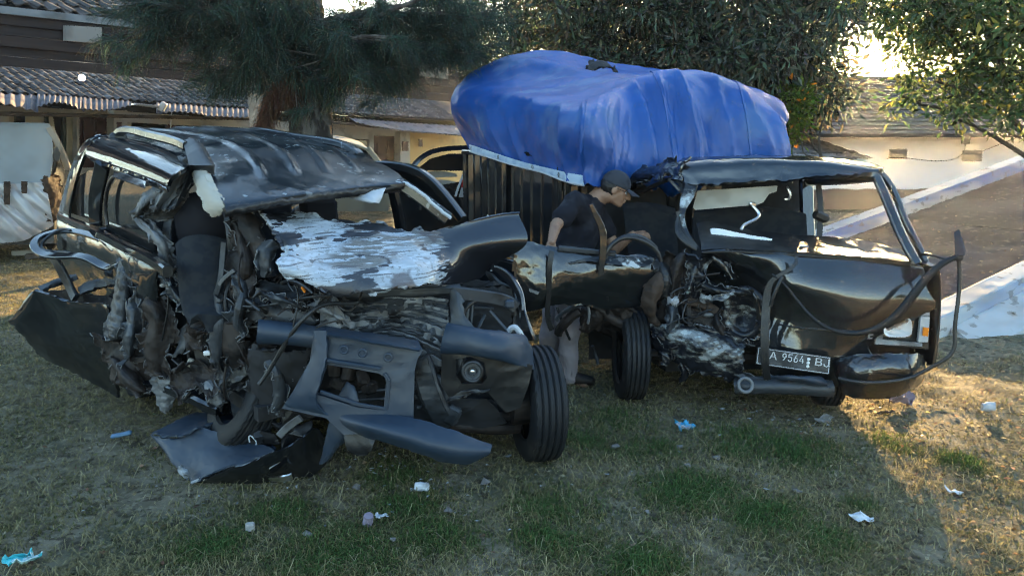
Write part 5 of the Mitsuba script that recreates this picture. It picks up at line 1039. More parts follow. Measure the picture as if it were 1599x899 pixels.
# hood: torn, folded, paint burnt and scraped off on the left half
def _hood(p, n, uv):
    a = fbm(p.x * 4 + 3, p.y * 4, p.z * 9, 3); s = fbm(p.x * 14, p.y * 14, p.z * 95, 3); b = fbm(p.x * 2.6 + 7, p.y * 2.6, p.z * 4.5, 4); w = fbm(p.x * 7, p.y * 7 + 3, p.z * 7, 4); g = fbm(p.x * 55, p.y * 55, p.z * 55, 2)
    c = mix((.30, .34, .38), (.105, .10, .09), smoothstep(.46, .60, b))
    c = mix(c, (.42, .47, .52), smoothstep(.50, .66, s) * .75)
    c = mix(c, (.16, .16, .155), smoothstep(.58, .70, g) * .6)
    c = mix(c, (.05, .03, .024), smoothstep(.58, .66, w) * .8)
    c = mix(c, (.05, .05, .055), smoothstep(.64, .68, fbm(p.x * 5, p.y * 5, p.z * 130, 2)) * .8)
    dark = dr.maximum(smoothstep(.560, .585, .70 * a + .22 * s + .08 * g), smoothstep(-.005, .02, p.x + .40 + .16 * (a - .5) + .12 * (s - .5)))
    dark = dr.maximum(dark, smoothstep(.03, .0, p.z - 1.055 + .15 * (a - .5)))
    return mix(c, (.010, .011, .016), dark)
def _hoodr(p, n, uv):
    a = fbm(p.x * 5 + 3, p.y * 5, p.z * 9, 4); s = fbm(p.x * 34, p.y * 34, p.z * 10, 3)
    return .55 - .45 * smoothstep(-.01, .02, p.x + .40 + .16 * (a - .5) + .12 * (s - .5))
bsdf('hood_paint', _hood, _hoodr, .9, clearcoat=.6)
hood = [[P(398, 336, 4.02), P(450, 343, 4.15), P(520, 350, 4.25), P(590, 354, 4.30), P(655, 363, 4.14), P(730, 347, 4.20), P(811, 331, 4.33)],
        [P(428, 362, 3.80), P(465, 358, 3.92), P(525, 368, 4.02), P(595, 374, 4.04), P(660, 377, 4.07), P(735, 365, 4.17), P(817, 352, 4.30)],
        [P(448, 394, 3.70), P(475, 388, 3.72), P(530, 394, 3.84), P(595, 396, 3.82), P(662, 394, 3.98), P(736, 386, 4.13), P(821, 380, 4.26)],
        [P(433, 408, 3.50), P(475, 414, 3.52), P(532, 422, 3.62), P(595, 424, 3.66), P(666, 416, 3.84), P(734, 408, 4.19), P(792, 401, 4.34)],
        [P(446, 426, 3.44), P(490, 446, 3.47), P(530, 461, 3.52), P(595, 452, 3.56), P(668, 444, 3.74), P(722, 440, 4.26), P(768, 424, 4.40)]]
hv = grid_eval(hood, 110, 170)
hn = np.cross(np.gradient(hv, axis=0), np.gradient(hv, axis=1)); hn /= np.linalg.norm(hn, axis=-1, keepdims=True)
lefty = np.clip((-.30 - hv[..., 0]) / .25, 0, 1)
hv = hv + hn * ((.018 * ridged(hv, 3.2, 4, 2) + .022 * creases(hv, 2.4, 6) + .007 * creases(hv, 7, 9)) * (.12 + lefty))[..., None]
w = np.zeros(hv.shape[:2]); w[:2], w[-2:], w[:, :2] = 1, 1, 1
hv += np.stack([meshkit.noise(hv * 16, k) - .5 + .6 * (meshkit.noise(hv * 48, k + 5) - .5) for k in range(3)], -1) * (w * .05 * (.15 + lefty))[..., None]
add('hood', sheet(hv, .012), 'hood_paint', 40, label='buckled hood, scraped to pale primer on its left half')
add('hood__edge_fold', patch([[P(640, 366, 4.26), P(652, 360, 4.24), P(664, 364, 4.22)], [P(646, 372, 4.16), P(656, 374, 4.12), P(668, 372, 4.1)]], 10, 12, .01, [(.02, 12)], .03, 3), 'hood_paint', 25)
add('hood__crease', strip(W3([(760, 340, 4.40), (766, 345, 4.37), (762, 352, 4.34)]), .035, .01, 10, up=(0, -1, 0)), 'peeled_primer', 30)
# crumpled radiator: wavy fins and side tank
r = np.random.default_rng(5)
def fin_y(t, k):      # t along the row, k row number 0..1
    return 458 + 92 * k + (26 * math.sin(math.pi * t) * (k - .25) * -.7) + 10 * math.sin(5.2 * t + 1.1 + k * 1.4) * (.3 + k * .9) + 14 * t
for i in range(19):
    k = i / 18; pts = []
    for t in np.linspace(0, 1, 26):
        u = 532 + t * 174 - 8 * (1 - k); pts.append(P(u, fin_y(t, k) + r.normal() * .7, 3.98 - .16 * k + .03 * math.sin(9 * t + k * 7) + r.normal() * .006))
    add('radiator_fin', strip(pts, .012, .040, 60, up=(0, -.5, 1)), 'grey_steel' if i % 3 else 'bare_metal', 30)
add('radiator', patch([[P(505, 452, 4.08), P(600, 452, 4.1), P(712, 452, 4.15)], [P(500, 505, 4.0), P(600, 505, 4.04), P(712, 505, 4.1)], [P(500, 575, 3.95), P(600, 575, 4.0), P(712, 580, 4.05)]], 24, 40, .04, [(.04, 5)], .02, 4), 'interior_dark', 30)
add('engine_block', displace(refine(hull([P(u, v_, Y) for u, v_ in ((400, 440), (560, 440), (800, 450), (420, 640), (600, 650), (790, 640)) for Y in (4.15, 4.7)]), .07), .05, 5, 3), 'interior_dark', 25)  # dark filler hull behind the radiator, standing in for engine bay shade
add('crossmember', displace(refine(beam(P(525, 459, 3.90), P(718, 452, 4.02), .05, .05), .04), .01, 8), 'grey_steel', 30)
# bumper reinforcement: left bar, carrier frame with openings and long lower blade
add('bumper_bar', patch([[P(404, 502, 3.66), P(455, 507, 3.66), P(510, 514, 3.68)], [P(402, 508, 3.60), P(455, 514, 3.60), P(510, 520, 3.62)], [P(402, 527, 3.59), P(455, 530, 3.59), P(510, 536, 3.61)], [P(403, 532, 3.68), P(455, 535, 3.68), P(510, 542, 3.68)]], 16, 30, .02, [(.004, 8)], .006, 3), 'grey_plastic', 35)
BP = ((P(500, 600, 3.58)[0], 3.58), (P(655, 600, 3.62)[0], 3.62))
def lean(wv, k=.12, z0=.8):
    wv = wv.copy(); wv[:, 1] += (wv[:, 2] - z0) * k; return wv
carrier = plate([(509, 516), (655, 540), (660, 547), (652, 560), (648, 577), (647, 655), (600, 668), (540, 672), (512, 648), (443, 634), (460, 607), (484, 563), (490, 517)], BP, .03, .0, holes=[[(512, 568), (592, 581), (601, 586), (604, 594), (601, 636), (558, 631), (497, 613)]], refine=.03, crumple=[(.008, 5)], seed=4, warp=lean)
ck = add('bumper_carrier', carrier, 'grey_plastic', 30, label='bare bumper carrier plate with a rectangular opening')
obj(ck + '__top_lip', lean_m := patch([[S(507, 510, BP, -.09), S(580, 522, BP, -.09), S(652, 533, BP, -.09)], [S(510, 517, BP, .0), S(580, 529, BP, .0), S(655, 541, BP, .0)], [S(510, 524, BP, .045), S(580, 535, BP, .045), S(654, 548, BP, .045)]], 10, 30, .012, [(.003, 8)], .003, 3), 'grey_plastic', 35)
for u, v_ in ((537, 546), (566, 551), (606, 558)):
    c_ = trimesh.creation.torus(.018, .006); c_.apply_transform(trimesh.transformations.rotation_matrix(math.pi / 2, [1, 0, 0])); c_.apply_translation(S(u, v_, BP, .055) + [0, -.0, 0]); obj(ck + '__bolt_boss', c_, 'grey_plastic', smooth=True)
for a_, b_ in (((511, 562), (594, 576)), ((600, 583), (607, 594)), ((607, 594), (604, 640)), ((500, 611), (560, 631)), ((560, 631), (603, 638))):
    obj(ck + '__opening_rim', beam(S(*a_, BP, .035), S(*b_, BP, .035), .018, .018, up=(0, -1, 0)), 'grey_plastic', 30)
obj(ck + '__side_fold', patch([[S(490, 517, BP, .0), S(509, 516, BP, .01)], [S(486, 560, BP, .02), S(508, 566, BP, .05)], [S(462, 606, BP, .03), S(496, 614, BP, .06)], [S(446, 632, BP, .02), S(512, 646, BP, .04)]], 30, 12, .012, [(.006, 9)], .006, 8), 'grey_plastic', 30)
add('lower_blade', patch([[P(522, 636, 3.62), P(580, 645, 3.58), P(650, 656, 3.54), P(710, 674, 3.50), P(768, 696, 3.50)], [P(530, 652, 3.55), P(580, 660, 3.50), P(650, 676, 3.46), P(705, 692, 3.44), P(766, 702, 3.47)], [P(538, 664, 3.55), P(584, 672, 3.48), P(650, 692, 3.44), P(704, 708, 3.43), P(762, 708, 3.47)], [P(548, 676, 3.60), P(588, 684, 3.54), P(648, 704, 3.50), P(702, 721, 3.49), P(756, 712, 3.50)]], 24, 60, .012, [(.005, 6)], .006, 12), 'grey_plastic', 35, label='long grey blade of the lower bumper pointing to the right')
add('valance_tab', patch([[P(535, 660, 3.62), P(560, 664, 3.6), P(588, 680, 3.58)], [P(540, 690, 3.6), P(562, 695, 3.57), P(584, 692, 3.56)], [P(552, 704, 3.6), P(566, 710, 3.58), P(576, 706, 3.58)]], 16, 16, .01, [(.01, 9)], .01, 5), 'black_plastic', 35)
for a_, b_, rr in (((560, 612, 3.85), (604, 608, 3.85), .012), ((556, 624, 3.85), (604, 622, 3.85), .012), ((648, 605, 3.8), (676, 600, 3.85), .014), ((648, 620, 3.8), (676, 616, 3.85), .014), ((650, 636, 3.8), (678, 630, 3.85), .014)):
    add('grille_bar', tube([P(*a_), P(*b_)], rr), 'grey_steel')
for i, (u, v_) in enumerate(((522, 576), (545, 584), (566, 590), (530, 598), (578, 604))):
    add('bracket', displace(refine(cbox((.06, .05, .08), .01, P(u, v_, 3.85), rz=i, ry=.4 * i), .03), .012, 15, i), 'rusty_steel', 25)
# left bumper corner with the lamp seat
add('bumper_corner', patch([[P(700, 508, 3.80), P(745, 514, 3.76), P(790, 521, 3.80), P(818, 526, 3.92)], [P(694, 518, 3.74), P(745, 524, 3.68), P(792, 533, 3.72), P(824, 536, 3.88)], [P(690, 540, 3.72), P(745, 545, 3.66), P(794, 552, 3.70), P(830, 556, 3.90)], [P(692, 550, 3.78), P(745, 552, 3.72), P(796, 566, 3.72), P(832, 576, 3.92)]], 24, 50, .014, [(.006, 6)], .006, 3), 'grey_plastic', 40)
LP = ((P(690, 580, 3.75)[0], 3.75), (P(830, 580, 3.80)[0], 3.80))
add('bumper_corner', plate([(690, 546), (740, 550), (800, 562), (832, 572), (826, 600), (812, 640), (790, 648), (760, 612), (700, 622), (688, 600)], LP, .02, .0, holes=[[(712, 560), (735, 556), (756, 566), (760, 590), (752, 600), (720, 600), (712, 585)]], refine=.03, crumple=[(.012, 6)], seed=8, warp=lambda wv: lean(wv, -.10, .75)), 'black_plastic', 30)
lk = add('fog_lamp', tube(curve([P(738 + 16 * math.cos(t), 580 + 16 * math.sin(t), 3.72) for t in np.linspace(0, 2 * np.pi, 33)], 0) if False else np.array([P(738 + 15 * math.cos(t), 580 + 15 * math.sin(t), 3.72) for t in np.linspace(0, 2 * np.pi, 33)]), .009), 'grey_steel', 40)
cupf = [[P(738 + q * 14 * math.cos(t), 580 + q * 14 * math.sin(t), 3.72 + .07 * (1 - q ** 2)) for t in np.linspace(0, 2 * np.pi, 17)] for q in (1, .8, .55, .3, .05)]
obj(lk + '__reflector', patch(cupf, 16, 40, .004, [(.006, 20)]), 'bare_metal', 40)
m = trimesh.creation.icosphere(2, .02); m.apply_translation(P(738, 579, 3.75)); obj(lk + '__bulb', m, 'chrome', smooth=True)
add('lamp_bracket', patch([[P(690, 560, 3.84), P(712, 556, 3.82), P(728, 556, 3.82)], [P(686, 588, 3.84), P(706, 590, 3.8), P(714, 584, 3.8)], [P(668, 576, 3.85), P(690, 612, 3.8), P(716, 604, 3.78)], [P(676, 640, 3.85), P(700, 626, 3.78), P(762, 608, 3.76)]], 24, 24, .012, [(.02, 8)], .02, 12), 'grey_steel', 30)
add('crossmember', displace(refine(strip(W3([(655, 560, 3.80), (668, 600, 3.78), (684, 640, 3.80), (700, 660, 3.85)]), .11, .05, 20, up=(0, -1, 0)), .03), .010, 9), 'grey_steel', 30)
add('suspension_arm', displace(refine(tube(W3([(690, 640, 3.95), (740, 648, 4.0), (800, 652, 4.1)]), .03, 12), .03), .006, 9), 'rusty_steel', 35)
add('suspension_arm', displace(refine(tube(W3([(700, 662, 3.95), (755, 668, 4.0), (808, 666, 4.1)]), .035, 12), .03), .008, 9), 'rusty_steel', 35)
add('suspension_arm', tube(W3([(650, 640, 4.0), (720, 630, 4.05), (805, 632, 4.15)]), .018, 12), 'grey_steel')
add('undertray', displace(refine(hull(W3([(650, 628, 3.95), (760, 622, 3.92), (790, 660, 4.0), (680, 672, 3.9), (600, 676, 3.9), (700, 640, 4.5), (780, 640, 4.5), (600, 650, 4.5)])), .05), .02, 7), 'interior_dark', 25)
add('bracket', displace(refine(cbox((.07, .05, .10), .01, P(705, 648, 3.82), ry=.5), .03), .012, 15, 3), 'grey_steel', 25)
# headlamp opening, inner wing and wing edge on the right
def ell(u, v, ru, rv, Y, n=30): return np.array([P(u + ru * math.cos(t), v + rv * math.sin(t), Y + .06 * math.cos(t)) for t in np.linspace(0, 2 * np.pi, n + 1)])
add('headlamp_panel', patch([[P(705, 452, 3.92), P(716, 455, 3.90), P(726, 470, 3.88)], [P(705, 475, 3.90), P(716, 480, 3.86), P(724, 490, 3.86)], [P(705, 500, 3.86), P(722, 503, 3.83), P(742, 514, 3.82)], [P(702, 512, 3.84), P(724, 512, 3.82), P(748, 518, 3.80)]], 24, 16, .02, [(.01, 10)], .01, 5), 'grey_steel', 30)
add('headlamp_panel', strip(W3([(706, 456, 3.92), (735, 460, 3.94), (765, 464, 3.98), (790, 470, 4.02), (806, 480, 4.04)]), .07, .03, 24, up=(0, -1, 0)), 'grey_steel', 30)
add('headlamp_panel', tube(ell(764, 493, 40, 28, 3.98)[14:31], .012), 'black_plastic')
for a_, b_ in (((732, 472, 3.98), (728, 505, 3.95)), ((738, 470, 4.0), (735, 508, 3.97)), ((757, 492, 4.0), (745, 515, 3.9)), ((765, 485, 4.0), (795, 520, 3.95)), ((740, 480, 4.05), (770, 482, 4.1))):
    add('inner_strut', tube([P(*a_), P(*b_)], .010), 'grey_steel')
add('inner_well', patch([[P(722, 462, 4.15), P(770, 466, 4.2), P(812, 476, 4.25)], [P(722, 495, 4.2), P(770, 495, 4.3), P(816, 500, 4.3)], [P(722, 530, 4.1), P(770, 530, 4.15), P(818, 535, 4.2)]], 14, 20, .02), 'interior_dark', 30)
add('wing_edge', strip(W3([(768, 416, 4.22), (784, 424, 4.18), (800, 440, 4.12), (812, 460, 4.06), (816, 485, 4.02), (820, 505, 3.98), (829, 530, 3.96)]), .05, .02, 40, up=(0, -1, 0), scale=[.7, 1, 1.1, .9, .8, 1.2, 1.3]), 'black_paint', 40)
add('wing_edge', tube(W3([(772, 416, 4.20), (790, 424, 4.15), (806, 444, 4.08), (814, 462, 4.03), (816, 484, 4.0)]), .006, 30), 'bare_metal')  # thin bright tube put in as the highlight along the wing edge
add('inner_wing', patch([[P(760, 425, 4.25), P(785, 440, 4.2), P(800, 452, 4.15)], [P(770, 445, 4.25), P(798, 460, 4.2), P(810, 472, 4.12)], [P(790, 465, 4.2), P(806, 480, 4.15), P(816, 500, 4.08)]], 16, 16, .015, [(.012, 9)], .01, 3), 'grey_steel', 35)
add('headlamp_clip', cbox((.05, .04, .045), .008, P(796, 474, 4.0)), 'grey_plastic')
add('headlamp_clip', cbox((.16, .05, .03), .008, P(758, 457, 4.02), ry=.2), 'black_plastic')
add('headlamp_clip', displace(refine(tube(W3([(795, 516, 3.92), (806, 512, 3.9), (812, 520, 3.9), (818, 528, 3.9)]), .014, 12), .02), .004, 20), 'pale_trim', 35)
add('wing', patch([[P(770, 418, 4.26), P(820, 440, 4.5), P(860, 450, 4.85)], [P(818, 480, 4.10), P(846, 500, 4.35), P(880, 510, 4.75)], [P(828, 530, 3.98), P(850, 530, 4.3), P(886, 530, 4.7)]], 20, 24, .014, [(.008, 5)], .004, 4), 'black_paint', 40) if False else None
# front wheels
ax = np.array([-.972, -.235, .02])
wheel(SV + '__wheel', [P(838, 640, 4.12)[0], 4.12, .335], ax, .335, .205)
add('brake_drum', tube([np.array([P(838, 640, 4.12)[0], 4.12, .335]) + ax * k for k in (.06, .16)], .12, 0, 20), 'rusty_steel', 40)
wheel(SV + '__wheel', P(386, 612, 4.14), [-.72, -.55, .42], .33, .2)
# torn right-hand side: peeled door, its window frame, crushed pillar, hanging sheet
door = [[P(18, 498, 5.00), P(50, 462, 4.80), P(60, 453, 4.76), P(100, 468, 4.66), P(150, 473, 4.56), P(170, 492, 4.52)],
        [P(24, 508, 4.98), P(56, 488, 4.84), P(80, 484, 4.80), P(110, 496, 4.70), P(150, 505, 4.60), P(172, 518, 4.55)],
        [P(36, 522, 5.00), P(66, 516, 4.90), P(92, 520, 4.85), P(120, 530, 4.77), P(152, 540, 4.66), P(172, 552, 4.60)],
        [P(50, 538, 5.06), P(78, 545, 4.98), P(104, 552, 4.92), P(130, 560, 4.84), P(158, 568, 4.74), P(178, 580, 4.68)],
        [P(62, 553, 5.16), P(88, 566, 5.10), P(112, 578, 5.04), P(138, 592, 4.96), P(166, 606, 4.88), P(190, 618, 4.80)]]
dk2 = add('torn_door', patch(door, 50, 60, .02, [(.010, 3.5), (.004, 12)], .012, 13), 'black_paint', 40, label='door torn outward towards the grass, its window frame peeled off')
obj(dk2 + '__handle_edge', displace(refine(tube(W3([(20, 500, 5.0), (32, 490, 4.98), (45, 470, 4.96), (56, 458, 4.95)]), .022, 14), .02), .006, 20), 'black_paint', 35)
obj(dk2 + '__window_frame', strip(W3([(240, 412, 4.55), (170, 378, 4.95), (120, 362, 5.2), (95, 361, 5.25), (66, 368, 5.2), (54, 379, 5.1), (66, 396, 4.95), (100, 400, 4.82), (140, 404, 4.7), (172, 418, 4.58), (190, 410, 4.5), (210, 414, 4.45), (240, 432, 4.38)]), .055, .022, 90, up=(0, -.4, 1)), 'black_paint', 40)
obj(dk2 + '__window_frame', tube(W3([(110, 360, 5.2), (80, 366, 5.2), (66, 380, 5.12), (74, 392, 5.0), (110, 396, 4.85)]), .010, 30), 'grey_steel')
obj(dk2 + '__window_channel', strip(W3([(78, 396, 4.95), (90, 412, 4.92), (104, 438, 4.92), (118, 466, 4.86)]), .06, .03, 20, up=(0, -1, 0)), 'black_plastic', 35)
obj(dk2 + '__inner_rail', patch([[P(62, 452, 5.02), P(80, 442, 5.06), P(100, 434, 5.1), P(120, 431, 5.14)], [P(66, 456, 4.98), P(82, 448, 5.02), P(102, 440, 5.06), P(122, 434, 5.1)]], 8, 20, .03, [(.006, 10)], .01, 3), 'grey_steel', 30)
obj(dk2 + '__inner_rail', patch([[P(126, 452, 4.95), P(145, 441, 4.95), P(170, 436, 4.9), P(188, 432, 4.85)], [P(130, 460, 4.92), P(150, 452, 4.9), P(172, 446, 4.86), P(188, 444, 4.8)]], 8, 20, .04, [(.01, 10)], .01, 5), 'grey_steel', 30)
obj(dk2 + '__inner_skin', patch([[P(58, 458, 5.05), P(100, 455, 5.0), P(150, 462, 4.9), P(186, 470, 4.8)], [P(60, 500, 5.1), P(100, 510, 5.02), P(150, 520, 4.9), P(186, 530, 4.8)], [P(80, 540, 5.08), P(110, 560, 5.0), P(150, 580, 4.88), P(186, 600, 4.78)]], 20, 30, .02, [(.03, 5)], .01, 6), 'rusty_steel', 30)
add('crushed_pillar', patch([[P(186, 412, 4.50), P(194, 408, 4.44), P(204, 412, 4.46)], [P(184, 440, 4.50), P(192, 440, 4.40), P(203, 444, 4.44)], [P(176, 478, 4.50), P(188, 480, 4.38), P(202, 478, 4.42)], [P(168, 510, 4.50), P(182, 515, 4.36), P(196, 512, 4.42)], [P(164, 526, 4.50), P(178, 530, 4.38), P(192, 526, 4.44)]], 40, 20, .012, [(.024, 8), (.008, 25)], .02, 3), 'grey_steel', 30, label='crushed grey centre pillar')
add('torn_sheet', patch([[P(164, 524, 4.52), P(180, 528, 4.42), P(206, 530, 4.40)], [P(170, 560, 4.5), P(188, 560, 4.4), P(214, 562, 4.38)], [P(180, 585, 4.5), P(194, 590, 4.4), P(220, 590, 4.38)], [P(188, 604, 4.5), P(204, 604, 4.45), P(222, 606, 4.4)]], 40, 30, .010, [(.045, 3), (.010, 10)], .04, 21), 'rusty_steel', 9)
add('torn_sheet', patch([[P(202, 440, 4.45), P(230, 436, 4.36), P(262, 440, 4.36)], [P(208, 490, 4.42), P(236, 486, 4.30), P(270, 488, 4.34)], [P(206, 540, 4.42), P(236, 545, 4.30), P(272, 548, 4.34)], [P(216, 590, 4.42), P(240, 600, 4.34), P(262, 590, 4.36)]], 50, 40, .010, [(.055, 2.6), (.012, 8)], .045, 27), 'rusty_steel', 9, label='crumpled brownish inner sheet below the roof pillar')
add('torn_sheet', patch([[P(280, 520, 4.24), P(296, 500, 4.20), P(313, 480, 4.2)], [P(278, 540, 4.2), P(298, 520, 4.14), P(320, 488, 4.16)], [P(272, 558, 4.2), P(300, 530, 4.12), P(328, 496, 4.14)]], 24, 30, .010, [(.008, 8)], .012, 4), 'grey_steel', 30, label='dark folded triangular plate')
add('hanging_scrap', patch([[P(244, 584, 4.34), P(258, 584, 4.30), P(276, 590, 4.30)], [P(246, 606, 4.32), P(260, 606, 4.27), P(274, 608, 4.28)], [P(248, 622, 4.32), P(258, 624, 4.28), P(268, 622, 4.29)], [P(258, 638, 4.32), P(261, 642, 4.31), P(263, 638, 4.31)]], 36, 20, .008, [(.03, 8), (.010, 25)], .02, 9), 'bare_metal', 28, label='pale scrap of sheet metal hanging down to the grass')
add('bent_panel', patch([[P(255, 428, 4.30), P(266, 424, 4.26), P(278, 428, 4.26)], [P(253, 445, 4.28), P(264, 444, 4.22), P(277, 446, 4.24)], [P(254, 458, 4.30), P(265, 462, 4.26), P(278, 460, 4.26)]], 20, 16, .01, [(.006, 9)], .015, 5), 'roof_paint', 35)
add('torn_pillar', patch([[P(266, 274, 4.30), P(282, 246, 4.40), P(302, 256, 4.36)], [P(236, 290, 4.34), P(268, 282, 4.24), P(298, 284, 4.28)], [P(222, 306, 4.34), P(256, 308, 4.20), P(293, 306, 4.24)], [P(212, 330, 4.34), P(246, 332, 4.20), P(286, 320, 4.24)], [P(214, 340, 4.32), P(236, 340, 4.22), P(264, 336, 4.24)]], 60, 50, .012, [(.05, 3), (.012, 9)], .04, 35), 'bare_metal', 9, label='ripped and twisted silver metal of the door pillar below the roof')
add('torn_pillar', strip(W3([(216, 334, 4.28), (226, 350, 4.24), (246, 366, 4.22), (258, 384, 4.20), (264, 410, 4.20), (276, 440, 4.18), (292, 462, 4.16), (300, 478, 4.16)]), .055, .014, 50, up=(0, -1, 0), scale=[1.1, 1.2, 1.1, .8, 1.0, .9, .7, .6]), 'bare_metal', 30)
add('torn_pillar', strip(W3([(282, 262, 4.32), (276, 300, 4.26), (268, 330, 4.24), (262, 352, 4.22), (262, 376, 4.2)]), .05, .02, 30, up=(0, -1, 0)), 'grey_steel', 30)
add('seat_belt', strip(W3([(300, 470, 4.06), (308, 510, 4.04), (318, 560, 4.02), (332, 610, 4.05), (336, 640, 4.1)]), .085, .012, 30, up=(0, -1, 0)), 'black_plastic', 35)
add('door_strut', beam(P(244, 394, 4.34), P(210, 414, 4.42), .04, .03), 'black_plastic')
add('door_strut', beam(P(242, 376, 4.28), P(244, 424, 4.30), .025, .02), 'grey_steel')
add('inner_panel', patch([[P(205, 420, 4.75), P(260, 400, 4.6), P(330, 470, 4.45), P(400, 430, 4.3)], [P(205, 500, 4.75), P(260, 500, 4.6), P(330, 540, 4.45), P(400, 500, 4.3)], [P(205, 600, 4.72), P(260, 610, 4.6), P(330, 620, 4.5), P(420, 620, 4.4)]], 30, 40, .02, [(.05, 5)], .02, 8), 'interior_dark', 28)  # dark backing sheet behind the torn side, standing in for shade
coil = np.array([P(352, 560, 4.02) + [.055 * math.cos(a_), .055 * math.sin(a_), .011 * a_ - .10] for a_ in np.linspace(0, 6.283 * 4.5, 90)])
add('coil_spring', tube(coil, .009, 0, 8), 'rusty_steel', 50)
add('damper', tube([P(352, 600, 4.02), P(352, 520, 4.02)], .022, 0, 14), 'grey_steel', 40)
add('sill', displace(refine(strip(W3([(208, 606, 4.42), (250, 600, 4.36), (300, 616, 4.2), (345, 636, 4.12)]), .10, .06, 24), .03), .012, 9), 'black_paint', 25)
for i, pts in enumerate(([(258, 430, 4.2), (262, 480, 4.16), (252, 540, 4.2), (258, 590, 4.22)], [(300, 500, 4.1), (292, 540, 4.08), (300, 590, 4.1), (288, 622, 4.14)], [(230, 470, 4.3), (224, 520, 4.26), (232, 560, 4.28)], [(360, 440, 3.95), (352, 480, 3.9), (360, 520, 3.9), (350, 570, 3.94)], [(318, 480, 4.12), (335, 500, 4.1), (342, 540, 4.05)])):
    add('loose_wire', tube(W3(pts), (.005, .008, .006, .009, .005)[i], 24, 6), ('black_plastic', 'black_plastic', 'rusty_steel', 'black_plastic', 'bare_metal')[i], 50)
for a_, b_, w_, b2 in (((300, 380), (306, 470), .03, 'grey_steel'), ((352, 330), (358, 420), .035, 'black_plastic'), ((370, 420), (340, 500), .03, 'grey_steel'), ((205, 560), (262, 548), .035, 'rusty_steel'), ((216, 470), (262, 462), .03, 'grey_steel')):
    add('bent_rail', displace(refine(strip([P(*a_, 4.08 if a_[0] > 290 else 4.30), P((a_[0] + b_[0]) / 2 + 5, (a_[1] + b_[1]) / 2 + 4, 4.02 if a_[0] > 290 else 4.26), P(*b_, 4.06 if a_[0] > 290 else 4.28)], w_, .012, 16, up=(0, -1, 0)), .02), .004, 14), b2, 25)
r = np.random.default_rng(64)
def shard(pts, wd, b, seed):
    rows = []
    for k, (u, v_, Y) in enumerate(pts):
        w_ = wd[k] if isinstance(wd, (list, tuple)) else wd
        rows.append([P(u - w_ + r.normal() * 2, v_ + r.normal() * 3, Y + .02 + r.normal() * .012), P(u - w_ * .3, v_, Y - .03 + r.normal() * .015), P(u + w_ * .35, v_ + r.normal() * 2, Y + .015 + r.normal() * .015), P(u + w_ + r.normal() * 2, v_ + r.normal() * 3, Y - .005 + r.normal() * .012)])
    add('torn_sheet', patch(rows, 44, 18, .006, [(.030, 5.5), (.010, 13)], .05, seed), b, 8)
for i, (pts, wd, b) in enumerate((
    ([(290, 250, 4.28), (276, 276, 4.2), (262, 300, 4.16), (240, 330, 4.14)], [8, 14, 12, 6], 'bare_metal'),
    ([(262, 282, 4.2), (244, 300, 4.16), (228, 318, 4.14), (216, 338, 4.16)], [6, 12, 10, 5], 'bare_metal'),
    ([(298, 262, 4.25), (292, 285, 4.18), (284, 305, 4.14), (270, 326, 4.12)], [4, 9, 9, 4], 'grey_steel'),
    ([(218, 338, 4.2), (232, 352, 4.14), (252, 372, 4.1), (262, 398, 4.1), (268, 424, 4.1)], [6, 9, 10, 8, 5], 'bare_metal'),
    ([(258, 404, 4.14), (262, 430, 4.1), (276, 458, 4.08), (290, 480, 4.08)], [7, 12, 9, 4], 'roof_paint'),
    ([(212, 430, 4.36), (216, 470, 4.3), (212, 510, 4.28), (206, 560, 4.3)], [9, 17, 19, 8], 'grey_steel'),
    ([(240, 470, 4.26), (252, 505, 4.20), (246, 545, 4.2), (250, 585, 4.24)], [14, 24, 22, 9], 'rusty_steel'),
    ([(180, 560, 4.4), (196, 580, 4.34), (214, 600, 4.3), (228, 612, 4.3)], [8, 9, 9, 5], 'rusty_steel'),
    ([(344, 470, 3.96), (350, 510, 3.9), (346, 545, 3.9), (352, 585, 3.92)], [10, 17, 15, 7], 'grey_steel'),
    ([(372, 430, 3.9), (384, 460, 3.84), (376, 490, 3.84), (384, 520, 3.86)], [8, 11, 10, 5], 'grey_steel'),
    ([(372, 350, 4.0), (382, 380, 3.94), (388, 412, 3.9), (380, 440, 3.92)], [6, 10, 9, 5], 'rusty_steel'),
    ([(400, 455, 3.74), (424, 462, 3.7), (452, 470, 3.68), (480, 486, 3.7)], [7, 9, 9, 5], 'grey_steel'),
    ([(500, 470, 3.74), (512, 482, 3.7), (524, 492, 3.7), (540, 498, 3.74)], [7, 9, 8, 5], 'bare_metal'),
    ([(420, 560, 3.8), (436, 584, 3.76), (440, 612, 3.76), (428, 640, 3.8)], [7, 10, 9, 5], 'grey_steel'),
    ([(325, 596, 4.0), (338, 612, 3.96), (346, 630, 3.96)], [5, 9, 6], 'bare_metal'))):
    shard(pts, wd, b, 300 + i)
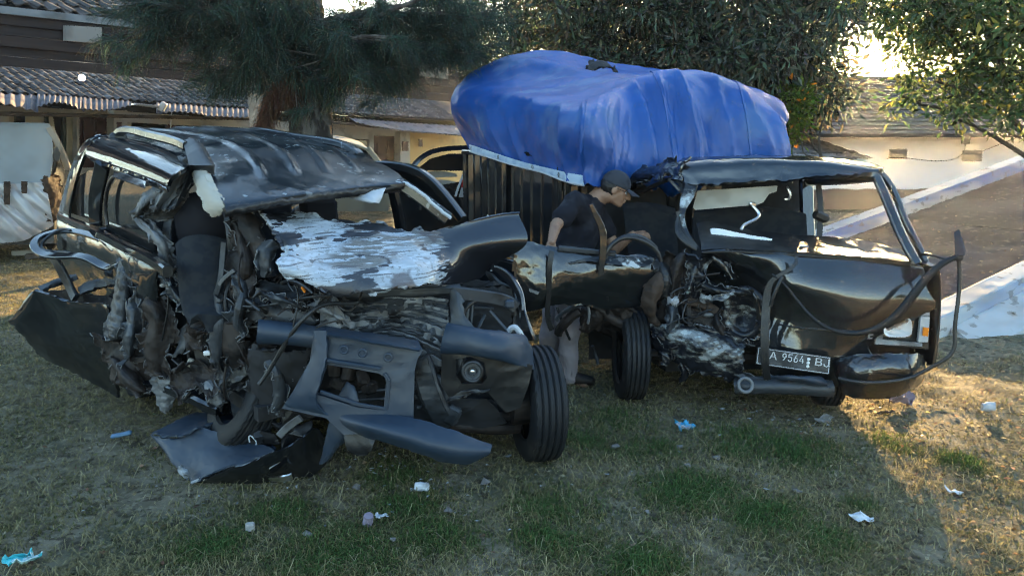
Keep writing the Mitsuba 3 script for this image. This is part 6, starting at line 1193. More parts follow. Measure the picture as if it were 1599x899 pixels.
# left of the engine: crushed inner wing, pipes and wiring
for i, (rws, b) in enumerate((
    ([[P(352, 400, 4.05), P(372, 392, 4.0), P(392, 398, 3.95)], [P(350, 450, 4.0), P(374, 446, 3.9), P(398, 450, 3.88)], [P(346, 500, 4.0), P(372, 505, 3.9), P(400, 500, 3.86)]], 'rusty_steel'),
    ([[P(345, 505, 3.96), P(362, 500, 3.9), P(385, 505, 3.86)], [P(342, 535, 3.96), P(362, 540, 3.88), P(386, 536, 3.86)], [P(352, 560, 4.0), P(366, 572, 3.92), P(384, 560, 3.9)]], 'rusty_steel'),
    ([[P(380, 450, 3.95), P(420, 440, 3.9), P(470, 448, 3.85)], [P(384, 475, 3.9), P(425, 470, 3.78), P(480, 478, 3.76)], [P(392, 500, 3.88), P(430, 500, 3.76), P(500, 505, 3.76)]], 'grey_steel'),
    ([[P(396, 540, 3.8), P(440, 545, 3.76), P(488, 545, 3.76)], [P(392, 580, 3.86), P(436, 585, 3.8), P(476, 580, 3.8)], [P(396, 640, 3.95), P(430, 645, 3.9), P(460, 640, 3.9)]], 'interior_dark'),
    ([[P(366, 318, 4.1), P(384, 330, 4.05), P(400, 340, 4.02)], [P(372, 360, 4.05), P(392, 366, 3.95), P(412, 372, 3.9)], [P(376, 405, 4.0), P(398, 410, 3.9), P(420, 412, 3.85)]], 'rusty_steel'),
    ([[P(405, 390, 3.8), P(416, 388, 3.78), P(424, 396, 3.78)], [P(406, 416, 3.78), P(415, 420, 3.74), P(422, 418, 3.75)], [P(406, 430, 3.8), P(412, 436, 3.77), P(418, 430, 3.77)]], 'grey_steel'),
    ([[P(500, 474, 3.80), P(518, 462, 3.76), P(528, 470, 3.76)], [P(502, 492, 3.78), P(518, 490, 3.72), P(530, 492, 3.74)], [P(510, 508, 3.78), P(522, 512, 3.72), P(534, 508, 3.74)]], 'bare_metal'))):
    add('crushed_panel', patch(rws, 30, 30, .010, [(.045, 3.2), (.012, 9)], .04, 40 + i), b, 9)
r = np.random.default_rng(31)
for i in range(34):
    u, v_ = r.uniform(385, 540), r.uniform(450, 530); a_ = r.uniform(0, 6.28); L = r.uniform(15, 60)
    p0 = P(u, v_, r.uniform(3.62, 3.85)); p2 = P(u + L * math.cos(a_), v_ + L * .5 * math.sin(a_), r.uniform(3.62, 3.85)); p1 = (p0 + p2) / 2 + r.normal(size=3) * .04
    add('loose_wire', tube([p0, p1, p2], r.choice([.004, .006, .009]), 10, 6), r.choice(['black_plastic', 'black_plastic', 'grey_steel', 'rusty_steel']))
for i in range(18):
    u, v_ = r.uniform(340, 440), r.uniform(420, 640); a_ = r.uniform(0, 6.28); L = r.uniform(20, 70)
    p0 = P(u, v_, r.uniform(3.8, 3.95)); p2 = P(u + L * .5 * math.cos(a_), v_ + L * math.sin(a_), r.uniform(3.8, 3.95)); p1 = (p0 + p2) / 2 + r.normal(size=3) * .05
    add('loose_wire', tube([p0, p1, p2], r.choice([.004, .006]), 10, 6), r.choice(['black_plastic', 'rusty_steel']))
for i in range(16):
    u, v_ = r.uniform(300, 440), r.uniform(440, 640); c0 = P(u, v_, r.uniform(3.9, 4.05)); s = r.uniform(.04, .1)
    add('torn_bit', patch([[c0 + np.array([dx_, 0, dz_]) * s + r.normal(size=3) * s * .35 for dx_ in (-1, 0, 1)] for dz_ in (1, 0, -1)], 16, 16, .007, [(.03, 9), (.01, 25)], .03, 100 + i), r.choice(['grey_steel', 'rusty_steel', 'rusty_steel', 'bare_metal']), 9)
add('steering_rod', tube(W3([(404, 600, 3.62), (440, 545, 3.60), (490, 484, 3.60), (500, 478, 3.62), (535, 474, 3.66), (560, 472, 3.7)]), .011, 30), 'black_plastic', label='long bent rod sticking up across the bumper bar')
add('hose', tube(W3([(460, 445, 3.66), (464, 480, 3.62), (458, 515, 3.6), (462, 530, 3.62)]), .005, 14), 'black_plastic')
add('hose', tube(W3([(380, 478, 3.75), (420, 476, 3.7), (470, 466, 3.66), (520, 462, 3.66)]), .007, 16), 'black_plastic')
add('connector', cbox((.035, .03, .025), .006, P(323, 551, 3.9), rz=.4), 'white_plastic', label='small white wire connector')
add('connector', cbox((.03, .03, .05), .006, P(297, 566, 4.0), ry=.4), 'beige_trim')
add('connector', cbox((.012, .02, .035), .004, P(474, 452, 3.66), ry=-.5), 'amber_plastic', label='small orange tab')
add('loose_wire', tube(W3([(330, 552, 3.9), (345, 550, 3.92), (352, 545, 3.94), (350, 540, 3.96)]), .005, 12), 'rust_brown')
add('loose_wire', tube(W3([(268, 560, 4.1), (290, 580, 4.05), (310, 600, 4.0), (318, 608, 4.0)]), .006, 12), 'black_plastic')
add('edge_rail', strip(W3([(350, 378, 3.95), (347, 410, 3.94), (345, 430, 3.93), (330, 470, 3.95)]), .03, .012, 20, up=(0, -1, 0)), 'grey_steel', 30)
add('edge_rail', strip(W3([(366, 422, 3.9), (345, 440, 3.92), (335, 462, 3.95)]), .02, .01, 12, up=(0, -1, 0)), 'bare_metal', 30)

# ---------------------------------------------------------------- bumper cover lying on the grass
BC = 'bumper_cover'
bsdf('crumpled_trim', dusty((.26, .28, .30), (.12, .125, .13), 20), .4, .5)
GY = lambda v_, z=0.0: G(800, v_, z)[1]
ridge = [(264, 711, 3.98), (284, 738, 3.88), (309, 750, 3.80), (345, 736, 3.73), (388, 721, 3.70), (430, 705, 3.70), (468, 684, 3.74), (490, 667, 3.80), (512, 690, 3.86)]
top = [[P(237, 677, 4.16), P(258, 684, 4.06), P(285, 680, 4.03), P(313, 671, 4.03), P(352, 679, 3.97), P(392, 690, 3.92), P(430, 702, 3.76)],
       [P(248, 692, 4.08), P(268, 708, 3.97), P(295, 712, 3.93), P(326, 706, 3.90), P(362, 703, 3.87), P(398, 702, 3.84), P(430, 703.5, 3.74)],
       [P(*ridge[0]), P(*ridge[1]), P(*ridge[2]), P(*ridge[3]), P(*ridge[4]), P(412, 712, 3.70), P(430, 705, 3.705)]]
obj(BC + '__top', patch(top, 40, 80, .010, [(.010, 5), (.003, 14)], .010, 3), 'grey_plastic', 35)
low_ = [[P(*q) for q in ridge[1:]], [P(u, v_ + d_, Y + .05) for (u, v_, Y), d_ in zip(ridge[1:], (4, 3, 11, 18, 26, 34, 36, 14))], [P(u, v_, Y) for u, v_, Y in ((288, 742, 3.96), (308, 753, 3.92), (352, 757, 3.88), (396, 757, 3.86), (436, 753, 3.86), (472, 747, 3.86), (497, 734, 3.90), (516, 708, 3.92))]]
obj(BC + '__face', patch(low_, 30, 90, .010, [(.006, 5)], .006, 5), 'black_paint', 40, label='glossy black underside of the cover')
shelf = [[P(238, 677, 4.16), P(268, 662, 4.26), P(300, 647, 4.36), P(350, 642, 4.40), P(395, 646, 4.38), P(420, 662, 4.28)], [P(262, 682, 4.03), P(285, 672, 4.1), P(312, 662, 4.16), P(352, 654, 4.22), P(395, 656, 4.22), P(424, 676, 4.12)], [P(275, 684, 3.99), P(295, 678, 4.0), P(313, 670, 4.02), P(345, 664, 4.1), P(388, 668, 4.1), P(426, 690, 4.0)]]
obj(BC + '__shelf', patch(shelf, 24, 60, .010, [(.01, 6)], .012, 9), 'grey_plastic', 35)
inner = [[P(313, 668, 4.03), P(362, 656, 4.14), P(400, 672, 4.1), P(430, 700, 3.86)], [P(318, 690, 4.05), P(362, 688, 4.12), P(400, 695, 4.08), P(428, 706, 3.9)], [P(325, 720, 4.0), P(362, 720, 4.06), P(400, 722, 4.02), P(428, 724, 3.9)]]
obj(BC + '__recess', patch(inner, 16, 30, .01), 'grey_plastic', 35)
obj(BC + '__end', patch([[P(542, 596, 3.66), P(547, 598, 3.62), P(552, 606, 3.60)], [P(528, 626, 3.64), P(545, 628, 3.58), P(559, 628, 3.58)], [P(516, 660, 3.68), P(536, 662, 3.60), P(556, 656, 3.60)], [P(508, 692, 3.74), P(524, 692, 3.66), P(540, 682, 3.66)], [P(500, 726, 3.80), P(510, 718, 3.74), P(520, 706, 3.74)]], 40, 20, .012, [(.004, 8)], .006, 3), 'grey_plastic', 40, label='pointed end of the cover standing up')
obj(BC + '__trim', patch([[P(420, 744, 3.73), P(440, 742, 3.70), P(455, 738, 3.69)], [P(424, 750, 3.76), P(442, 750, 3.73), P(457, 746, 3.72)]], 8, 14, .01, [(.006, 15)]), 'chrome', 35, label='chrome strip fragment')
obj(BC + '__trim', displace(refine(cbox((.07, .02, .035), .008, P(286, 736, 3.80), rz=-.5, ry=.5), .012), .010, 30), 'crumpled_trim', 20)
obj(BC + '__trim', displace(refine(cbox((.05, .012, .014), .004, P(305, 751, 3.78), ry=-.4), .012), .004, 30), 'crumpled_trim', 20)
obj(BC + '__clip', tube(W3([(390, 690, 3.86), (391, 680, 3.86), (398, 686, 3.86), (400, 694, 3.86)]), .004, 10), 'pale_trim')
obj(BC + '__strip', strip(W3([(436, 680, 3.80), (452, 664, 3.78), (470, 652, 3.76)]), .04, .015, 12, up=(0, -1, 0)), 'bare_metal', 35)
for i in range(8):
    a_ = r.uniform(0, 6.28); u, v_ = r.uniform(400, 470), r.uniform(640, 690)
    obj(BC + '__torn_bit', displace(refine(hull(P(u, v_, 3.9) + r.normal(size=(8, 3)) * .05 * [1, .6, .8]), .025), .01, 16, i), 'black_plastic', 22)
tag(BC, 'torn dark grey bumper cover lying on the grass before the peeled-hood wreck', 'bumper cover')
tag(SV, 'wrecked black off-roader with a peeled buckled hood, its right side torn open, on the left', 'wrecked car')
tag(VN, 'wrecked black pickup with smashed driver corner, carrying the blue tarpaulin load', 'wrecked pickup')
# ---------------------------------------------------------------- person bending into the pickup through the open door
def bones(lst):
    out = None
    for a, b, ra, rb in lst:
        sa = m3.Manifold.sphere(ra, 20).translate(list(map(float, a))); sb = m3.Manifold.sphere(rb, 20).translate(list(map(float, b)))
        h_ = m3.Manifold.batch_hull([sa, sb]); out = h_ if out is None else out + h_
    return out
def smooth_body(m, L=.02, it=12):
    t = man(m.refine_to_length(L)); t.merge_vertices()
    trimesh.smoothing.filter_taubin(t, iterations=it); return t
def blob(c, radii, x, z):
    """An ellipsoid with its first axis along x and its third near z."""
    x = np.array(x, float) / np.linalg.norm(x); z = np.array(z, float); z = z - x * np.dot(x, z); z /= np.linalg.norm(z); y = np.cross(z, x)
    m = np.eye(4); m[:3, 0], m[:3, 1], m[:3, 2], m[:3, 3] = x * radii[0], y * radii[1], z * radii[2], c
    return m3.Manifold.sphere(1.0, 32).transform(m[:3].tolist())
PE = 'person'
hipR, hipL = P(886, 452, 5.44), P(874, 452, 5.64)
kneR, kneL = P(888, 530, 5.44), P(858, 525, 5.66)
ankR, ankL = P(887, 592, 5.46), P(854, 580, 5.70)
pel, bel, chs = P(882, 440, 5.54), P(892, 400, 5.54), P(908, 345, 5.54)
shR, shL, nek = P(897, 318, 5.37), P(926, 322, 5.72), P(936, 306, 5.52)
elR, wrR = P(868, 352, 5.20), P(861, 378, 5.06)
elL, wrL = P(962, 388, 5.66), P(988, 366, 5.56)
hd_c = P(962, 297, 5.48); hx = np.array([.90, -.12, -.40]); hx /= np.linalg.norm(hx); hz = np.array([.38, .0, .92])
hz = hz - hx * np.dot(hx, hz); hz /= np.linalg.norm(hz); hy = np.cross(hz, hx)
def H(x, y, z): return hd_c + hx * x + hy * y + hz * z
head = blob(H(-.012, 0, .035), (.098, .076, .088), hx, hz)
head += m3.Manifold.batch_hull([blob(H(.030, 0, -.01), (.058, .060, .06), hx, hz), blob(H(.062, 0, -.083), (.026, .030, .022), hx, hz), blob(H(.0, 0, -.06), (.045, .055, .04), hx, hz)])
head += m3.Manifold.batch_hull([m3.Manifold.sphere(.011, 12).translate(H(.084, 0, .028).tolist()), m3.Manifold.sphere(.017, 12).translate(H(.108, 0, -.018).tolist()), m3.Manifold.sphere(.012, 12).translate(H(.088, .014, -.022).tolist()), m3.Manifold.sphere(.012, 12).translate(H(.088, -.014, -.022).tolist())])
head += m3.Manifold.batch_hull([m3.Manifold.sphere(.010, 10).translate(H(.090, y_, -.046).tolist()) for y_ in (-.02, .02)]) + m3.Manifold.batch_hull([m3.Manifold.sphere(.009, 10).translate(H(.088, y_, -.058).tolist()) for y_ in (-.017, .017)])
for s_ in (-1, 1): head += blob(H(-.012, s_ * .076, .0), (.022, .010, .034), hx, hz)
body = head + bones([(nek, H(-.03, 0, -.05), .062, .060), (chs, nek, .10, .07), (shR, elR, .052, .043), (elR, wrR, .042, .028), (shL, elL, .052, .043), (elL, wrL, .042, .028), (pel, bel, .13, .12), (bel, chs, .12, .13), (shR, shL, .07, .07), (hipR, kneR, .085, .058), (kneR, ankR, .055, .038), (hipL, kneL, .085, .058), (kneL, ankL, .055, .038), (ankR, ankR + [.13, -.02, -.03], .035, .03), (ankL, ankL + [.12, -.02, -.03], .035, .03)])
def hand(wr, d, nrm_, curl, spread, lens=(.070, .078, .073, .058)):
    """A palm, four fingers of unequal length bent at the knuckles and a thumb from the side of the palm."""
    d = d / np.linalg.norm(d); nrm_ = nrm_ - d * np.dot(nrm_, d); nrm_ /= np.linalg.norm(nrm_); sd = np.cross(nrm_, d)
    pts = [m3.Manifold.sphere(.016, 12).translate((wr + d * a_ + sd * b_).tolist()) for a_, b_ in ((.012, -.018), (.012, .018), (.078, -.032), (.085, .0), (.078, .032))]
    out = m3.Manifold.batch_hull(pts)
    for i, L in enumerate(lens):
        b0 = wr + d * .08 + sd * ((i - 1.5) * .0205); dd = d + sd * (i - 1.5) * spread
        p = b0; ang = 0
        for k_, f_ in enumerate((.48, .30, .22)):
            ang += curl[k_]; q = p + (dd * math.cos(ang) + nrm_ * math.sin(ang)) / np.linalg.norm(dd) * L * f_
            out += bones([(p, q, .0088 - .0006 * k_, .0082 - .0008 * k_)]); p = q
    t0 = wr + d * .03 + sd * -.028; t1 = t0 + d * .03 - sd * .026 + nrm_ * .012; t2 = t1 + d * .03 - sd * .008 + nrm_ * .01
    out += bones([(t0, t1, .012, .0105), (t1, t2, .0105, .009)])
    return out
hR = hand(wrR, np.array([-.10, -.25, -.95]), np.array([.3, -.9, .2]) * -1, (.25, .5, .4), .10)
hL = hand(wrL, np.array([.93, -.30, .10]), np.array([0, .25, -1.0]), (.5, .7, .5), .05)
obj(PE + '__hand', smooth_body(hR + bones([(elR, wrR, .030, .026)]), .004, 6), 'skin', True)
obj(PE + '__hand', smooth_body(hL + bones([((elL + wrL) / 2, wrL, .032, .026)]), .004, 6), 'skin', True)
obj(PE + '__body', smooth_body(body, .013, 6), 'skin', True)
bsdf('black_cloth', dusty((.016, .016, .021), (.028, .028, .034), 14), .9, .1, sheen=.3)
bsdf('trouser_cloth', dusty((.33, .285, .285), (.26, .225, .228), 11), .9, .1, sheen=.2)
bsdf('cap_cloth', dusty((.045, .048, .058), (.03, .032, .04), 20), .9, .1, sheen=.3)
sl = lambda a_, b_, k_: a_ + (b_ - a_) * k_
shirt = bones([(chs, sl(chs, nek, .75), .135, .085), (shR, shL, .088, .088), (chs, shR, .13, .085), (chs, shL, .13, .085), (bel, chs, .145, .155), (sl(pel, bel, .2), bel, .148, .145), (shR, sl(shR, elR, .62), .080, .070), (shL, sl(shL, elL, .62), .080, .070)])
t = smooth_body(shirt, .016, 8); t.vertices = t.vertices + t.vertex_normals * (.012 * creases(t.vertices, 3.4, 4) + .006 * creases(t.vertices, 8, 6))[:, None]; obj(PE + '__shirt', t, 'black_cloth', True)
tr = bones([(sl(pel, bel, .1), pel, .142, .146), (pel, hipR, .14, .11), (pel, hipL, .14, .11), (hipR, kneR, .112, .082), (kneR, sl(kneR, ankR, .93), .080, .070), (hipL, kneL, .112, .082), (kneL, sl(kneL, ankL, .93), .080, .070)])
t = smooth_body(tr, .016, 8); t.vertices = t.vertices + t.vertex_normals * (.014 * creases(t.vertices, 3.6, 9) + .007 * creases(t.vertices, 9, 5))[:, None]; obj(PE + '__trousers', t, 'trouser_cloth', True)
for a_ in (ankR, ankL):
    zz = a_[2]; f_ = a_ + np.array([.02, 0, 0]); 
    s_ = m3.Manifold.batch_hull([m3.Manifold.sphere(.042, 14).translate([f_[0] - .06, f_[1], .055]), m3.Manifold.sphere(.045, 14).translate([f_[0] + .06, f_[1] - .01, .05]), m3.Manifold.sphere(.036, 14).translate([f_[0] + .15, f_[1] - .02, .04]), m3.Manifold.sphere(.045, 14).translate([f_[0] - .02, f_[1], .085])])
    obj(PE + '__shoe', smooth_body(s_, .015, 4), 'rusty_steel', True)
cap = blob(H(-.018, 0, .045), (.108, .088, .098), hx, hz).trim_by_plane((hz * 1.0 + hx * .02).tolist(), float(np.dot(hz + hx * .02, H(0, 0, .030))))
obj(PE + '__cap', smooth_body(cap, .010, 2), 'cap_cloth', 40, label='dark grey baseball cap')
br = [[H(.075 + .0, y_, .042 - 3.0 * y_ ** 2) for y_ in (-.075, -.04, 0, .04, .075)], [H(.125 - 6 * y_ ** 2, y_, .036 - 3.2 * y_ ** 2) for y_ in (-.072, -.04, 0, .04, .072)], [H(.175 - 10 * y_ ** 2, y_ * .9, .024 - 3.4 * y_ ** 2) for y_ in (-.072, -.04, 0, .04, .072)]]
obj(PE + '__cap__brim', patch(br, 14, 24, .008), 'cap_cloth', 50)
hair = blob(H(-.022, 0, .02), (.103, .082, .088), hx, hz).trim_by_plane((-hx).tolist(), float(np.dot(-hx, H(-.012, 0, 0)))).trim_by_plane((-hz).tolist(), float(np.dot(-hz, H(0, 0, .045))))
t = smooth_body(hair, .008, 2); displace(t, .006, 60, 2); obj(PE + '__hair', t, 'hair', 40)
for s_ in (-1, 1):
    g_ = np.array([H(.090 - .012 * abs(math.cos(a_)) , s_ * (.032 + .024 * math.cos(a_)), .012 + .019 * math.sin(a_)) for a_ in np.linspace(0, 6.283, 21)])
    obj(PE + '__spectacles', tube(g_, .0018, 0, 6), 'bare_metal', True)
obj(PE + '__spectacles', tube([H(.078, -.056, .014), H(.03, -.080, .016), H(-.01, -.082, .014)], .002, 8, 6), 'black_plastic', True)
for s_ in (-1, 1):
    e_ = trimesh.creation.icosphere(2, .0115); e_.apply_translation(H(.070, s_ * .031, .012)); obj(PE + '__eye', e_, 'white_plastic', True)
    e_ = trimesh.creation.icosphere(2, .006); e_.apply_translation(H(.0775, s_ * .031, .011)); obj(PE + '__eye', e_, 'hair', True)
    obj(PE + '__eyebrow', tube([H(.083, s_ * .016, .032), H(.081, s_ * .032, .036), H(.068, s_ * .05, .030)], .004, 8, 6), 'hair', True)
tag(PE, 'person in black shirt, dark cap and grey trousers bending into the pickup', 'person')

# ---------------------------------------------------------------- parked vehicles behind
# pale van under silver sheeting, left edge
bsdf('pale_sheet', dusty((.30, .37, .44), (.22, .27, .32), 1.6), .55, .4)
bsdf('silver_sheet', dusty((.42, .44, .47), (.30, .30, .31), 3), .38, .5, .35)
PV = 'sheeted_van'
Y0 = 11.4
pvp = ((P(0, 280, Y0)[0], Y0), (P(80, 280, Y0 + .25)[0], Y0 + .25))
pv = lambda u, v_, o=0: S(u, v_, pvp, o)
obj(PV + '__body', displace(refine(hull([pv(u, v_, o) for u, v_ in ((-150, 204), (76, 202), (84, 250), (84, 380), (-150, 385)) for o in (-.06, -1.2)] + [pv(100, 262, -.9), pv(108, 268, -2.4), pv(104, 380, -1.6), pv(60, 200, -2.4), pv(-150, 205, -2.4), pv(-150, 385, -2.4)]), .25), .006, 2), 'grey_steel', 30)
obj(PV + '__windscreen_sheet', patch([[pv(-150, 198, -.2), pv(-30, 196, -.2), pv(50, 196, -.2), pv(77, 199, -.2)], [pv(-150, 204, -.05), pv(-30, 203, -.05), pv(50, 203, -.05), pv(80, 206, -.06)], [pv(-150, 245, .03), pv(-30, 245, .04), pv(50, 246, .04), pv(82, 250, .0)], [pv(-150, 292, .08), pv(-30, 292, .1), pv(40, 290, .1), pv(70, 288, .08)]], 40, 60, .01, [(.012, 2.5), (.003, 12)], .01, 3), 'pale_sheet', 40, label='flat pale sheet over the windscreen')
g = [[pv(-150, 288, .12), pv(-60, 288, .14), pv(0, 287, .14), pv(40, 286, .14), pv(72, 285, .12)], [pv(-150, 325, .2), pv(-60, 326, .22), pv(0, 327, .22), pv(40, 326, .2), pv(78, 320, .16)], [pv(-150, 376, .16), pv(-60, 379, .18), pv(0, 380, .2), pv(40, 374, .18), pv(84, 352, .1)]]
v = grid_eval(g, 70, 160); nn_ = np.cross(np.gradient(v, axis=0), np.gradient(v, axis=1)); nn_ /= np.linalg.norm(nn_, axis=-1, keepdims=True)
qq = np.stack([v[..., 0] * 5 + v[..., 2] * 3.5, v[..., 2] * 1.3, 0 * v[..., 0]], -1)
v = v + nn_ * (.075 * (np.abs(2 * meshkit.noise(qq, 3) - 1) - .4) + .03 * (np.abs(2 * meshkit.noise(qq * 2.3, 5) - 1) - .4))[..., None]
obj(PV + '__silver_sheet', sheet(v, .006), 'silver_sheet', 45, label='wrinkled silver sheet over the lower front')
for u0, v0, v1 in ((11, 284, 320), (38, 284, 302)):
    obj(PV + '__rust_streak', patch([[pv(u0 - 5, v0, .22), pv(u0 + 5, v0, .22)], [pv(u0 - 5, (v0 + v1) / 2, .29), pv(u0 + 5, (v0 + v1) / 2, .29)], [pv(u0 - 4, v1, .31), pv(u0 + 4, v1, .31)]], 14, 6, .006, [(.004, 6)], .006, u0), 'rust_brown', 30)
obj(PV + '__pillar', strip([pv(77, 199, .0), pv(92, 228, -.1), pv(106, 264, -.3)], .10, .05, 12, up=(0, -1, 0)), 'old_white', 30)
obj(PV + '__front_corner', patch([[pv(66, 276, .05), pv(78, 272, .0), pv(92, 278, -.2)], [pv(70, 300, .16), pv(82, 300, .1), pv(98, 300, -.2)], [pv(72, 345, .12), pv(84, 345, .05), pv(98, 345, -.2)]], 24, 18, .012, [(.05, 4), (.02, 12)], .04, 3), 'rust_brown', 25, label='crumpled rusty front corner')
mk2 = obj(PV + '__wing_mirror', displace(refine(hull([pv(u, v_, o) for u, v_ in ((83, 232), (90, 229), (94, 240), (92, 252), (84, 250)) for o in (.12, .22)]), .04), .004, 9), 'black_plastic', 35)
obj(mk2 + '__arm', tube([pv(88, 250, .15), pv(86, 262, .1), pv(82, 270, .05)], .02, 8), 'black_plastic')
for s_ in (-110, 70):
    wheel(PV + '__wheel', [pv(s_, 380, -.7)[0], pv(s_, 380, -.7)[1], .30], [-.99, -.12, 0], .31, .2, n=40)
tag(PV, 'pale van wrapped in a flat blue-grey sheet and wrinkled silver sheeting at the left edge', 'van')
# cream-roofed vehicle behind the black wreck
CV = 'cream_car'
cvp = ((P(500, 230, 10.4)[0], 10.4), (P(590, 240, 10.9)[0], 10.9)); cv = lambda u, v_, o=0: S(u, v_, cvp, o)
bsdf('cream_paint', dusty((.45, .40, .29), (.34, .30, .23), 3), .35, .5)
obj(CV + '__roof', patch([[cv(470, 212, -1.6), cv(520, 213, -1.6), cv(560, 222, -1.5)], [cv(455, 213, -.2), cv(515, 215, -.2), cv(572, 231, -.15)], [cv(452, 217, .0), cv(515, 219, .0), cv(574, 235, .0)]], 16, 30, .03), 'cream_paint', 40)
obj(CV + '__pillar', strip([cv(573, 232, .02), cv(584, 246, .1), cv(600, 266, .25)], .10, .06, 10, up=(0, -1, 0)), 'cream_paint', 35)
obj(CV + '__windscreen', patch([[cv(455, 218, .02), cv(515, 220, .02), cv(572, 235, .02)], [cv(455, 262, .4), cv(515, 264, .4), cv(596, 268, .35)]], 8, 12, .006), 'dark_glass', 40)
obj(CV + '__body', displace(refine(hull([cv(u, v_, o) for u, v_ in ((440, 268), (606, 270), (612, 300), (606, 330), (440, 330)) for o in (.5, -1.6)] + [cv(455, 225, -1.4), cv(560, 228, -1.4)]), .2), .006, 3), 'cream_paint', 35)
tag(CV, 'parked car with cream roof and dark windscreen just right of the pine trunk', 'car')
# dark hatchback with its arched rear window between the two wrecks
DC = 'dark_hatchback'
dp = ((P(640, 290, 9.5)[0], 9.5), (P(740, 290, 9.9)[0], 9.9)); dc = lambda u, v_, o=0: S(u, v_, dp, o)
sec = [[dc(628, 300, o), dc(642, 264, o), dc(668, 240, o), dc(702, 232, o), dc(745, 231, o), dc(800, 236, o)] for o in (-1.5, -.1, .02)]
obj(DC + '__roof', patch(sec, 14, 60, .06), 'black_paint', 45)
obj(DC + '__side_glass', plate([(642, 286), (650, 266), (672, 248), (702, 240), (760, 240), (760, 266), (702, 267), (668, 266), (655, 292)], dp, .01, -.05), 'dark_glass', False)
obj(DC + '__inner_trim', patch([[dc(664, 272, -.12), dc(682, 267, -.12), dc(712, 272, -.12)], [dc(664, 279, -.10), dc(684, 277, -.1), dc(714, 276, -.1)]], 8, 16, .02), 'beige_trim', 35)
obj(DC + '__inner_trim', patch([[dc(676, 285, -.10), dc(688, 281, -.1), dc(712, 285, -.1)], [dc(676, 292, -.08), dc(690, 290, -.08), dc(714, 288, -.08)]], 8, 16, .02), 'beige_trim', 35)
obj(DC + '__body', displace(refine(hull([dc(u, v_, o) for u, v_ in ((624, 300), (655, 294), (760, 278), (800, 280), (800, 400), (640, 400), (618, 360)) for o in (-.02, -1.5)]), .2), .004, 3), 'black_paint', 45)
obj(DC + '__wheel_arch', tube([dc(690 + 34 * math.cos(a_), 335 + 44 * math.sin(a_), .02) for a_ in np.linspace(3.3, 6.1, 14)], .02, 24), 'black_plastic', 45)
tl = obj(DC + '__tail_lamp', hull([dc(u, v_, o) for u, v_ in ((722, 270), (728, 270), (730, 292), (720, 292)) for o in (.0, .05)]), 'red_plastic', False, label='red and white tail lamp')
obj(tl + '__lower_lens', hull([dc(u, v_, o) for u, v_ in ((720, 293), (730, 293), (730, 308), (716, 308)) for o in (.0, .05)]), 'pale_trim', False)
obj(DC + '__rear_edge', strip([dc(724, 272, .05), dc(716, 292, .07), dc(711, 307, .08)], .03, .02, 8, up=(0, -1, 0)), 'pale_trim', 30)
wheel(DC + '__wheel', [dc(690, 360, -.1)[0], dc(690, 360, -.1)[1], .30], [-.3, -.95, 0], .30, .18, n=40)
wheel(DC + '__wheel', [dc(690, 360, -1.3)[0], dc(690, 360, -1.3)[1], .30], [.3, .95, 0], .30, .18, n=40)
tag(DC, 'dark hatchback with an arched rear window, parked between the two wrecks', 'car')

# ---------------------------------------------------------------- litter on the grass
def foil(key, u, v_, w_, d_, h_, b, seed, label, cat_, rag=.03):
    c = G(u, v_); c[2] = gz(c[0], c[1]) + .012
    r_ = np.random.default_rng(seed); a_ = r_.uniform(0, 3.1)
    X, Yv = np.array([math.cos(a_ * .3), math.sin(a_ * .3), 0]), np.array([-math.sin(a_ * .3), math.cos(a_ * .3), 0])
    rows = [[c + X * (j - 1.5) / 3 * w_ + Yv * (i - 1.5) / 3 * d_ + [0, 0, h_ * r_.uniform(.1, 1)] for j in range(4)] for i in range(4)]
    obj(key, patch(rows, 30, 40, .003, [(.018, 14), (.008, 40)], rag, seed), b, 25, label=label, cat=cat_)
bsdf('teal_foil', lambda p, n, uv: mix((.05, .42, .46), (.45, .62, .60), smoothstep(.5, .58, fbm(p.x * 22, p.y * 22, p.z * 22, 2))), .35, .6)
bsdf('blue_foil', lambda p, n, uv: mix((.04, .30, .50), (.40, .42, .46), smoothstep(.48, .56, fbm(p.x * 20, p.y * 20, p.z * 20, 2))), .35, .6)
bsdf('blue_plastic', (.10, .20, .32), .4)
bsdf('crumpled_white', dusty((.52, .56, .60), (.34, .36, .38), 20), .6, .3)
bsdf('mauve_paper', dusty((.22, .19, .24), (.14, .11, .12), 20), .7, .3)
foil('teal_wrapper', 33, 877, .12, .07, .03, 'teal_foil', 4, 'crumpled teal wrapper in the bottom left corner of the grass', 'wrapper')
c = G(190, 685); obj('blue_fragment', displace(refine(cbox((.115, .035, .02), .008, c + [0, 0, .03], rz=.35, ry=-.1), .01), .003, 30), 'blue_plastic', 30, label='small blue plastic fragment on the grass left of the bumper cover', cat='plastic piece')
c = G(391, 828); obj('beige_chip', displace(refine(cbox((.04, .035, .035), .006, c + [0, 0, .02], rz=.4), .01), .003, 40), 'concrete', 30, label='small beige chip on the grass below the bumper cover', cat='chip')
cw = trimesh.creation.cylinder(.020, .062, sections=24); cw.apply_transform(trimesh.transformations.euler_matrix(1.45, .1, 1.2)); cw.apply_translation(G(659, 769) + [0, 0, .035]); obj('crumpled_cup', displace(refine(cw, .012), .007, 26, 3), 'crumpled_white', 25, label='crumpled pale cup lying on the grass below the grey blade', cat='cup')
cw = trimesh.creation.cylinder(.022, .055, sections=24); cw.apply_transform(trimesh.transformations.euler_matrix(.3, .2, 0)); cw.apply_translation(G(575, 820) + [0, 0, .03]); obj('dented_tub', displace(refine(cw, .012), .004, 30, 3), 'mauve_paper', 25, label='small dented mauve tub standing in the grass', cat='tub')
foil('torn_paper', 597, 806, .06, .03, .03, 'crumpled_white', 9, 'torn bit of pale paper beside the mauve tub', 'paper', .02)
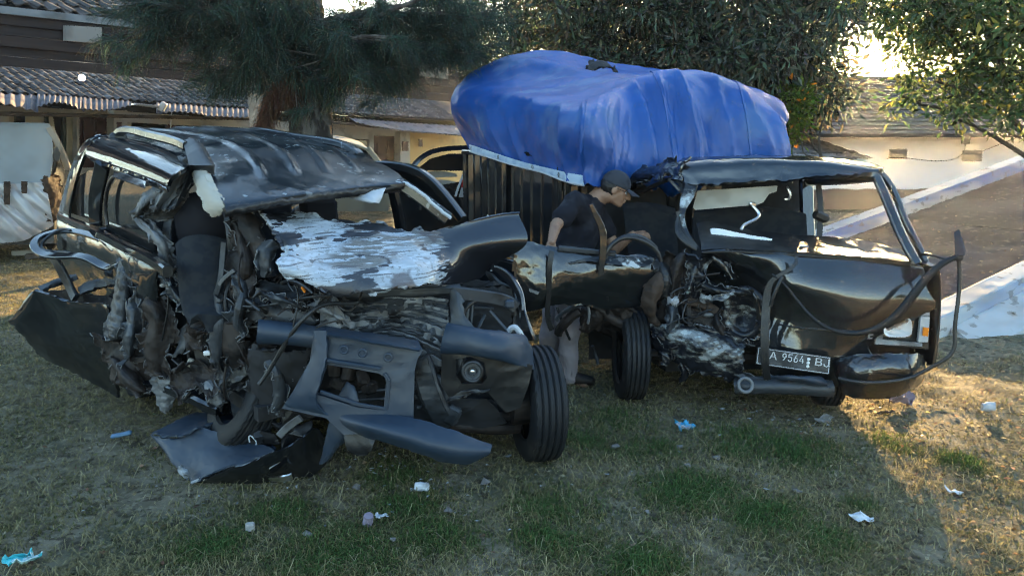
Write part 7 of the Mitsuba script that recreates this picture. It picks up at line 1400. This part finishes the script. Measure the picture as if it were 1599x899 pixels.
foil('blue_wrapper', 1067, 664, .11, .07, .045, 'blue_foil', 12, 'crumpled blue and white wrapper on the grass in front of the pickup', 'wrapper')
foil('clear_wrapper', 1345, 817, .07, .05, .03, 'crumpled_white', 15, 'crushed clear wrapper at the edge of the sunlit grass', 'wrapper')
foil('white_litter', 1488, 770, .05, .035, .02, 'crumpled_white', 18, 'white litter lying in the sunlit dry leaves at right', 'litter')
foil('grey_rag', 1408, 630, .20, .10, .09, 'mauve_paper', 21, 'grey rag on the ground below the right corner of the pickup bumper', 'rag')
foil('rusty_scrap', 1383, 643, .12, .03, .015, 'rust_brown', 24, 'flat rusty scrap beside the grey rag', 'scrap', .01)
foil('grey_scrap', 1285, 652, .12, .07, .03, 'concrete', 27, 'flat grey scrap on the ground in front of the right front wheel', 'scrap', .02)
cw = trimesh.creation.cylinder(.024, .075, sections=24); cw.apply_transform(trimesh.transformations.euler_matrix(1.5, 0, 1.3)); cw.apply_translation(G(1542, 643) + [0, 0, .04]); obj('crushed_bottle', displace(refine(cw, .015), .012, 20, 3), 'crumpled_white', 25, label='crushed white plastic cup on the bare ground below the near kerb', cat='cup')
c = G(1237, 809); lv = leafset(np.array([c + [-.05, 0, .03]]), np.array([[1, .1, .05]]), .12, .07, np.random.default_rng(2), .1)
obj('green_leaf', trimesh.Trimesh(*lv, process=False), 'leaf', False, color=np.tile([[.05, .14, .06]], (4, 1)), label='single broad green leaf on the shaded grass', cat='leaf')
r = np.random.default_rng(55)
bsdf('pebble_stone', dusty((.16, .15, .14), (.10, .09, .085), 30), .9, .2)
for i in range(16):
    u, v_ = [(1118, 718), (700, 800), (612, 845), (480, 838), (556, 762), (760, 756), (1075, 730), (985, 738), (1010, 800), (990, 795), (1120, 815), (1060, 700), (905, 770), (1245, 770), (1180, 745), (960, 700)][i]
    c = G(u, v_); m = hull(r.normal(size=(14, 3)) * r.uniform(.006, .012) * [1.2, 1, .7]); m.apply_translation(c + [0, 0, .012])
    obj('pebble', displace(refine(m, .02), .002, 30, i), 'pebble_stone', 30, label='small stone in the trodden grass between and in front of the wrecks', cat='stone', group='small stones in the grass')
for i, (u, v_, L, a_) in enumerate(((46, 399, .5, .1), (60, 404, .35, .5))):
    c = G(u, v_); obj('timber_offcut', displace(refine(cbox((L, .12, .08), .01, c + [0, 0, .05], rz=a_), .06), .006, 9), ('old_white', 'old_tile')[i], 25, label=('pale', 'dark')[i] + ' timber offcut on the ground below the silver sheeted van', cat='timber')
# ---------------------------------------------------------------- grass, straw and fallen leaves
r = np.random.default_rng(77)
def density(x, y):
    p = np.stack([x, y, 0 * x], 1)
    a = meshkit.fbm(p * 1.1 + 3, 3, 2); b = meshkit.fbm(p * 3.1, 3, 6)
    return a, b
def blades(n, kind):
    Y = 2.5 * (13.0 / 2.5) ** r.random(n) if kind != 'leaf' else 2.5 * (12 / 2.5) ** r.random(n)
    X = (r.random(n) * 2 - 1) * (.74 * Y + .3)
    a, b = density(X, Y)
    return X, Y, a, b
def bmesh(X, Y, h, w, lean, az, curl):
    n = len(X); z = gz(X, Y) - .004
    base = np.stack([X, Y, z], 1)
    d = np.stack([np.cos(az), np.sin(az), 0 * az], 1); s = np.stack([-np.sin(az), np.cos(az), 0 * az], 1)
    up = np.array([0, 0, 1.0])
    h_, w_, l_ = h[:, None], w[:, None], lean[:, None]
    p1 = base + h_ * (d * l_ * .4 + up * (1 - l_ * .35) * .55)
    p2 = base + h_ * (d * (l_ + curl[:, None]) * .9 + up * np.clip(1 - l_ * .9 - curl[:, None] * .35, .08, 1))
    v = np.stack([base - s * w_ / 2, base + s * w_ / 2, p1 + s * w_ * .4, p1 - s * w_ * .4, p2], 1).reshape(-1, 3)
    f = (np.arange(n) * 5)[:, None, None] + np.array([[0, 1, 2], [0, 2, 3], [3, 2, 4]])[None]
    return trimesh.Trimesh(v, f.reshape(-1, 3), process=False)
def offroad(X, Y):
    s = (X - RA[0]) * RU[0] + (Y - RA[1]) * RU[1]; v = (X - RA[0]) * RV[0] + (Y - RA[1]) * RV[1]
    return ~((v > -.9) & (v < 3.0) & (s > -.5))
X, Y, a, b = blades(330000, 'green')
green = smoothn = np.clip((a - .44) / .18, 0, 1) * np.clip((b - .3) / .3, 0, 1)
def spots(X, Y, lst):
    out = np.zeros(len(X))
    for u, v_, q in lst:
        c = G(u, v_); out = np.maximum(out, np.exp(-((X - c[0]) ** 2 + (Y - c[1]) ** 2) / q ** 2))
    return out * (.6 + .8 * meshkit.noise(np.stack([X * 6, Y * 6, 0 * X], 1), 3))
TUFTS = [(870, 790, .24), (885, 850, .20), (840, 835, .14), (690, 830, .22), (640, 790, .2), (1010, 885, .22), (1080, 770, .30), (1190, 810, .26), (905, 690, .26), (520, 870, .30), (620, 745, .2), (1230, 700, .3), (1150, 690, .3), (1335, 790, .12), (1395, 690, .18), (1500, 720, .14), (330, 850, .2), (440, 800, .16), (1010, 700, .25), (960, 660, .3), (1290, 850, .2)]
DIRT = [(750, 840, .20), (790, 885, .22), (955, 800, .20), (1000, 835, .16), (740, 765, .22), (1120, 860, .22), (1450, 640, .35), (1560, 600, .6), (860, 745, .16), (250, 780, .30), (120, 700, .35), (80, 850, .25), (1560, 820, .2), (1450, 860, .2), (930, 880, .14)]
tuft, dirt = spots(X, Y, TUFTS), spots(X, Y, DIRT)
keep = (r.random(len(X)) < np.clip((.10 + .42 * green * np.where(X < 2.2, 1, .5)) * (1 - .85 * dirt) + .95 * tuft, 0, 1)) & offroad(X, Y)
X, Y, tuft = X[keep], Y[keep], np.clip(tuft[keep], 0, 1.2)
n = len(X)
m = bmesh(X, Y, r.uniform(.015, .040, n) * (1 + 1.3 * tuft) * (1 + .03 * Y), r.uniform(.003, .006, n) * (.8 + .09 * Y), r.uniform(.1, .9, n), r.uniform(0, 6.28, n), r.uniform(0, .8, n))
c = (np.array([.100, .110, .042])[None] * (1 - tuft[:, None].clip(0, 1)) + np.array([.075, .125, .042])[None] * tuft[:, None].clip(0, 1)) * (1 + .3 * r.normal(size=(n, 1))); k = r.random(n) < .40 - .3 * tuft; c[k] = np.array([.20, .17, .075]) * (1 + .25 * r.normal(size=(k.sum(), 1)))
obj('grass', m, 'blade', smooth=False, color=np.repeat(np.clip(c, .008, .6), 5, 0), label='short green grass in uneven tufts round the wrecks', cat='grass', kind='stuff')
X, Y, a, b = blades(250000, 'dry')
keep = (r.random(len(X)) < np.clip(.30 + 1.1 * (.62 - a), .08, 1) * (1 - .8 * spots(X, Y, DIRT))) & offroad(X, Y)
X, Y = X[keep], Y[keep]; n = len(X)
m = bmesh(X, Y, r.uniform(.03, .09, n) * (1 + .03 * Y), r.uniform(.002, .0042, n) * (.8 + .1 * Y), r.uniform(.8, 1.0, n), r.uniform(0, 6.28, n), r.uniform(0, .4, n))
c = np.array([.26, .22, .115])[None] * (1 + .35 * r.normal(size=(n, 1)))
obj('dry_grass', m, 'blade', smooth=False, color=np.repeat(np.clip(c, .012, .6), 5, 0), label='flattened dry straw lying over the bare soil', cat='dry grass', kind='stuff')
# long loose straws and broken bits from the crash
n = 1500; Y = 2.5 * (9 / 2.5) ** r.random(n); X = (r.random(n) * 2 - 1) * (.74 * Y + .3); ok = offroad(X, Y); X, Y = X[ok], Y[ok]; n = len(X)
m = bmesh(X, Y, r.uniform(.08, .18, n), r.uniform(.002, .004, n), np.full(n, 1.0), r.uniform(0, 6.28, n), r.uniform(-.1, .3, n)); m.vertices += [0, 0, .012]
obj('loose_straw', m, 'blade', smooth=False, color=np.repeat(np.clip(np.array([.36, .31, .19])[None] * (1 + .3 * r.normal(size=(n, 1))), .02, .7), 5, 0), label='long loose stalks of straw lying on top of the grass', cat='straw', kind='stuff')
n = 260; X = np.r_[r.normal(-.7, .7, 160), r.normal(1.5, .6, 100)]; Y = np.r_[r.normal(3.85, .28, 160), r.normal(4.85, .28, 100)]
ms = []
for x_, y_ in zip(X, Y):
    q_ = r.normal(size=(5, 3)) * r.uniform(.003, .008) * [1.2, 1, .4] + [x_, y_, float(gz(x_, y_)) + .022]; ms.append(hull(q_))
obj('crash_debris', cat(ms), 'crumpled_trim', smooth=False, label='tiny broken bits of plastic and glass strewn in the grass under the wreck fronts', cat='debris', kind='stuff')
# fallen leaves and chips, more of them on the right
n = 11000
Y = 2.5 * (13 / 2.5) ** r.random(n); X = (r.random(n) * 2 - 1) * (.74 * Y + .3)
keep = (r.random(n) < np.where(X > 1.6, np.where(Y > 7, .25, .9), .16)) ; X, Y = X[keep], Y[keep]; n = len(X)
s_ = (X - RA[0]) * RU[0] + (Y - RA[1]) * RU[1]; v_ = (X - RA[0]) * RV[0] + (Y - RA[1]) * RV[1]
on = (v_ > 0.08) & (v_ < 2.6) & (s_ > 0)
z = np.where(on, SL * s_ + .012, gz(X, Y) + .012)
ok = on | offroad(X, Y)
pos = np.stack([X, Y, z], 1)[ok]; n = len(pos)
d = r.normal(size=(n, 3)) * [1, 1, .18]
v, f = leafset(pos, d, .036, .018, r)
obj('leaf_litter', trimesh.Trimesh(v, f, process=False), 'leaf', smooth=False, color=leafcolors(n, 4, (.22, .17, .105), .35, r, (.34, .30, .21), .3), label='scattered fallen dry leaves on the ground at right and on the ramp', cat='fallen leaves', kind='stuff')
# ---------------------------------------------------------------- low sun in slightly dusty air
scene['air'] = {'type': 'homogeneous', 'albedo': {'type': 'rgb', 'value': [.92, .95, .98]}, 'sigma_t': .0012, 'phase': {'type': 'hg', 'g': .82}}
scene['haze'] = {'type': 'cube', 'to_world': T().translate([0, 120, 8]).scale([230, 220, 10]), 'bsdf': {'type': 'null'}, 'interior': {'type': 'ref', 'id': 'air'}}
scene['camera']['medium'] = {'type': 'ref', 'id': 'air'}
tag('haze', kind='stuff', label='thin sunlit haze in the air')
